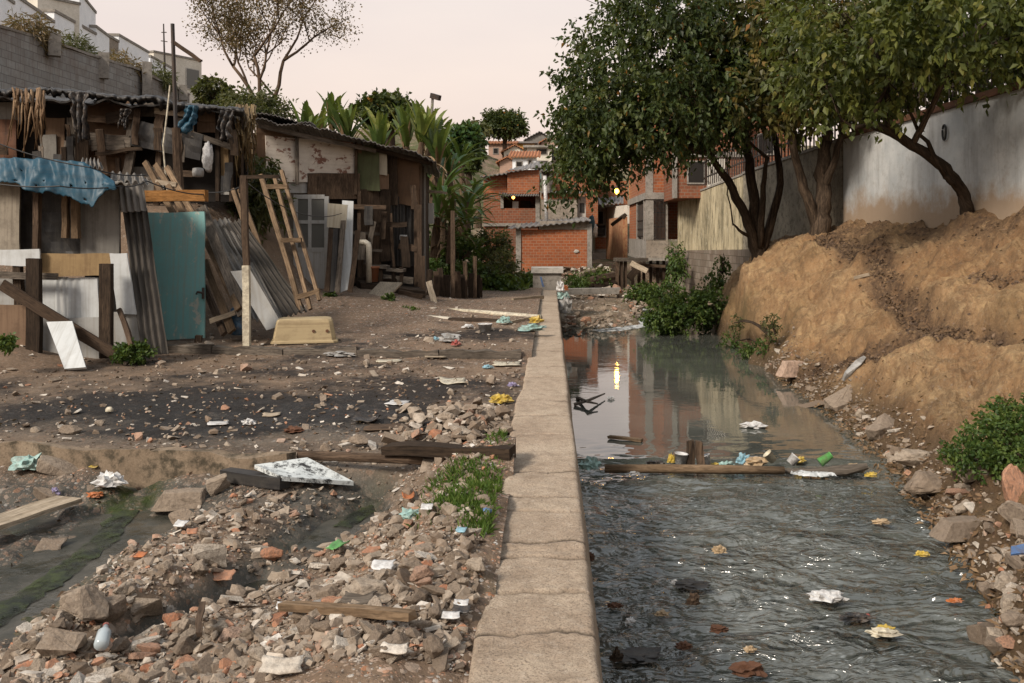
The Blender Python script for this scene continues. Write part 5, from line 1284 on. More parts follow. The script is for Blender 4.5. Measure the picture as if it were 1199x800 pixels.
def apart(spec, label, m, wins, zb=6, depth=9, cap='conc'):
    (x0, y0, d0), (x1, y1, d1) = spec
    r = thing('apartment_block', label, 'building', P((x0 + x1) / 2, 120, (d0 + d1) / 2))
    a, b_, u, n, z1 = persp_box(r, 'wall', m, x0, y0, d0, x1, y1, d1, zb, depth)
    un = u.normalized(); nn = n.normalized(); L = u.length
    b = mb(); lo = [Vector((a.x, a.y, z1 + .002)) - un * .06 - nn * .06, Vector((b_.x, b_.y, z1 + .002)) + un * .06 - nn * .06]
    b.prism([lo[0], lo[1], lo[1] + Z * .16, lo[0] + Z * .16], nn * (depth + .12), (un, Z, nn)); part('parapet_cap', cap, r, b)
    for (k, zz, w_, h_) in wins:
        c = a + un * (L * k); c = Vector((c.x, c.y, z1 - zz)); b = mb()
        b.box(c - nn * .02, (w_ + .14, .06, h_ + .14), (un, nn, Z)); f = part('window', 'conc_pale', r, b)
        b = mb(); b.box(c - nn * .055, (w_, .02, h_), (un, nn, Z)); b.build('pane', M['dusty_glass'], f)
apart(((-60, -45, 38), (16, 0, 46)), 'nearest white rendered block at the left edge of the picture above the wall', 'apart', [(.8, 2.2, 1.2, 1.3)])
apart(((16, 2, 46), (63, 21, 52)), 'long low white block with two dark windows above the weeds', 'apart', [(.42, 1.6, .6, 1.5), (.75, 1.9, .5, 1.2)])
apart(((44, 1, 53), (93, 1.5, 55)), 'tall cream stair tower topping the row of white blocks', 'apart_cream', [], depth=7)
apart(((93, 1.5, 55), (112, 8, 60)), 'narrow pale tower beside the cream stair tower', 'apart', [], depth=5)
apart(((63.5, 20, 52), (112, 36, 58)), 'stepped white block with small windows under the stair tower', 'apart', [(.15, 2.4, .9, .9), (.5, 2.2, 1.0, 1.1), (.75, 1.2, .5, .8)])
apart(((112.4, 35, 58), (128, 42, 61)), 'white block with one window right of the pale tower', 'apart', [(.45, 2.2, 1.2, 1.5)])
apart(((128.3, 44, 61.4), (138.6, 50, 63)), 'recessed brownish loggia block between two white ones', 'plaster', [(.5, 1.4, 1.3, 1.1)])
apart(((139, 46, 63), (174, 59, 69)), 'white block with a pair of square windows farther along the row', 'apart', [(.32, 2.0, 1.6, 1.6), (.7, 2.1, 1.7, 1.7)])
apart(((180, 66, 74), (236, 68, 78)), 'far cream block with white front near the thin mast', 'apart_cream', [(.8, 1.6, 1.2, 1.6)])
apart(((176, 70, 70), (222, 90, 80)), 'low white wing in front of the far cream block', 'apart', [(.3, 1.5, 1.4, 1.2), (.7, 1.5, 1.4, 1.2)])
apart(((238, 93, 84), (270, 104, 92)), 'last pale block of the row by the bare tree', 'apart', [(.5, 1.5, 1.4, 1.4)])
r = thing('antenna', 'thin lattice mast standing behind the far blocks', 'mast', P(193, 70, 72)); part('pole', 'iron', r, mb().tube([P(193, 85, 72), P(191.5, 28, 72)], [.09, .05], 6)); part('rung_pair', 'iron', r, mb().beam(P(189, 38, 72), P(195, 38, 72), .06, .06).beam(P(188.5, 48, 72), P(196, 49, 72), .06, .06))
r = thing('street_lamp', 'unlit street lamp on a tall pole above the banana plants', 'lamp', P(501, 200, 40))
part('pole', 'conc', r, mb().tube([P(501, 215, 40), P(506.5, 115, 40)], [.1, .06], 8)); part('lamp_head', 'iron', r, mb().beam(P(505, 112, 40), P(515, 115, 39.6), .14, .22, 3, 0, front=Z))

# ------------------------------------------------------------------ boundary walls on the right
def wallrun(root, name, m, ya, yb, zba, zbb, zta, ztb, t=.22, off=0.0, label=None, nseg=1):
    a, c = Vector((wallx(ya) + off, ya, 0)), Vector((wallx(yb) + off, yb, 0)); u = (c - a).normalized(); n = Vector((u.y, -u.x, 0)) * t
    if n.x < 0: n = -n
    b = mb(); b.prism([Vector((a.x, a.y, zba)), Vector((c.x, c.y, zbb)), Vector((c.x, c.y, ztb)), Vector((a.x, a.y, zta))], n, (u, Z, n.normalized()), uvoff=False)
    return part(name, m, root, b, label=label)
t = NT('pale_blue_painted_wall', .8, .2)
p = t.pos()
base = t.mix(t.ramp(t.noise(p, .9, 6, .65), [(.35, 0), (.65, 1)]), (.4, .42, .425), (.58, .585, .57))
base = t.mix(t.math('MULTIPLY', t.ramp(t.noise(t.pos(2.5, 2.5, .35), 1.4, 7, .75), [(.48, 0), (.72, 1)]), .55), base, (.2, .19, .18))
base = t.mix(t.math('MULTIPLY', t.ramp(t.noise(p, 6, 8, .75), [(.52, 0), (.7, 1)]), .5), base, (.26, .235, .2))
hh = t.math('ADD', t.math('SUBTRACT', t.sep(p)[2], 2.2), t.math('MULTIPLY', t.math('SUBTRACT', t.noise(p, 1.3, 6, .7), .5), 1.5))
base = t.mix(t.ramp(hh, [(-.0, .9), (.42, 0)]), base, (.3, .215, .14))
t.bump(t.noise(p, 9, 8, .75), .4, .02); t.col(base); M['bluewall'] = t.m
t = NT('mossy_ochre_wall', .92, .15)
p = t.pos()
base = t.mix(t.ramp(t.noise(t.pos(1.2, 1.2, .3), 1.2, 7, .7), [(.35, 0), (.65, 1)]), (.27, .23, .15), (.56, .48, .32))
base = t.mix(t.ramp(t.noise(t.pos(2, 2, .5), 2.2, 8, .75), [(.48, 0), (.64, .9)]), base, (.07, .066, .04))
base = t.mix(t.ramp(t.noise(p, 5, 7, .7), [(.55, 0), (.7, .7)]), base, (.55, .5, .38))
t.bump(t.noise(p, 7, 8, .75), .6, .04); t.col(base); M['mosswall'] = t.m
r = thing('boundary_wall', 'pale blue painted wall with rusty coping and railing above the earth bank', 'wall', (wallx(15), 15, 2))
wallrun(r, 'wall', 'bluewall', 2, 22.4, 1.2, 1.2, 4.2, 3.9)
wallrun(r, 'coping', 'rust', 2, 22.4, 4.203, 3.903, 4.33, 4.02, .34, -.05)
b = mb()
for y in np.arange(8.2, 22.4, .13): b.beam((wallx(y) + .1, y, 4.2), (wallx(y) + .1, y, 5.35), .02, .02, 1, 0)
part('railing', 'iron', r, b)
b = mb()
for z_ in (4.45, 5.25): b.beam((wallx(8) + .1, 8, z_ + .08), (wallx(22.3) + .1, 22.3, z_ - .1), .04, .03, 1, 0, front=Vector((-1, 0, 0)))
part('railing_rail', 'iron', r, b)
b = mb()
for y in np.arange(9.5, 22.3, 2.4): b.beam((wallx(y) + .1, y, 4.1), (wallx(y) + .1, y, 5.5), .07, .07, 1, 0)
part('railing_posts', 'iron', r, b)
q = Vector((wallx(17.6) - .04, 17.6, 3.55)); part('hose_loop', 'cable', r, mb().tube([q + Vector((0, .08 * math.cos(a_), .14 * math.sin(a_))) for a_ in np.linspace(.5, 2 * PI + .4, 16)], .02, 6))
r = thing('boundary_wall', 'stained dark concrete wall section behind the tree trunks', 'wall', (wallx(25), 25, 1.8))
wallrun(r, 'wall', concrete('dark_stained_wall', (.17, .15, .115), (.34, .3, .23), (.08, .07, .05), .7, .8, world=True), 22.5, 30.5, .2, .2, 3.88, 3.58); wallrun(r, 'coping', 'conc', 22.5, 30.5, 3.883, 3.583, 3.96, 3.66, .3, -.04)
r = thing('boundary_wall', 'mossy ochre wall with weathered stripes beside the stilted house', 'wall', (wallx(36), 36, 1))
wallrun(r, 'wall', 'mosswall', 30.55, 39.9, .8, .9, 3.55, 3.08); wallrun(r, 'coping', 'conc', 30.55, 39.9, 3.553, 3.083, 3.62, 3.14, .3, -.03)
b = mb()
for y in np.arange(22.6, 39.8, .28): b.beam((wallx(y) + .1, y, 3.4 + (40 - y) * .02), (wallx(y) + .1, y, 4.35 + (40 - y) * .035), .035, .03, 1, 0)
for z_ in (.5, 1.1): b.beam((wallx(22.6) + .1, 22.6, 3.9 + z_), (wallx(39.8) + .1, 39.8, 3.1 + z_), .05, .03, 1, 0, front=Vector((-1, 0, 0)))
r = thing('railing', 'dark wire fence along the top of the mossy wall', 'fence', (wallx(31), 31, 3.6)); part('pickets', 'iron', r, b)
r = thing('stone_wall', 'low rubble stone wall below the mossy wall, hung with creepers', 'wall', (wallx(33) - .5, 33, -.8))
wallrun(r, 'wall', 'rubwall', 25.2, 39.5, -1.3, -1.3, 1.25, .95, .5, -.42)
# ------------------------------------------------------------------ trees and plants
def sprays(ells, ncl, nleaf, rng, twig=.6, droop=.5, inner=.35):
    """leaf positions along short drooping twigs that fill the given ellipsoids unevenly"""
    vol = np.array([a * b * c for _, (a, b, c) in ells]) ** .75
    pick = rng.choice(len(ells), ncl, p=vol / vol.sum())
    cen = np.array([tuple(c) for c, _ in ells])[pick]; rad = np.array([r for _, r in ells])[pick]
    dv = rng.normal(size=(ncl, 3)); dv /= np.linalg.norm(dv, axis=1, keepdims=True)
    rr = rng.uniform(inner ** 3, 1.12, ncl) ** (1 / 3)
    st = cen + dv * rad * rr[:, None]
    keep = np.array([mn.noise(Vector(p) * .9 + Vector((3, 1, 7))) > -.28 for p in st])
    st, dv = st[keep], dv[keep]; ncl = len(st)
    td = dv * .8 + rng.normal(size=(ncl, 3)) * .5 - Z_np * droop; td /= np.linalg.norm(td, axis=1, keepdims=True)
    tl = twig * rng.uniform(.5, 1.3, ncl)
    k = (np.arange(nleaf) + .5) / nleaf
    pos = st[:, None, :] + td[:, None, :] * (tl[:, None] * k[None, :])[..., None] - Z_np * (droop * .35 * tl[:, None, None] * (k ** 2)[None, :, None])
    pos = pos + rng.normal(size=pos.shape) * twig * .06
    ld = td[:, None, :] * .7 + rng.normal(size=pos.shape) * .75 - Z_np * droop * .6
    cr = np.clip(rng.normal(.47, .25, ncl), 0, .93)[:, None] + rng.normal(0, .13, (ncl, nleaf))
    rare = rng.random((ncl, nleaf)) < .012
    cr = np.where(rare, rng.uniform(.95, 1, cr.shape), np.clip(cr, 0, .9))
    return pos.reshape(-1, 3), ld.reshape(-1, 3), cr.ravel(), st, td, tl
def foliage(name, mat, root, ells, ncl, nleaf, L, W, seed, twig=.6, droop=.5, inner=.35, twigs=0):
    rng = np.random.default_rng(seed)
    pos, ld, cr, st, td, tl = sprays(ells, ncl, nleaf, rng, twig, droop, inner)
    V, Fc = leaf_mesh(pos, ld, L, W, rng)
    o = raw_mesh(name, V, Fc, np.concatenate([cr, cr]), M[mat], root)
    return o, st, td, tl
def curve_pts(p, q, sag, R, n=6, wob=.05):
    out = []
    L = (q - p).length
    for i in range(n + 1):
        t_ = i / n
        out.append(p.lerp(q, t_) + Vector((0, 0, sag * L * 4 * t_ * (1 - t_))) + Vector((R.uniform(-1, 1), R.uniform(-1, 1), R.uniform(-1, 1))) * wob * L * .3 * (0 < i < n))
    return out
def limbs(root, stems, ells, R, r0, mat='bark', name='trunk', nb=5):
    b = mb(); tips = []
    for pts, ra, rb_ in stems:
        rs = [lerp(ra, rb_, i / (len(pts) - 1)) for i in range(len(pts))]
        # smooth the stem
        q, rq = [], []
        for i in range(len(pts) - 1):
            for k in range(4):
                t_ = k / 4; p_ = pts[i].lerp(pts[i + 1], t_)
                q.append(p_ + Vector((R.uniform(-1, 1), R.uniform(-1, 1), 0)) * ra * .18); rq.append(lerp(rs[i], rs[i + 1], t_))
        q.append(pts[-1]); rq.append(rs[-1])
        b.tube(q, rq, 9, jit=.07); tips.append((pts[-1], rb_))
    part(name, mat, root, b, True)
    b = mb()
    for tp, tr_ in tips:
        c = min((Vector(c_) for c_, _ in ells), key=lambda q: (q - tp).length + (2 if q.z < tp.z + .3 else 0))
        b.tube(curve_pts(tp - (c - tp).normalized() * .05, c, .05, R, 7, .1), [tr_ * (1 - .8 * i / 7) for i in range(8)], 7)
    for c, rad in ells:
        c = Vector(c)
        t0 = min(tips, key=lambda t_: (t_[0] - c).length)
        t0 = (t0[0], min(t0[1], .09))
        b.tube(curve_pts(t0[0], c, .06, R, 6), [t0[1] * (1 - .75 * i / 6) for i in range(7)], 6)
        for k in range(nb):
            e = c + Vector((R.gauss(0, .5) * rad[0], R.gauss(0, .5) * rad[1], R.gauss(0, .45) * rad[2]))
            s_ = t0[0].lerp(c, R.uniform(.4, 1))
            b.tube(curve_pts(s_, e, .05, R, 5, .12), [max(.006, t0[1] * .3 * (1 - .85 * i / 5)) for i in range(6)], 5)
    part('branches', mat, root, b, True)

R = random.Random(21)
# big drooping tree over the creek
r = thing('tree', 'large dark drooping tree with several stems leaning over the creek', 'tree', P(888, 294, 24))
E = [(P(770, 80, 23), (2.3, 2.2, 2.0)), (P(840, 30, 24), (2.5, 2.4, 1.9)), (P(694, 150, 22.6), (.95, 1.2, 1.3)), (P(676, 172, 22.4), (.5, .8, .85)), (P(712, 165, 22.4), (.7, 1, .7)), (P(705, 110, 22.8), (1.1, 1.3, 1.1)), (P(738, 135, 22.2), (1.3, 1.5, 1.0)), (P(812, 112, 23), (1.9, 2, 1.15)), (P(872, 72, 24), (1.9, 2, 1.5)), (P(780, 0, 23.5), (1.5, 2, 1.3)), (P(842, 142, 23.4), (.6, .7, .3)), (P(672, 195, 22.5), (.42, .6, .6))]
limbs(r, [([P(888, 325, 24), P(886, 296, 24), P(876, 262, 23.8), P(858, 222, 23.5), P(832, 180, 23.2)], .17, .08), ([P(889, 325, 24), P(889, 296, 24), P(884, 250, 24), P(878, 200, 24), P(872, 150, 24)], .19, .1), ([P(892, 294, 24), P(903, 262, 24.1), P(915, 215, 24.2), P(905, 150, 24.3)], .14, .07), ([P(884, 280, 24), P(868, 272, 23.7), P(858, 262, 23.5)], .06, .02), ([P(890, 290, 23.9), P(893, 230, 23.7), P(898, 185, 23.6)], .1, .05)], E, R, .1)
foliage('crown', 'leaf_dark', r, E, 3500, 14, .14, .042, 3, .62, .55, .3)
# middle tree
r = thing('tree', 'bronze leaved tree with two stout trunks against the dark wall section', 'tree', P(955, 264, 22))
E = [(P(935, 72, 21.8), (1.9, 1.9, 1.4)), (P(1000, 55, 21), (1.8, 1.8, 1.3)), (P(905, 118, 21.6), (.9, 1.1, .5)), (P(975, 98, 21), (1.1, 1.2, .5)), (P(950, 30, 22), (1.8, 1.8, 1.3))]
limbs(r, [([P(959, 300, 22), P(960, 266, 22), P(964, 235, 22), P(962, 205, 22), P(968, 165, 21.8)], .26, .13), ([P(957, 300, 22), P(956, 266, 22), P(944, 230, 21.9), P(934, 195, 21.8), P(925, 150, 21.7)], .16, .08), ([P(962, 225, 22), P(975, 195, 21.8), P(988, 150, 21.5)], .12, .06)], E, R, .12)
foliage('crown', 'leaf_mid', r, E, 1150, 12, .17, .052, 8, .6, .35, .3)
# leaning tree in front of the painted wall
r = thing('tree', 'light green tree with a leaning bent trunk in front of the pale blue wall', 'tree', P(1131, 246, 16.6))
E = [(P(1010, 48, 15.6), (1.15, 1.2, .9)), (P(1100, 18, 15), (1.5, 1.5, .85)), (P(1185, 0, 14.6), (1.5, 1.5, .75)), (P(962, 92, 15.8), (.55, .8, .6)), (P(1040, 96, 15.5), (.75, 1, .32)), (P(1110, 72, 15), (.8, 1.0, .3)), (P(1280, 10, 14.5), (1.3, 1.4, .8)), (P(1000, 5, 15.8), (1.3, 1.4, .6))]
limbs(r, [([P(1134, 290, 16.6), P(1133, 248, 16.6), P(1126, 222, 16.5), P(1108, 198, 16.3), P(1078, 176, 16.1), P(1045, 156, 15.9), P(1020, 146, 15.8)], .13, .07), ([P(1040, 153, 15.9), P(1042, 130, 15.7), P(1036, 95, 15.6)], .08, .05), ([P(1068, 170, 16.05), P(1090, 128, 15.6), P(1110, 85, 15.1)], .06, .04), ([P(1122, 218, 16.45), P(1112, 212, 16.3), P(1106, 205, 16.25)], .07, .05), ([P(1020, 146, 15.8), P(1000, 150, 15.7), P(985, 140, 15.7)], .05, .02)], E, R, .08)
foliage('crown', 'leaf_light', r, E, 1250, 13, .13, .042, 11, .55, .4, .25)
r = thing('tree', 'dark tree rising behind the painted wall at the right edge of the picture', 'tree', Vector((9.6, 17, 2)))
E = [(Vector((9.4, 17.5, 6.9)), (1.9, 2, 1.3)), (Vector((9.0, 20.5, 6.9)), (1.8, 2, 1.3)), (Vector((9.6, 14.5, 6.6)), (1.8, 2, 1.2)), (Vector((8.8, 24, 6.6)), (1.8, 2, 1.4)), (Vector((10.2, 16, 5.2)), (1.7, 2, 1.2)), (Vector((9.6, 20, 5.2)), (1.6, 2, 1.2)), (Vector((9.3, 23, 5.0)), (1.5, 2, 1.2)), (Vector((10.4, 12.5, 5.4)), (1.8, 2, 1.3))]
limbs(r, [([Vector((9.6, 17, 2)), Vector((9.4, 17.3, 4)), Vector((9.2, 17.5, 5.5))], .2, .1)], E, R, .1)
foliage('crown', 'leaf_dark', r, E, 1600, 12, .2, .06, 13, .7, .3, .3)

# sparse brown tree above the left shacks
def branch(b, p, dv, L, rad, lev, R, tips, up=.12):
    n = 5; pts = [p]; d_ = dv.normalized()
    for i in range(n):
        d_ = (d_ + Vector((R.uniform(-.2, .2), R.uniform(-.2, .2), R.uniform(-.12, .2) + up * .3))).normalized(); pts.append(pts[-1] + d_ * L / n)
    b.tube(pts, [lerp(rad, rad * .6, i / n) for i in range(n + 1)], 6 if lev < 2 else 4)
    if lev >= 2: tips += pts[2:]
    if lev >= 4: return
    for k in range(3 if lev < 3 else 2):
        a = R.uniform(.4, .95); ph = R.uniform(0, 6.28)
        o = d_.orthogonal().normalized(); o = Matrix.Rotation(ph, 3, d_) @ o
        branch(b, pts[R.choice([2, 3, 4, 5]) if k else 5], (d_ * math.cos(a) + o * math.sin(a)), L * R.uniform(.62, .82), rad * .55, lev + 1, R, tips, up)
def leaf_tree(name, label, base, stems, L, rad, nper, leaf, LW, seed, barkm='bark_pale'):
    r = thing(name, label, 'tree', base); R = random.Random(seed); b = mb(); tips = []
    for s_ in stems: branch(b, base, Vector(s_), L, rad, 0, R, tips)
    part('trunk', barkm, r, b, True)
    rng = np.random.default_rng(seed); T = np.array([tuple(t_) for t_ in tips])
    pos = np.repeat(T, nper, 0) + rng.normal(size=(len(T) * nper, 3)) * .2
    ld = rng.normal(size=pos.shape) - Z_np * .2
    V, Fc = leaf_mesh(pos, ld, *LW, rng); cr = np.clip(np.repeat(rng.uniform(0, .8, len(T)), nper) + rng.normal(0, .15, len(pos)), 0, 1)
    raw_mesh('crown', V, Fc, np.concatenate([cr, cr]), M[leaf], r)
leaf_tree('tree', 'thin brown sparsely leaved tree standing above the shacks against the sky', P(308, 138, 36), [(.1, 0, 1), (.68, .1, .8), (-.32, .1, .95)], 2.35, .1, 13, 'leaf_brown', (.085, .034), 4)

def bush(name, label, cat, ells, ncl, nleaf, L, W, mat, seed, twig=.3, droop=.1, group=None, base=None, stem=True):
    base = base or Vector(ells[0][0]) - Z * ells[0][1][2]
    r = thing(name, label, cat, base, group)
    foliage('foliage', mat, r, ells, ncl, nleaf, L, W, seed, twig, droop, .2)
    if stem:
        b = mb(); R = random.Random(seed)
        for c, rad in ells:
            for k in range(4): b.tube(curve_pts(base + Vector((R.uniform(-.1, .1), R.uniform(-.1, .1), 0)), Vector(c) + Vector((R.uniform(-.5, .5) * rad[0], R.uniform(-.5, .5) * rad[1], R.uniform(-.2, .5) * rad[2])), .05, R, 4), [.02, .017, .014, .01, .006], 5)
        part('stems', 'bark', r, b)
    return r
bush('bush', 'dense bright green bush hanging into the creek below the stone wall', 'bush', [(P(798, 366, 25), (.7, .7, .4)), (P(828, 360, 24.8), (.45, .6, .4)), (P(775, 374, 24.8), (.4, .5, .25)), (P(838, 377, 25.2), (.3, .4, .3))], 900, 11, .085, .034, 'leaf_bush', 31)
bush('bush', 'darker bush at the foot of the stone wall behind the bright creek bush', 'bush', [(P(755, 345, 34), (.5, .5, .25)), (P(775, 341, 33), (.6, .5, .3))], 300, 11, .1, .04, 'leaf_bush', 32)
bush('creeper', 'green creeper hanging down the stone wall beside the stilted house', 'creeper', [(P(793, 312, 35), (.22, .2, .5)), (P(789, 298, 36), (.15, .2, .4))], 120, 10, .1, .04, 'leaf_bush', 33, droop=.7)
bush('creeper', 'green creeper patch in the middle of the stone wall by the tree', 'creeper', [(P(845, 303, 27.6), (.2, .2, .4)), (P(840, 325, 27), (.3, .25, .3))], 140, 10, .085, .034, 'leaf_bush', 34, droop=.7)
bush('bush', 'low green weeds on the foot of the earth bank by the rubble', 'bush', [(P(905, 405, 19.0), (.28, .3, .16)), (P(885, 412, 19.8), (.3, .35, .14)), (P(862, 398, 22), (.35, .4, .16))], 240, 9, .06, .022, 'leaf_bush', 35, twig=.14)
bush('bush', 'thin olive weeds trailing down the bank nose', 'bush', [(P(903, 378, 18.2), (.12, .1, .22)), (P(862, 378, 20.3), (.12, .12, .16))], 90, 7, .05, .016, 'leaf_olive', 36, twig=.12, droop=.5)
bush('bush', 'lush green bush at the right edge above the boulders', 'bush', [(P(1175, 512, 8.9), (.3, .34, .15)), (P(1214, 496, 9.1), (.4, .42, .2)), (P(1140, 533, 8.8), (.22, .26, .09)), (P(1195, 535, 8.5), (.22, .26, .1))], 900, 11, .045, .015, 'leaf_bush', 37, twig=.16)
bush('bush', 'tall feathery green bush at the far end of the yard', 'bush', [(P(576, 298, 29), (.5, .6, .65)), (P(584, 322, 28), (.5, .55, .5)), (P(568, 328, 27), (.45, .5, .4))], 800, 12, .13, .024, 'leaf_olive', 38)
bush('bush', 'dark green undergrowth bush behind the stake fence', 'bush', [(P(540, 305, 28), (.6, .6, .75)), (P(520, 300, 29), (.55, .6, .65)), (P(553, 328, 26.5), (.5, .5, .35))], 620, 11, .13, .04, 'leaf_bush', 39)
bush('bush', 'low leafy bush where the yard meets the end block', 'bush', [(P(588, 340, 26.5), (.55, .5, .3)), (P(612, 336, 29), (.55, .5, .28))], 300, 10, .13, .05, 'leaf_bush', 40)
bush('bush', 'small green grass bush left of the concrete end block', 'bush', [(P(617, 331, 31), (.45, .4, .2))], 120, 9, .13, .03, 'leaf_bush', 41)
for k, (x, y, q, a, lb) in enumerate(((671, 331, 38, .55, 'green weed tuft right behind the concrete end block'), (692, 327, 39, .7, 'green weed tuft in the middle of the pale debris slope'), (704, 322, 40, .5, 'yellowish weed tuft at the top of the debris slope'))):
    bush('weed', lb, 'weed', [(P(x, y, q), (a, .4, .13))], 150, 9, .12, .03, 'leaf_bush' if k < 2 else 'leaf_light', 42 + k, stem=False)
for k, (x, y, q, a, lb, mm) in enumerate(((113, 424, 11.6, .13, 'small leafy weed beside the leaning white door panel', 'leaf_bush'), (155, 415, 12.0, .3, 'wide dark weed at the foot of the dark corrugated sheet', 'leaf_bush'), (8, 404, 11.0, .12, 'small dark weed on the dirt mound at the left edge', 'leaf_bush'), (481, 370, 18.3, .26, 'dark green weed clump beside the long pale pipes', 'leaf_bush'), (386, 350, 18.7, .12, 'tiny weed at the foot of the plank row', 'leaf_bush'), (456, 353, 19, .14, 'small weed under the plank ramp', 'leaf_bush'))):
    bush('weed', lb, 'weed', [(P(x, y - 3, q), (a * .7, a * .6, a * .32))], 60 if a < .2 else 150, 8, .05, .02, mm, 52 + k, .07, stem=False)
bush('bush', 'grassy overgrowth on the slope between the two shacks', 'bush', [(P(297, 215, 18.8), (.45, .5, .6)), (P(304, 235, 18.5), (.45, .5, .4))], 330, 8, .16, .028, 'leaf_olive', 61, droop=.6)
bush('bush', 'weedy clump on top of the slope above the dead creeper', 'bush', [(P(298, 122, 22), (.45, .5, .22)), (P(316, 130, 22), (.35, .5, .2)), (P(280, 124, 23), (.35, .5, .16))], 330, 9, .13, .025, 'leaf_olive', 62)
bush('bush', 'small bush in front of the last pale apartment blocks', 'bush', [(P(249, 108, 44), (.75, .7, .55))], 200, 9, .2, .08, 'leaf_olive', 63)
for k, (x, y, q, a, lb) in enumerate(((42, 36, 25, .8, 'dry weeds on the block wall near the left edge'), (92, 60, 28, .75, 'bare reddish weeds on the middle of the block wall'), (148, 80, 30.5, .9, 'yellow green weeds on the block wall left of its pillar'), (190, 92, 33, .7, 'straggling weeds at the far end of the block wall'))):
    bush('weed', lb, 'weed', [(P(x, y, q) + Vector((-.1, 0, 0)), (.3, a, .3))], 150, 8, .24, .018, 'leaf_olive' if k % 2 else 'leaf_brown', 71 + k, droop=.3, stem=True)
# round trees far off
def far_tree(x, y, q, rx, rz, label, mat, seed, nc=420, L=.5):
    c = P(x, y, q); r = thing('tree', label, 'tree', c - Z * (rz * 1.9))
    R = random.Random(seed)
    E = [(c + Vector((R.uniform(-.5, .5) * rx, R.uniform(-.3, .3) * rx, R.uniform(-.35, .35) * rz)), (rx * R.uniform(.45, .65), rx * .6, rz * R.uniform(.5, .7))) for k in range(6)]
    part('trunk', 'bark', r, mb().tube([c - Z * (rz * 2.3), c - Z * rz * .6, c], [.28, .2, .1], 7))
    foliage('crown', mat, r, E, nc, 10, L, L * .36, seed, rx * .3, .1, .2)
far_tree(591, 146, 98, 2.4, 1.5, 'round dense dark tree on the hilltop against the pink sky', 'leaf_dark', 81, 1300, .3)
far_tree(457, 128, 48, 1.6, .9, 'rounded dark treetop behind the banana leaves', 'leaf_dark', 82, 420, .3)
far_tree(556, 152, 92, 1.5, .8, 'thin sparse palm like tree beside the round hilltop tree', 'leaf_olive', 83, 80, .5)
far_tree(540, 162, 62, 1.6, .9, 'grey green tree left of the hillside houses', 'leaf_palm', 84, 300, .4)
far_tree(549, 182, 70, 1.3, 1.0, 'dark bushy tree below the thin palm like tree', 'leaf_dark', 85, 300, .4)
far_tree(668, 176, 70, .8, 1.2, 'dark tree behind the brick houses next to the creek tree crown', 'leaf_dark', 86, 260, .4)

# banana plants
def broad_leaf(V, Fs, rn, base, az, lean, L, Wd, R, droop, tone, torn=.35):
    """an arching leaf blade with a channelled midrib and torn edges"""
    n = 11; h = Vector((math.cos(az), math.sin(az), 0)); p = Vector(base); ang = lean
    side = Vector((-h.y, h.x, 0)); ring = []
    for i in range(n + 1):
        k = i / n
        d_ = h * math.sin(ang) + Z * math.cos(ang); up = -h * math.cos(ang) + Z * math.sin(ang)
        wd = Wd * (math.sin(PI * min(1, k * .94 + .06)) ** .55) * (1 if k > .14 else .12) * (1 + R.uniform(-.12, .08))
        ring.append((p.copy(), side * wd + up * wd * .35, -side * wd + up * wd * .35, d_))
        p = p + d_ * L / n; ang += droop / n * (.4 + 1.4 * k)
    for i in range(n):
        a, b_ = ring[i], ring[i + 1]
        for s_ in (1, 2):
            g = R.uniform(0, .12) if R.random() < torn else 0
            o = len(V); slip = b_[3] * (L / n) * R.uniform(0, .25)
            V += [a[0], b_[0], b_[0] + b_[s_] * (1 - g) - (b_[0] - a[0]) * g * 1.2, a[0] + a[s_] + slip * g * 3]
            Fs.append((o, o + 1, o + 2, o + 3)); rn.append(min(1, max(0, tone + R.uniform(-.12, .12))))
def banana(label, base, h, n, seed, L=1.9, Wd=.26, lean=(.15, .7), droop=(.3, 1.2), dead=6, mat='leaf_banana', name='banana_plant', tone=(.1, .85)):
    R = random.Random(seed); r = thing(name, label, 'plant', base)
    top = base + Vector((R.uniform(-.2, .2), R.uniform(-.2, .2), h))
    part('stem', 'leaf_dead' if name == 'x' else 'bark_pale', r, mb().tube([base - Z * .4, base.lerp(top, .5), top], [.15, .12, .07], 8))
    V, Fs, rn = [], [], []
    for k in range(n):
        broad_leaf(V, Fs, rn, top - Z * R.uniform(0, .3), 2 * PI * k / n + R.uniform(-.4, .4), R.uniform(*lean), L * R.uniform(.75, 1.15), Wd * R.uniform(.75, 1.2), R, R.uniform(*droop), R.uniform(*tone))
    raw_mesh('leaves', [tuple(v) for v in V], Fs, rn, M[mat], r)
    if dead:
        V, Fs, rn = [], [], []
        for k in range(dead):
            up_ = R.random() < .45
            broad_leaf(V, Fs, rn, top - Z * R.uniform(.2, .7), R.uniform(0, 6.28), R.uniform(.15, .5) if up_ else R.uniform(1.2, 1.7), L * R.uniform(.6, .9), Wd * .45, R, R.uniform(.1, .5) if up_ else R.uniform(1.1, 1.7), R.random(), .8)
        raw_mesh('dead_leaves', [tuple(v) for v in V], Fs, rn, M['leaf_dead'], r)
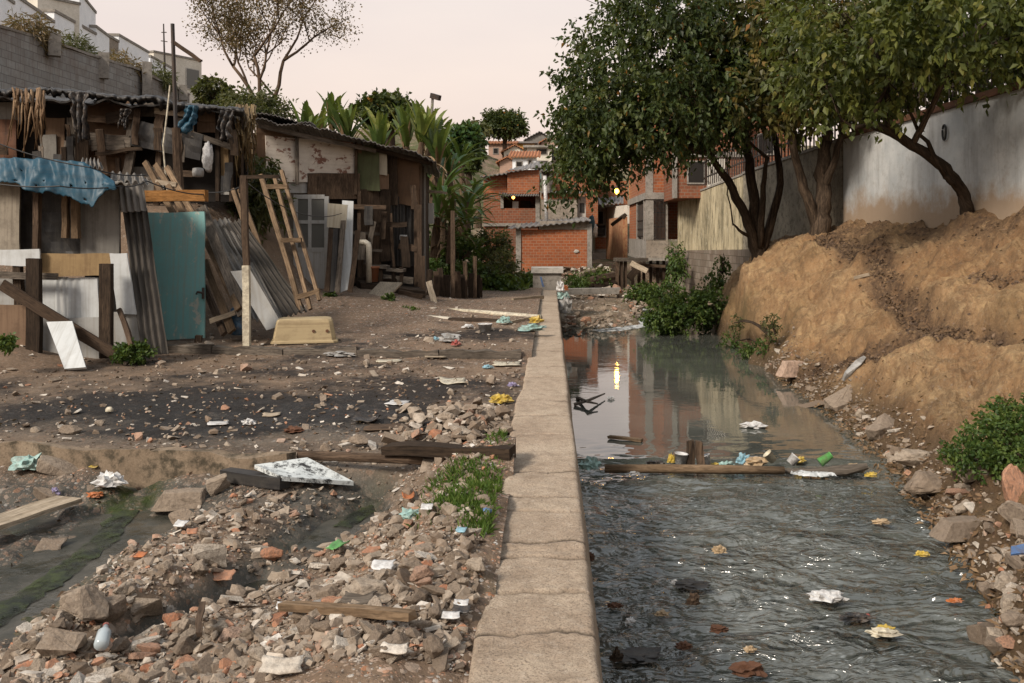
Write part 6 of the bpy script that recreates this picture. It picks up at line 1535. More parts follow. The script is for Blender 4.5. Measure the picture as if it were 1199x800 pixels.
for k, (x, y, q, h, n, lb, kw) in enumerate(((362, 168, 28, .9, 9, 'banana plant at the left end of the clump behind the second shack', {}), (388, 165, 29, 1.2, 10, 'banana plant with tall green leaves left of the brown spike leaf', {}), (412, 172, 28, 1.0, 9, 'banana plant with torn leaves in the middle of the clump', dict(dead=7)), (436, 180, 28, .8, 8, 'lower banana plant just above the roof slope', {}), (468, 178, 28.5, 1.1, 10, 'banana plant with mixed green and brown leaves below the dark treetop', dict(dead=8)), (488, 176, 28, 1.1, 10, 'banana plant with bright upright leaves near the lamp pole', dict(lean=(.05, .45), tone=(.55, 1))), (508, 190, 28, .9, 8, 'banana plant with many dried leaves around the lamp pole', dict(dead=10)), (376, 158, 31, .9, 9, 'small banana plant far left behind the roof ridge', dict(dead=5, tone=(.5, 1))), (448, 170, 31, 1.0, 9, 'yellowish banana plant under the rounded dark treetop', dict(dead=8, tone=(.6, 1))), (478, 165, 31, 1.1, 10, 'tall pale banana plant behind the bright upright one', dict(dead=8, tone=(.5, 1))), (497, 172, 30, 1.0, 9, 'banana plant touching the lamp pole with brown spikes', dict(dead=9, tone=(.4, 1))))):
    banana(lb, P(x, y + 34, q), h, n + 3, 100 + k, L=1.4, Wd=.12, **{**dict(lean=(.05, .6), droop=(.1, .8)), **kw})
for k, (x, y, q, h, lb, kw) in enumerate(((518, 232, 28, .9, 'broad arching palm plant right of the second shack roof', {}), (532, 215, 30, 1.2, 'tall palm plant with long green fronds beside the brick house', {}), (547, 238, 31, .9, 'palm plant drooping in front of the brick house wall', {}), (545, 195, 36, 1.3, 'palm plant high behind the others towards the hill', {}))):
    banana(lb, P(x, y + 52, q), h + .6, 17, 120 + k, L=1.55, Wd=.085, lean=(.3, 1.2), droop=(.7, 1.6), dead=5 if k < 2 else 2, mat='leaf_palm', name='palm_plant', **kw)

for k, (x, y, q, lb, mm) in enumerate(((509, 255, 27, 'low palm plant just behind the shack corner', 'leaf_palm'), (528, 262, 27, 'half dried palm plant above the stake fence', 'leaf_olive'), (546, 258, 28.5, 'short palm plant next to the feathery bush', 'leaf_palm'), (537, 236, 32, 'palm plant with many fronds filling the middle of the grove', 'leaf_palm'), (560, 225, 35, 'small palm plant at the brick house corner', 'leaf_palm'))):
    banana(lb, P(x, y + 30, q), .75, 15, 140 + k, L=1.35, Wd=.075, lean=(.3, 1.3), droop=(.7, 1.6), dead=7 if k < 2 else 3, mat=mm, name='palm_plant')
# grass
def grass(label_name, spots, n, h, seed, zf, mat='grass'):
    rng = np.random.default_rng(seed); C_ = []
    for x, y, rx, ry in spots:
        C_.append(np.stack([rng.normal(x, rx, n), rng.normal(y, ry, n)], -1))
    C_ = np.concatenate(C_); C_ = C_[C_[:, 0] < XL - .01] if zf is zyard else C_
    base = np.array([(a, b_, zf(a, b_) - .005) for a, b_ in C_])
    dv = rng.normal(size=base.shape) * .45 + Z_np
    V, Fc = leaf_mesh(base, dv, h, h * .07, rng, .1); cr = rng.random(len(base))
    tag(raw_mesh(label_name, V, Fc, np.concatenate([cr, cr]), M[mat]), kind='stuff')
sp = [(*G(x, y, -.08)[:2], rx, ry) for x, y, rx, ry in ((588, 552, .05, .1), (578, 585, .07, .14), (572, 612, .09, .16), (560, 632, .12, .08), (568, 652, .06, .08), (540, 575, .12, .08), (530, 625, .1, .06), (555, 600, .1, .1))]
grass('grass', sp, 520, .07, 5, zyard)
# ------------------------------------------------------------------ rubble
def stone_proto(kind, seed):
    R = random.Random(seed); bm = bmesh.new(); pts = []
    if kind == 'chunk': n, sx, sy, sz = 15, 1, R.uniform(.65, .95), R.uniform(.5, .8)
    elif kind == 'slab': n, sx, sy, sz = 14, 1, R.uniform(.55, .9), R.uniform(.16, .3)
    else: n, sx, sy, sz = 12, 1, R.uniform(.4, .6), R.uniform(.3, .45)
    for i in range(n):
        if kind == 'chunk':
            v = Vector((R.gauss(0, 1), R.gauss(0, 1), R.gauss(0, 1))).normalized() * R.uniform(.75, 1)
        else: v = Vector((R.choice((-1, 1)) * R.uniform(.6, 1), R.choice((-1, 1)) * R.uniform(.5, 1), R.choice((-1, 1)) * R.uniform(.75, 1)))
        pts.append(bm.verts.new((v.x * sx * .5, v.y * sy * .5, v.z * sz * .5)))
    res = bmesh.ops.convex_hull(bm, input=pts)
    bmesh.ops.delete(bm, geom=[v for v in bm.verts if not v.link_faces], context='VERTS')
    bmesh.ops.recalc_face_normals(bm, faces=bm.faces)
    bm.verts.index_update()
    V = np.array([tuple(v.co) for v in bm.verts]); Fc = [[v.index for v in f.verts] for f in bm.faces]
    bm.free(); return V, Fc
PROTO = [(k, *stone_proto(k, 300 + i)) for i, k in enumerate(['chunk'] * 6 + ['slab'] * 5 + ['brick'] * 4)]
def fine_stone(k, name, mat, seed):
    """a rougher version of the same outline for the stones that show large"""
    _, V, Fc = PROTO[k]; bm = bmesh.new(); vs_ = [bm.verts.new(v) for v in V]
    for f in Fc: bm.faces.new([vs_[i] for i in f])
    bmesh.ops.bevel(bm, geom=bm.edges[:], offset=.03, segments=1, affect='EDGES', profile=.6, clamp_overlap=True)
    bmesh.ops.remove_doubles(bm, verts=bm.verts, dist=.012)
    bmesh.ops.triangulate(bm, faces=bm.faces)
    bmesh.ops.subdivide_edges(bm, edges=[e for e in bm.edges if e.calc_length() > .16], cuts=2, use_grid_fill=True)
    for v in bm.verts:
        v.co += v.co.normalized() * (.05 * mn.noise(v.co * 4 + Vector((seed, 0, 0))) + .03 * mn.noise(v.co * 11 + Vector((0, seed, 0))))
    me = bpy.data.meshes.new(name); bm.to_mesh(me); bm.free()
    me.attributes.new('rnd', 'FLOAT', 'FACE').data.foreach_set('value', np.full(len(me.polygons), .0, np.float32))
    me.materials.append(M[mat]); return me
SM = ['stone', 'stone_red', 'stone_pale']
FINE = {(k, m): fine_stone(k, 'rubble_stone', m, k * 1.7) for k in range(len(PROTO)) for m in SM}
rng = np.random.default_rng(77)
ST = []      # x, y, z, size, proto, material, zone
def add_stone(x, y, zf, s, zone, pm=(.76, .1, .14), sink=.3):
    m = rng.choice(3, p=pm); pk = rng.integers(0, 6) if (rng.random() < .5 and m != 2) else rng.integers(6, 11) if rng.random() < .7 or m == 2 else rng.integers(11, 15)
    _, V, _ = PROTO[pk]; hz = (V[:, 2].max() - V[:, 2].min()) * s
    ST.append((x, y, zf(x, y) + hz * (.5 - sink) + rng.uniform(0, .15) * hz, s, int(pk), int(m), zone))
def psize(lo, hi, a=2.2): return lo * (1 - rng.random() * (1 - (lo / hi) ** a)) ** (-1 / a)
RID = [(RIDGE1, .4), (RIDGE1b, .35), (RIDGE2, .5), (RIDGE2b, .5)]
CH_ = [(CHAN1, .28), (CHAN2, .17), (CHAN3, .22), (POOL, .33)]
n = 0
while n < 9500:                                   # the foreground strip
    px, py = rng.uniform(-30, 640), 545 + 275 * rng.random() ** .9
    q = G(px, py, -.15)
    if q.x > XL - .03: continue
    a1 = np.array([[q.x]]); a2 = np.array([[q.y]])
    dens = .1 + sum(math.exp(-(float(polydist(a1, a2, p_)[0, 0]) / w_) ** 2) for p_, w_ in RID)
    if q.x > -1.1 * q.y / 4: dens += .45
    if px < 230 and py < 735 - px * .75: dens *= .25
    for p_, w_ in CH_: dens *= 1 - .97 * math.exp(-(float(polydist(a1, a2, p_)[0, 0]) / w_) ** 4)
    if rng.random() > dens: continue
    add_stone(q.x, q.y, zyard, psize(.018, .15, 1.7), 0); n += 1
for k in range(420):                              # heap by the kerb end
    px, py = rng.normal(540, 45), rng.normal(500, 18)
    q = G(px, py, 0)
    if q.x > XL - .05 or q.y < 6.6: continue
    add_stone(q.x, q.y, lambda a, b_: zyard(a, b_) + max(0, .13 * math.exp(-((px - 545) / 60) ** 2 - ((py - 497) / 18) ** 2)) * rng.random(), psize(.05, .24, 1.5), 1, (.82, .12, .06))
for k in range(2200):                              # loose bits on the yard
    px, py = rng.uniform(0, 640), rng.uniform(355, 545)
    q = G(px, py, 0)
    if q.x > XL - .03 or (px < 230 and py < 420) or (px < 500 and py < 372): continue
    if py > 520 and px < 350: continue
    add_stone(q.x, q.y, zyard, psize(.018, .12, 2.0) * (1 + q.y / 24), 2, (.68, .1, .22))
n = 0
while n < 3600:                                    # toe of the bank
    y = 3.2 + 15.5 * rng.random() ** 1.35; xe_ = float(np.interp(y, EY, EX)); off = abs(rng.normal(0, .36)) - .2
    s = psize(.03, .24, 1.7) * (1.15 if y < 9 else .9)
    if off > .6 or (off > .4 and s > .12): continue
    add_stone(xe_ + off, y, zbank, s, 3, (.84, .07, .09)); n += 1
for k in range(620):                              # rubbish bar that dams the creek
    y = rng.uniform(25.2, 38); x = rng.uniform(.35, float(np.interp(y, [25, 26, 32, 38], [1.6, 2.3, 3.2, 3.9])))
    add_stone(x, y, lambda a, b_: -.88, psize(.1, .42, 2.0), 4, (.8, .07, .13), .1)
for k in range(260):                              # pale debris slope in front of the houses
    y = rng.uniform(37, 41.5); x = rng.uniform(.4, 3.6)
    add_stone(x, y, zfarp, psize(.2, .7, 2), 5, (.45, .1, .45), .15)
app = [s[3] / s[1] for s in ST]
order = sorted(range(len(ST)), key=lambda i: -app[i])
NAMES = {0: ('in the rubble strip left of the channel wall', 'rubble in the foreground strip'), 1: ('in the heap beside the charred beam', 'rubble heap by the kerb'), 2: ('lying loose on the dirt yard', 'loose stones on the yard'), 3: ('along the waterline at the foot of the earth bank', 'rubble at the foot of the bank'), 4: ('on the rubbish bar damming the creek', 'rubble on the creek bar'), 5: ('on the debris slope before the brick houses', 'rubble on the debris slope')}
ADJ = {0: 'grey brown broken concrete', 1: 'reddish fired clay', 2: 'pale tile or mortar'}
KN = lambda k: 'chunk' if k < 6 else 'slab' if k < 11 else 'brick piece'
big = set(order[:285])
bigs = order[:285]
VV, FF, RR, nb_ = {m: [] for m in range(3)}, {m: [] for m in range(3)}, {m: [] for m in range(3)}, {m: 0 for m in range(3)}
for i, (x, y, z, s, pk, m, zn) in enumerate(ST):
    ea, eb, ec = rng.normal(0, .3), rng.normal(0, .3), rng.uniform(0, 6.28)
    if i in big:
        o = bpy.data.objects.new('rubble_stone', FINE[(pk, SM[m])]); COL.objects.link(o)
        o.location = (x, y, z); o.rotation_euler = (ea, eb, ec); o.scale = (s, s * rng.uniform(.85, 1.1), s * rng.uniform(.85, 1.15))
        a_, g_ = NAMES[zn]
        tag(o, f'{ADJ[m]} {KN(pk)} {a_}', 'stone', f'{g_}, {ADJ[m]} {KN(pk)}')
    else:
        _, V, Fc = PROTO[pk]
        Rm = np.array(Matrix.Rotation(ec, 3, 'Z') @ Matrix.Rotation(eb, 3, 'Y') @ Matrix.Rotation(ea, 3, 'X'))
        VV[m].append((V * s) @ Rm.T + np.array((x, y, z)))
        FF[m] += [[j + nb_[m] for j in f] for f in Fc]; RR[m] += [rng.random()] * len(Fc); nb_[m] += len(V)
for m in range(3):
    tag(raw_mesh('small_rubble', np.concatenate(VV[m]), FF[m], RR[m], M[SM[m]]), kind='stuff')

def ground_at(px, py, zf=None, z0=0.0):
    if zf is None: return G(px, py, z0)
    d = 3.0
    while d < 45:
        q = P(px, py, d)
        if zf(q.x, q.y) >= q.z: break
        d *= 1.004
    return Vector((q.x, q.y, zf(q.x, q.y)))
def hero(px, py, wpx, hpx, pk, m, label, zf=zyard, rot=(0, 0, 0), z0=None, name='rock'):
    q = ground_at(px, py, zf if z0 is None else None, z0 if z0 is not None else 0)
    k = q.y / F; V = PROTO[pk][1]
    sx = wpx * k / (V[:, 0].max() - V[:, 0].min()); sz = hpx * k / (V[:, 2].max() - V[:, 2].min())
    o = bpy.data.objects.new(name, FINE[(pk, m)]); COL.objects.link(o)
    o.location = q + Z * hpx * k * .36; o.scale = (sx, sx * .8, sz * .9); o.rotation_euler = rot
    return tag(o, label, 'rock')
hero(1186, 590, 44, 54, 0, 'stone_red', 'large pinkish boulder at the right edge under the green bush', zbank, (0, .1, .4))
hero(1086, 585, 56, 34, 2, 'stone', 'biggest brown block on the near waterline below the bush', zbank, (0, -.2, .3))
hero(1070, 545, 52, 24, 3, 'stone', 'flat topped brown rock behind the near waterline block', zbank, (.1, .1, 0))
hero(1128, 630, 66, 26, 12, 'stone', 'long brown masonry block low on the right waterline', zbank, (0, .05, .25))
hero(1140, 560, 44, 30, 1, 'stone', 'dark wedge shaped rock between block and boulder', zbank, (.2, -.4, .7))
hero(1190, 620, 40, 36, 4, 'stone', 'squat brown boulder at the right edge below the pinkish one', zbank)
hero(1186, 740, 36, 26, 5, 'stone', 'rounded wet brown stone in the lower right corner', zbank)
hero(1180, 764, 30, 20, 1, 'stone_red', 'small orange brown stone below the rounded wet one', zbank)
hero(930, 443, 36, 22, 12, 'stone_red', 'pinkish masonry block on the far part of the waterline', zbank, (.0, .1, .3))
hero(988, 472, 50, 12, 7, 'stone', 'dark slanting slab sticking out of the bank at the water', zbank, (.15, -.45, .3), name='slab')
hero(1035, 506, 44, 18, 13, 'stone', 'rough brown slab leaning on the bank above the flat topped rock', zbank, (.1, -.5, .4), name='slab')
hero(955, 485, 54, 14, 8, 'stone', 'flat brown slab in front of the dark slanting slab', zbank, (0, -.15, .2), name='slab')
hero(98, 730, 60, 46, 2, 'stone', 'biggest grey brown concrete lump on the left rubble ridge', rot=(.2, .3, .2))
hero(130, 728, 40, 42, 3, 'stone', 'angular grey lump just right of the biggest one', rot=(.4, .1, 1))
hero(172, 725, 34, 36, 7, 'stone', 'pale grey triangular slab standing in the rubble ridge', rot=(1.1, .1, .3), name='slab')
hero(214, 595, 60, 24, 12, 'stone', 'flat topped brown masonry lump at the top of the left ridge', rot=(0, 0, .1))
hero(214, 614, 36, 22, 0, 'stone', 'smooth grey stone right in front of the flat topped lump')
hero(256, 580, 22, 28, 13, 'stone', 'upright brown stone beside the charred log', rot=(.2, 1.2, .4))
hero(50, 590, 32, 24, 4, 'stone', 'round tan stone at the edge of the mud on the left')
hero(70, 555, 50, 18, 9, 'stone', 'slanting brown slab in the mud below the kerb', rot=(0, .3, .3), name='slab')
hero(318, 662, 28, 20, 5, 'stone_red', 'orange brown stone beside the puddle channel')
hero(82, 508, 28, 14, 1, 'stone', 'grey stone lying just behind the long muddy kerb')
hero(420, 524, 26, 16, 2, 'stone', 'round tan stone left of the charred beam')
hero(460, 525, 30, 18, 8, 'stone', 'tan slab beside the charred beam end', rot=(.3, .3, 0), name='slab')
hero(505, 700, 34, 16, 4, 'stone', 'tan lump in the middle of the right rubble strip')
hero(430, 705, 60, 34, 3, 'stone', 'large grey mortar lump on the right rubble strip', rot=(.1, .2, .2))
hero(245, 662, 40, 26, 9, 'stone_pale', 'pale flat concrete flake on the dark gravel', rot=(.5, .1, .4), name='slab')
hero(70, 770, 46, 34, 10, 'stone', 'flat brown concrete slab low on the left ridge', rot=(.7, .2, .1), name='slab')
# ------------------------------------------------------------------ litter, boards and the things in the water
def bag(px, py, wpx, hpx, m, label, cat='bag', name='plastic_bag', zf=zyard, z0=None, seed=None, amp=.75, sub=3, rot=0.0, flat=.3, freq=2.1, dp=.7):
    seed = seed if seed is not None else int(px * 7 + py)
    q = ground_at(px, py + hpx * .3, zf if z0 is None else None, z0 if z0 is not None else 0); k = q.y / F
    b = mb().crumple(q + Z * hpx * k * .35, (wpx * k * .45, wpx * k * .45 * dp, hpx * k * .5), seed, sub, amp, rot, freq, flat=flat)
    return solo(name, m, b, label, cat, q)
def scrap(px, py, wpx, dpx, m, label, cat='scrap', name='scrap', zf=zyard, z0=None, lift=.012, curl=.25, tilt=.0):
    """a curled flat piece lying on the ground"""
    q = ground_at(px, py, zf if z0 is None else None, z0 if z0 is not None else 0); k = q.y / F; R = random.Random(int(px * 13 + py))
    w = wpx * k / 2; dl = dpx * k / 2 * max(1.0, q.y / CH * .8); b = mb(); n = 7; vs = []; a0 = R.uniform(-.5, .5)
    for j in range(n):
        for i in range(n):
            u, v = i / (n - 1) * 2 - 1, j / (n - 1) * 2 - 1
            e = 1 + .25 * mn.noise(Vector((u * 1.5 + px, v * 1.5, 0)))
            x, y = u * w * e, v * dl * e
            vs.append(q + Vector((x * math.cos(a0) - y * math.sin(a0) * .5, x * math.sin(a0) * .5 + y * math.cos(a0), lift + (w * curl) * (u * u * .6 + .5 * mn.noise(Vector((u * 1.3, v * 1.3, py)))) + tilt * v * dl)))
    b.add(vs, [(j * n + i, j * n + i + 1, (j + 1) * n + i + 1, (j + 1) * n + i) for j in range(n - 1) for i in range(n - 1)])
    o = solo(name, m, b, label, cat, q, smooth=True); o.modifiers.new('thick', 'SOLIDIFY').thickness = .005
    return o
bag(128, 567, 36, 20, 'pl_white', 'crumpled white plastic bag on the grey mud below the kerb')
bag(34, 546, 40, 22, 'pl_aqua', 'pale turquoise cloth heap on the mud at the left edge', 'cloth', 'cloth')
bag(44, 540, 18, 10, 'pl_green', 'green wrapper on top of the turquoise cloth heap', 'wrapper', 'wrapper')
scrap(112, 532, 20, 5, 'pl_blue', 'blue and purple wrapper at the base of the long kerb', 'wrapper', 'wrapper', curl=.5)
scrap(208, 545, 22, 5, 'pl_green', 'bright green scrap lying below the kerb', curl=.35)
bag(63, 579, 14, 11, 'pl_purple', 'small lilac wad beside the round tan stone', 'wad', 'wrapper')
bag(112, 581, 18, 8, 'pl_orange', 'orange wrapper below the white plastic bag', 'wrapper', 'wrapper')
scrap(112, 549, 10, 4, 'pl_yellow', 'tiny yellow scrap near the lower kerb face', curl=.4)
bag(587, 470, 26, 13, 'pl_yellow', 'crushed yellow bag by the channel wall above the rubble heap')
bag(291, 496, 15, 8, 'pl_white', 'squashed white cup on the sooty yard', 'cup', 'cup')
scrap(256, 497, 26, 5, 'pl_white', 'long white scrap left of the squashed cup', curl=.1)
bag(128, 482, 10, 9, 'pl_cream', 'small pale ball on the dirt behind the kerb', 'ball', 'ball', amp=.15)
scrap(467, 473, 24, 6, 'pl_white', 'white flat scrap on the soot right of the yard centre', curl=.12)
scrap(318, 487, 20, 5, 'wood_pale', 'tan broken scrap beside the squashed white cup', curl=.12)
bag(344, 505, 22, 8, 'rust', 'dark red brown crushed can in front of the soot', 'can', 'can')
scrap(430, 494, 30, 6, 'pl_black', 'black curved lid with a yellow rim on the yard', 'lid', 'lid', curl=.6)
scrap(422, 494, 8, 3, 'pl_yellow', 'yellow rim piece at the end of the black lid', curl=.4)
scrap(455, 502, 54, 9, 'wood_brown', 'brown flat board in front of the black lid', 'board', 'board', curl=.02)
bag(570, 601, 15, 8, 'pl_blue', 'blue bottle cap shaped lid in the grass by the wall', 'lid', 'lid', amp=.15, sub=3)
bag(480, 604, 26, 14, 'pl_aqua', 'pale green crushed bottle on the right rubble strip', 'bottle', 'bottle', rot=.5)
scrap(478, 593, 14, 8, 'pl_orange', 'orange and yellow packet behind the crushed bottle', 'packet', 'packet', curl=.6, lift=.06)
scrap(396, 650, 16, 12, 'pl_green', 'green cloth rag by the puddle channel', 'rag', 'rag', curl=.7, lift=.05)
bag(622, 386, 30, 10, 'pl_aqua', 'pale teal bag against the channel wall in the far yard')
bag(627, 377, 15, 10, 'pl_yellow', 'yellow bag between teal bag and channel wall')
q = ground_at(568, 388, zyard); solo('tub', 'pl_white', mb().lathe(q, [(.09, 0), (.11, .11), (.118, .11), (.118, .125), (.1, .12), (.085, .02)], 16), 'white tub lying in front of the pale stick', 'tub', q, smooth=True)
bag(590, 377, 14, 12, 'pl_aqua', 'grey white rag hanging over the dark pole', 'rag', 'rag')
bag(548, 383, 14, 5, 'pl_white', 'flat white scrap beside the white tub', 'scrap', 'scrap')
bag(534, 404, 12, 8, 'pl_red', 'red and orange wrapper by the timber kerb', 'wrapper', 'wrapper')
bag(510, 398, 8, 6, 'pl_sky', 'light blue scrap behind the timber kerb', 'scrap', 'scrap')
bag(527, 398, 24, 12, 'pl_grey', 'grey crushed plastic heap behind the timber kerb', 'scrap', 'scrap')
bag(398, 416, 34, 8, 'pl_grey', 'dirty grey rag in front of the timber kerb')
bag(572, 431, 12, 5, 'pl_sky', 'blue plastic scrap in front of the timber kerb end', 'scrap', 'scrap')
scrap(593, 427, 30, 5, 'pl_cream', 'long cream scrap by the channel wall below the kerb end', curl=.08)
scrap(530, 448, 30, 7, 'pl_cream', 'yellowish paper on the brown yard', 'paper', 'paper', curl=.25)
scrap(455, 424, 30, 4, 'pl_cream', 'thin cream strip in front of the timber kerb', curl=.05)
scrap(510, 420, 24, 4, 'wood_pale', 'pale stick fragment in front of the kerb', curl=.05)
bag(600, 452, 12, 6, 'pl_purple', 'pale pink wad close to the channel wall', 'wad', 'wrapper')
bag(185, 548, 10, 6, 'pl_red', 'small dark red scrap below the kerb right of the green one', 'scrap', 'scrap')
bag(352, 541, 14, 7, 'pl_red', 'small red scrap below the kerb gap', 'scrap', 'scrap')
for px, py, w_, m_, lb in ((540, 720, 16, 'pl_white', 'white tile shard near the wall low in the picture'), (528, 735, 20, 'pl_white', 'white curved shard beside a black scrap'), (540, 728, 20, 'pl_black', 'black plastic scrap between white shards'), (448, 675, 26, 'pl_white', 'curved white plate shard on the right rubble strip'), (462, 775, 30, 'stone_pale', 'pale cream shard at the bottom edge'), (335, 722, 22, 'pl_white', 'white shard behind the brown plank'), (362, 725, 34, 'pl_grey', 'grey metal flake behind the brown plank'), (420, 715, 40, 'wood_grey', 'long grey splinter on the rubble'), (212, 625, 14, 'pl_white', 'small white triangular shard on the left ridge'), (225, 632, 12, 'stone_red', 'salmon clay shard on the left ridge'), (165, 660, 12, 'pl_orange', 'orange shard standing in the left ridge'), (260, 685, 26, 'stone_red', 'dark red flat shard at the mirror puddle'), (330, 794, 46, 'stone_pale', 'long pale slab at the bottom edge of the rubble'), (500, 605, 14, 'pl_white', 'white scrap right of the crushed bottle'), (540, 632, 12, 'pl_sky', 'light blue scrap in the grass'), (60, 650, 30, 'stone', 'thin grey flake on the dark mud')):
    scrap(px, py, w_, max(4, w_ * .3), m_, lb, 'shard', 'shard', curl=.2, lift=.05, tilt=.3)
# boards and logs in the foreground
def lying(a, b_, w_, t_, m, label, cat='plank', name='plank', lift=.05, zf=zyard, **k):
    p, q = ground_at(*a, zf), ground_at(*b_, zf)
    return solo(name, m, mb().beam(p + Z * lift, q + Z * lift, w_, t_, 5, .004, front=Z, **k), label, cat, p)
lying((-40, 640), (82, 597), .22, .03, 'wood_pale', 'wide pale plank lying on the mud at the left edge', lift=.07)
lying((330, 735), (482, 751), .05, .035, 'wood_new', 'brown plank lying on the rubble low in the picture', lift=.1)
lying((264, 566), (334, 576), .1, .08, 'black_sheet', 'charred black log beside the white foam board', 'log', 'log', lift=.06)
q0 = ground_at(355, 570, zyard)
t = NT('sooty_foam', .8, .2); p = t.obj()
t.col(t.mix(t.ramp(t.noise(t.obj(6, 6, 6), 1.6, 8, .8), [(.5, 0), (.6, 1)]), (.55, .58, .57), (.03, .03, .03))); M['foam'] = t.m
b = mb(); b.prism([ground_at(298, 566, zyard) + Z * .1, ground_at(360, 553, zyard) + Z * .07, ground_at(414, 577, zyard) + Z * .05, ground_at(330, 580, zyard) + Z * .09][::-1], (0, 0, .03))
solo('foam_board', 'foam', b, 'white foam board speckled with soot beside the charred log', 'board', q0)
lying((635, 800), (640, 790), .05, .03, 'wood_brown', 'stub of brown wood by the wall', zf=zyard) if False else None
lying((372, 745), (376, 800), .02, .02, 'wood_grey', 'thin grey twig at the bottom edge', 'twig', 'twig', lift=.09) if False else None
lying((232, 770), (236, 735), .025, .02, 'wood_brown', 'thin brown stick on the left ridge', 'stick', 'stick', lift=.1)
r = thing('bottle', 'clear plastic bottle lying on the left ridge low in the picture', 'bottle', ground_at(120, 775, zyard))
q = ground_at(118, 780, zyard) + Z * .08; e_ = ground_at(124, 762, zyard) + Z * .1
part('body', NT('clear_plastic', .12, .6).col((.35, .4, .42)).m, r, mb().tube([q, q.lerp(e_, .08), q.lerp(e_, .65), q.lerp(e_, .85), e_], [.022, .03, .03, .014, .012], 12), True); part('cap', 'pl_red', r, mb().tube([e_, e_ + (e_ - q) * .08], .014, 10))

# concrete end block, bags on the wall end, kerb, debris timber
DB = 27.65
r = thing('concrete_block', 'concrete box with a slab lid at the far end of the channel wall', 'block', P(641, 342, DB))
a, c = P(624, 320, DB), P(657, 343, DB)
part('body', 'conc', r, mb().bb((a.x, DB, -.4), (c.x, DB + .8, a.z)))
part('lid', 'conc_pale', r, mb().bb((P(622, 0, DB).x, DB - .08, a.z + .003), (P(659.5, 0, DB).x, DB + .9, P(0, 313.5, DB).z)))
part('paint_mark', 'pl_blue', r, mb().slab(quad([(632, 324), (634, 324), (637.5, 336), (635, 336)], DB - .004), .006), label='blue painted stroke')
D_ = 26.4
bag(656, 339, 11, 14, 'pl_white', 'white bag on top of the bag pile at the channel wall end', z0=None, zf=lambda a, b_: .12, seed=3)
bag(661, 339, 9, 9, 'pl_orange', 'orange bag beside the white one at the channel wall end', zf=lambda a, b_: .1, seed=5)
bag(659, 349, 15, 11, 'pl_aqua', 'pale blue white bag in the middle of the bag pile', zf=lambda a, b_: -.08, seed=8)
bag(661, 364, 19, 26, 'pl_grey', 'big grey sack at the bottom of the bag pile', zf=lambda a, b_: -.5, seed=9, name='sack', cat='sack')
a, c = G(660, 348, -.62), G(728, 345, -.62)
solo('kerb', 'conc', mb().slab([P(660, 338, 36), P(726, 337, 36), P(724, 344, 36), P(660, 345, 36)], .4), 'low concrete kerb behind the rubbish bar in the creek', 'kerb', P(690, 344, 36))
for k, (a, b_, w_, lb) in enumerate((((594, 331), (626, 318), .12, 'uppermost pale board of the timber pile left of the end block'), ((597, 333), (628, 322), .13, 'second pale board of the timber pile left of the end block'), ((600, 336), (624, 326), .1, 'lowest pale board of the timber pile left of the end block'), ((596, 326), (614, 319), .1, 'short board at the back of the timber pile'))):
    solo('board', 'wood_pale', mb().beam(P(*a, 32 + k * .5), P(*b_, 36 + k * .3), w_ * 1.5, .06), lb, 'board', P(*a, 33), 'pale boards in the pile by the end block')
for a, b_, w_, m_, lb in (((690, 331), (722, 324), .22, 'wood_brown', 'upper log on the debris slope by the stilts'), ((694, 339), (724, 331), .24, 'wood_dark', 'lower dark log on the debris slope by the stilts'), ((676, 324), (695, 318), .14, 'wood_pale', 'pale beam on the debris slope behind the end block'), ((668, 334), (690, 318), .12, 'wood_pale', 'long pale slanting beam next to the end block')):
    solo('log', m_, mb().tube([P(*a, 38.5), P((a[0] + b_[0]) / 2, (a[1] + b_[1]) / 2 - .5, 39), P(*b_, 39.5)], w_, 8, jit=.08), lb, 'log', P(*a, 38.5))
for x, y0 in ((675, 321), (681, 318), (684, 320)): solo('stake', 'wood_brown', mb().beam(P(x, y0 + 9, 40), P(x, y0 - 5, 40), .13, .1), {675: 'left short stake in front of the low brick store', 681: 'middle short stake in front of the low brick store', 684: 'right short stake in front of the low brick store'}[x], 'stake', P(x, y0 + 9, 40))

# bar across the creek with its catch of rubbish
WZ = -1.0
solo('pole', 'wood_new', mb().tube([G(708, 549, WZ + .04), G(780, 549, WZ + .05), G(850, 550, WZ + .045), G(918, 551, WZ + .03)], [.045, .05, .05, .045], 10, jit=.06), 'long brown wooden pole lying across the creek as a rubbish bar', 'pole', G(810, 550, WZ), smooth=True)
solo('branch', 'wood_grey', mb().tube([G(918, 552, WZ + .0), G(960, 553, WZ + .01), G(990, 551, WZ + .04), G(1016, 546, WZ + .1)], [.03, .05, .055, .03], 9, jit=.2), 'grey debris covered branch continuing the bar to the right bank', 'branch', G(975, 552, WZ))
r = thing('stump', 'dark double wooden stake standing in the middle of the creek bar', 'stake', G(815, 552, WZ))
q = G(815, 549, WZ); part('post', 'wood_dark', r, mb().beam(q + Vector((-.055, .1, -.3)), q + Vector((-.03, .1, .29)), .1, .09, 4, .012, taper=.8)); part('post', 'wood_brown', r, mb().beam(q + Vector((.045, .02, -.3)), q + Vector((.05, .03, .3)), .1, .09, 4, .012, taper=.85))
def cup(px, py, r0, r1, h, m, label, tilt=(0, 0), cat='cup', name='cup', dz=.04):
    q = G(px, py, WZ + .0) + Z * dz
    ax = Vector((tilt[0], tilt[1], 1)).normalized(); a_ = ax.orthogonal().normalized()
    return solo(name, m, mb().lathe(q, [(r0 * .4, 0), (r0, .0), (r1, h), (r1 * 1.06, h), (r1 * 1.06, h + .008), (r1 * .9, h + .004), (r0 * .9, .012)], 16, axes=(a_, ax.cross(a_), ax)), label, cat, q, smooth=True)
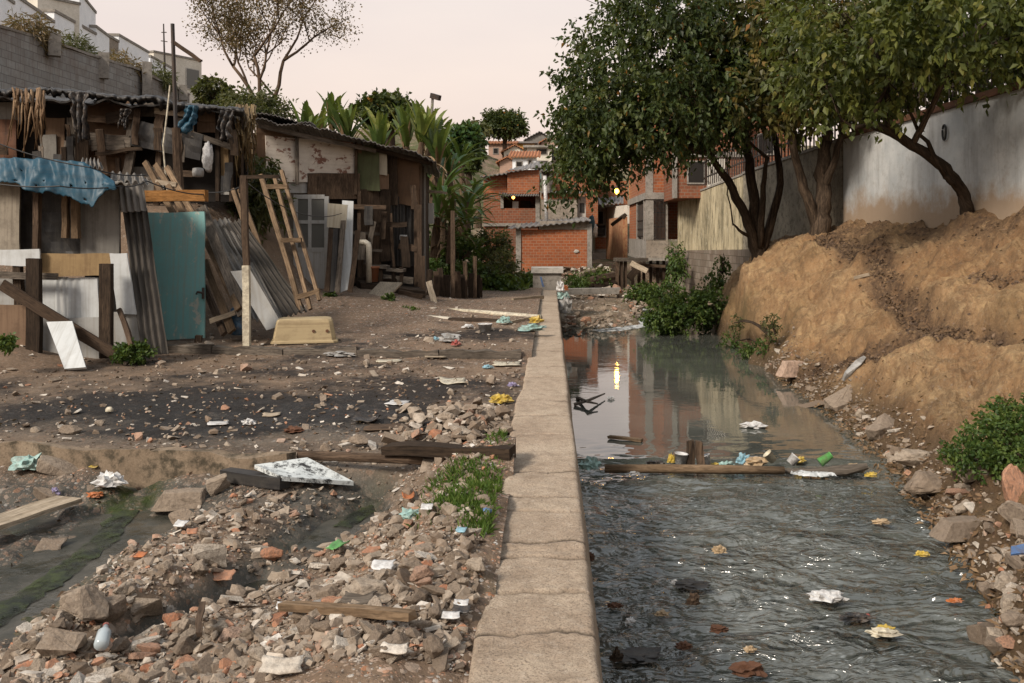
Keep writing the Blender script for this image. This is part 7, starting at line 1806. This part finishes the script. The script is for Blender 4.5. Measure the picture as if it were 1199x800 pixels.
cup(797, 547, .065, .075, .11, 'pl_white', 'white tub half in the water left of the dark double stake', (.1, 0), 'tub', 'tub')
cup(828, 548, .05, .06, .1, 'pl_white', 'white cup right behind the dark double stake', (-.3, .1))
cup(925, 549, .05, .06, .1, 'pl_white', 'white cup at the right end of the brown pole', (.9, 0), dz=.06)
cup(906, 547, .045, .055, .11, 'pl_cream', 'cream cup with yellow stripe tilted over the brown pole', (-.9, 0), dz=.07)
cup(960, 547, .055, .04, .15, 'pl_green', 'bright green bottle floating by the grey branch', (1.5, .1), 'bottle', 'bottle', .05)
for px, py, w_, h_, m_, lb in ((786, 540, 10, 14, 'pl_yellow', 'yellow packet beside the white tub on the bar'), (870, 541, 16, 15, 'pl_sky', 'light blue crumpled bag on the brown pole'), (884, 543, 26, 12, 'pl_tan', 'tan crumpled paper right of the light blue bag'), (850, 545, 18, 8, 'pl_aqua', 'pale wet wrapper left of the light blue bag'), (838, 545, 14, 6, 'pl_yellow', 'yellow and black wrapper behind the brown pole'), (768, 544, 22, 8, 'pl_black', 'dark plastic lump caught behind the pole left of the tub'), (743, 554, 14, 5, 'pl_white', 'small white floating scrap below the pole'), (935, 540, 16, 9, 'pl_yellow', 'dull yellow wrapper behind the white end cup'), (882, 499, 32, 8, 'pl_white', 'white bag floating in the calm water beyond the bar'), (690, 547, 24, 20, 'pl_aqua', 'turquoise net bag at the left end of the bar by the wall'), (715, 467, 8, 5, 'pl_white', 'tiny white foam bit beside the sticks in the calm water'), (1000, 551, 24, 12, 'pl_tan', 'brown debris tuft on the right end of the bar'), (1020, 557, 14, 7, 'pl_yellow', 'yellow brown leaf clump below the bar end')):
    bag(px, py, w_, h_, m_, lb, 'litter', 'floating_wrapper' if m_ != 'pl_white' else 'floating_bag', z0=WZ - .01, flat=.3)
solo('plank', 'wood_new', mb().beam(G(713, 511, WZ + .03), G(752, 516, WZ + .02), .09, .03, front=Z), 'short brown plank floating in the calm water', 'plank', G(732, 514, WZ))
for a, b_, lb in (((672, 474), (708, 461), 'dark branch sticking out beside the channel wall'), ((676, 466), (700, 473), 'second dark stick crossing the branch by the wall')):
    solo('stick', 'wood_grey', mb().tube([G(*a, WZ + .02), G((a[0] + b_[0]) / 2, (a[1] + b_[1]) / 2 + 1, WZ + .09), G(*b_, WZ + .06)], [.03, .024, .012], 6), lb, 'stick', G(*a, WZ))
for px, py, w_, h_, m_, lb in ((690, 655, 12, 14, 'leaf', 'dark brown clump near the wall in the rippled water'), (842, 646, 16, 12, 'pl_tan', 'yellow brown leaf clump in the middle of the rippled water'), (690, 738, 18, 30, 'rust', 'dark rusty leaf heap against the channel wall foot'), (722, 772, 14, 18, 'wood_dark', 'black brown tangle in the water by the wall'), (745, 768, 60, 6, 'black_sheet', 'long dark strip in the water near the wall'), (800, 758, 20, 10, 'rust', 'reddish brown lump low in the creek'), (812, 706, 16, 20, 'wood_brown', 'brown clump sticking up in the creek centre'), (808, 685, 40, 8, 'black_sheet', 'dark flat plastic strip with a white tip'), (790, 683, 8, 7, 'pl_white', 'white tip piece on the dark plastic strip'), (738, 728, 12, 8, 'pl_white', 'pinkish white scrap in the creek near the wall'), (775, 720, 16, 9, 'pl_tan', 'tan scrap next to the pinkish white one'), (720, 710, 18, 8, 'rust', 'small rust brown chip near the wall'), (842, 738, 22, 9, 'rust', 'flat brown chip right of the creek centre'), (876, 787, 42, 20, 'rust', 'largest brown bark lump at the bottom of the creek'), (968, 700, 46, 13, 'pl_white', 'translucent white bag drifting in the rippled water'), (1004, 724, 36, 9, 'pl_black', 'black flat piece with a pink corner in the creek'), (1016, 722, 7, 6, 'pl_red', 'pink corner piece on the black flat piece'), (1034, 742, 36, 10, 'pl_cream', 'pale curved plate piece in the lower right water'), (1037, 737, 20, 8, 'pl_yellow', 'yellow brown leaf lying on the pale curved plate'), (1080, 650, 16, 8, 'pl_yellow', 'yellow leaf floating near the right rubble'), (1031, 612, 20, 6, 'pl_tan', 'brown curled leaf floating towards the right bank'), (1118, 704, 18, 5, 'pl_orange', 'orange brown leaf floating in the lower right'), (878, 762, 14, 9, 'pl_tan', 'pale brown lump above the largest bark lump')):
    bag(px, py, w_, h_, 'rust' if m_ == 'leaf' else m_, lb, 'litter', 'floating_litter', z0=WZ - .015, flat=.25, amp=.7, dp=.6)
solo('packet', 'pl_blue', mb().slab([P(1184, 639, 6.0), P(1206, 636, 6.1), P(1206, 646, 5.95), P(1184, 648, 5.85)], .012, nu=4, nv=3, amp=.02), 'blue and white milk packet among the boulders at the right edge', 'packet', P(1185, 648, 6))
solo('cloth', 'pl_grey', mb().tube([ground_at(1012, 405 + 15, zbank), ground_at(1005, 430, zbank) + Z * .05, ground_at(993, 442, zbank) + Z * .04, ground_at(988, 450, zbank)], [.03, .06, .055, .03], 8, jit=.3), 'grey purple rag buried in the bank face', 'rag', ground_at(1000, 435, zbank))
hero(1185, 243, 22, 14, 0, 'stone_pale', 'pale stone on top of the bank at the right edge', zbank)
solo('stick', 'wood_pale', mb().beam(ground_at(1000, 336, zbank) + Z * .05, ground_at(1018, 328, zbank) + Z * .05, .05, .04), 'pale stick lying beside the leaf littered bank trail', 'stick', ground_at(1000, 336, zbank))
# fallen leaves on the trail, twigs among the rubble on the right, foam of the little fall
rng = np.random.default_rng(12); pts = []
for poly_, n_, w_ in ((TRAIL, 3400, .13), (TRAIL2, 900, .11), (TRAIL3, 350, .08)):
    A_ = np.array(poly_); i = rng.integers(0, len(A_) - 1, n_); t_ = rng.random(n_)[:, None]
    pts.append(A_[i] * (1 - t_) + A_[i + 1] * t_ + rng.normal(0, w_, (n_, 2)))
yy_ = rng.uniform(12, 27, 900); pts.append(np.stack([wallx(yy_) - np.abs(rng.normal(0, .4, 900)) - .05, yy_], -1))
pts = np.concatenate(pts); pts = pts[pts[:, 1] > 8.5]; pts = pts[rng.random(len(pts)) < .75]
base = np.array([(a, b_, zbank(a, b_) + .008) for a, b_ in pts]); dv = rng.normal(size=base.shape) * np.array([1, 1, .25])
V, Fc = leaf_mesh(base, dv, .07, .02, rng, .3); cr = rng.random(len(base))
tag(raw_mesh('fallen_leaves', V, Fc, np.concatenate([cr, cr]), M['litter_leaf']), kind='stuff')
pts = np.stack([rng.uniform(-6, XL - .05, 1500), rng.uniform(3.2, 13, 1500)], -1); pts = pts[np.abs(pts[:, 0]) < pts[:, 1] * .62]
base = np.array([(a, b_, zyard(a, b_) + .012) for a, b_ in pts]); dv = rng.normal(size=base.shape) * np.array([1, 1, .3])
V, Fc = leaf_mesh(base, dv, .04, .012, rng, .3); cr = rng.random(len(base))
tag(raw_mesh('fallen_leaves', V, Fc, np.concatenate([cr, cr]), M['litter_leaf']), kind='stuff')
t = NT('white_foam', .6, .3); p = t.pos()
fa = t.ramp(t.noise(p, 9, 6, .7), [(.35, 0), (.6, 1)]); t.col(t.mix(fa, (.3, .32, .31), (.7, .72, .72))); t.put(t.b.inputs['Alpha'], t.ramp(t.noise(p, 5, 6, .75), [(.36, 0), (.5, .9)]))
def foam_strip(pts, w_, name='foam', hz=1.0):
    vs, fs = [], []; n = len(pts) * 8; q = [Vector(p_) for p_ in pts]
    for i in range(n + 1):
        k = i / n * (len(q) - 1); j = min(int(k), len(q) - 2); c = q[j].lerp(q[j + 1], k - j); d_ = (q[j + 1] - q[j]).normalized(); s_ = Vector((-d_.y, d_.x, 0))
        for u in (-1, -.5, 0, .5, 1): vs.append(c + s_ * u * w_ * (1 + .5 * mn.noise(Vector((i * .6, u, 2)))) + Z * hz * (.03 * (1 - u * u) + .012 * mn.noise(Vector((i * .9, u * 2, 5)))))
    fs = [(i * 5 + j, i * 5 + j + 1, i * 5 + 5 + j + 1, i * 5 + 5 + j) for i in range(n) for j in range(4)]
    b = mb(); b.add(vs, fs); o = b.build(name, t.m, None, True); tag(o, kind='stuff')
foam_strip([G(928, 553, WZ), G(950, 556, WZ), G(975, 555, WZ)], .09)
foam_strip([G(694, 388, WZ), G(720, 386, WZ), G(745, 382, WZ), G(760, 376, WZ), G(768, 369, WZ)], .3)
t = NT('algae_mat', .5, .4); p = t.pos(); t.col(t.mix(t.ramp(t.noise(p, 7, 6, .7), [(.4, 0), (.6, 1)]), (.007, .011, .004), (.036, .05, .01))); t.put(t.b.inputs['Alpha'], t.ramp(t.noise(p, 4, 6, .75), [(.38, .15), (.55, 1)])); t.bump(t.noise(p, 20, 4, .6), .5, .02)
wz = -.315
foam_strip([(a, b_, wz) for a, b_ in CHAN1], .085, 'algae', .2); foam_strip([(a, b_, wz) for a, b_ in CHAN3[1:]], .07, 'algae', .2)
t = NT('white_foam_scum', .6, .3); p = t.pos(); t.col((.5, .52, .5)); t.put(t.b.inputs['Alpha'], t.ramp(t.noise(p, 5, 6, .75), [(.36, 0), (.5, .9)]))
foam_strip([G(750, 362, WZ), G(768, 363, WZ)], .25)

# leaves, chips and twigs in the wet debris at the foot of the bank
yy_ = 3.2 + 14 * rng.random(2600) ** 1.3; pts = np.stack([np.interp(yy_, EY, EX) + np.abs(rng.normal(0, .4, 2600)) - .12, yy_], -1)
base = np.array([(a, b_, max(zbank(a, b_), -.99) + .02) for a, b_ in pts]); dv = rng.normal(size=base.shape) * np.array([1, 1, .35])
V, Fc = leaf_mesh(base, dv, .07, .014, rng, .3); cr = rng.random(len(base))
tag(raw_mesh('wet_debris', V, Fc, np.concatenate([cr, cr]), M['leaf_dead']), kind='stuff')
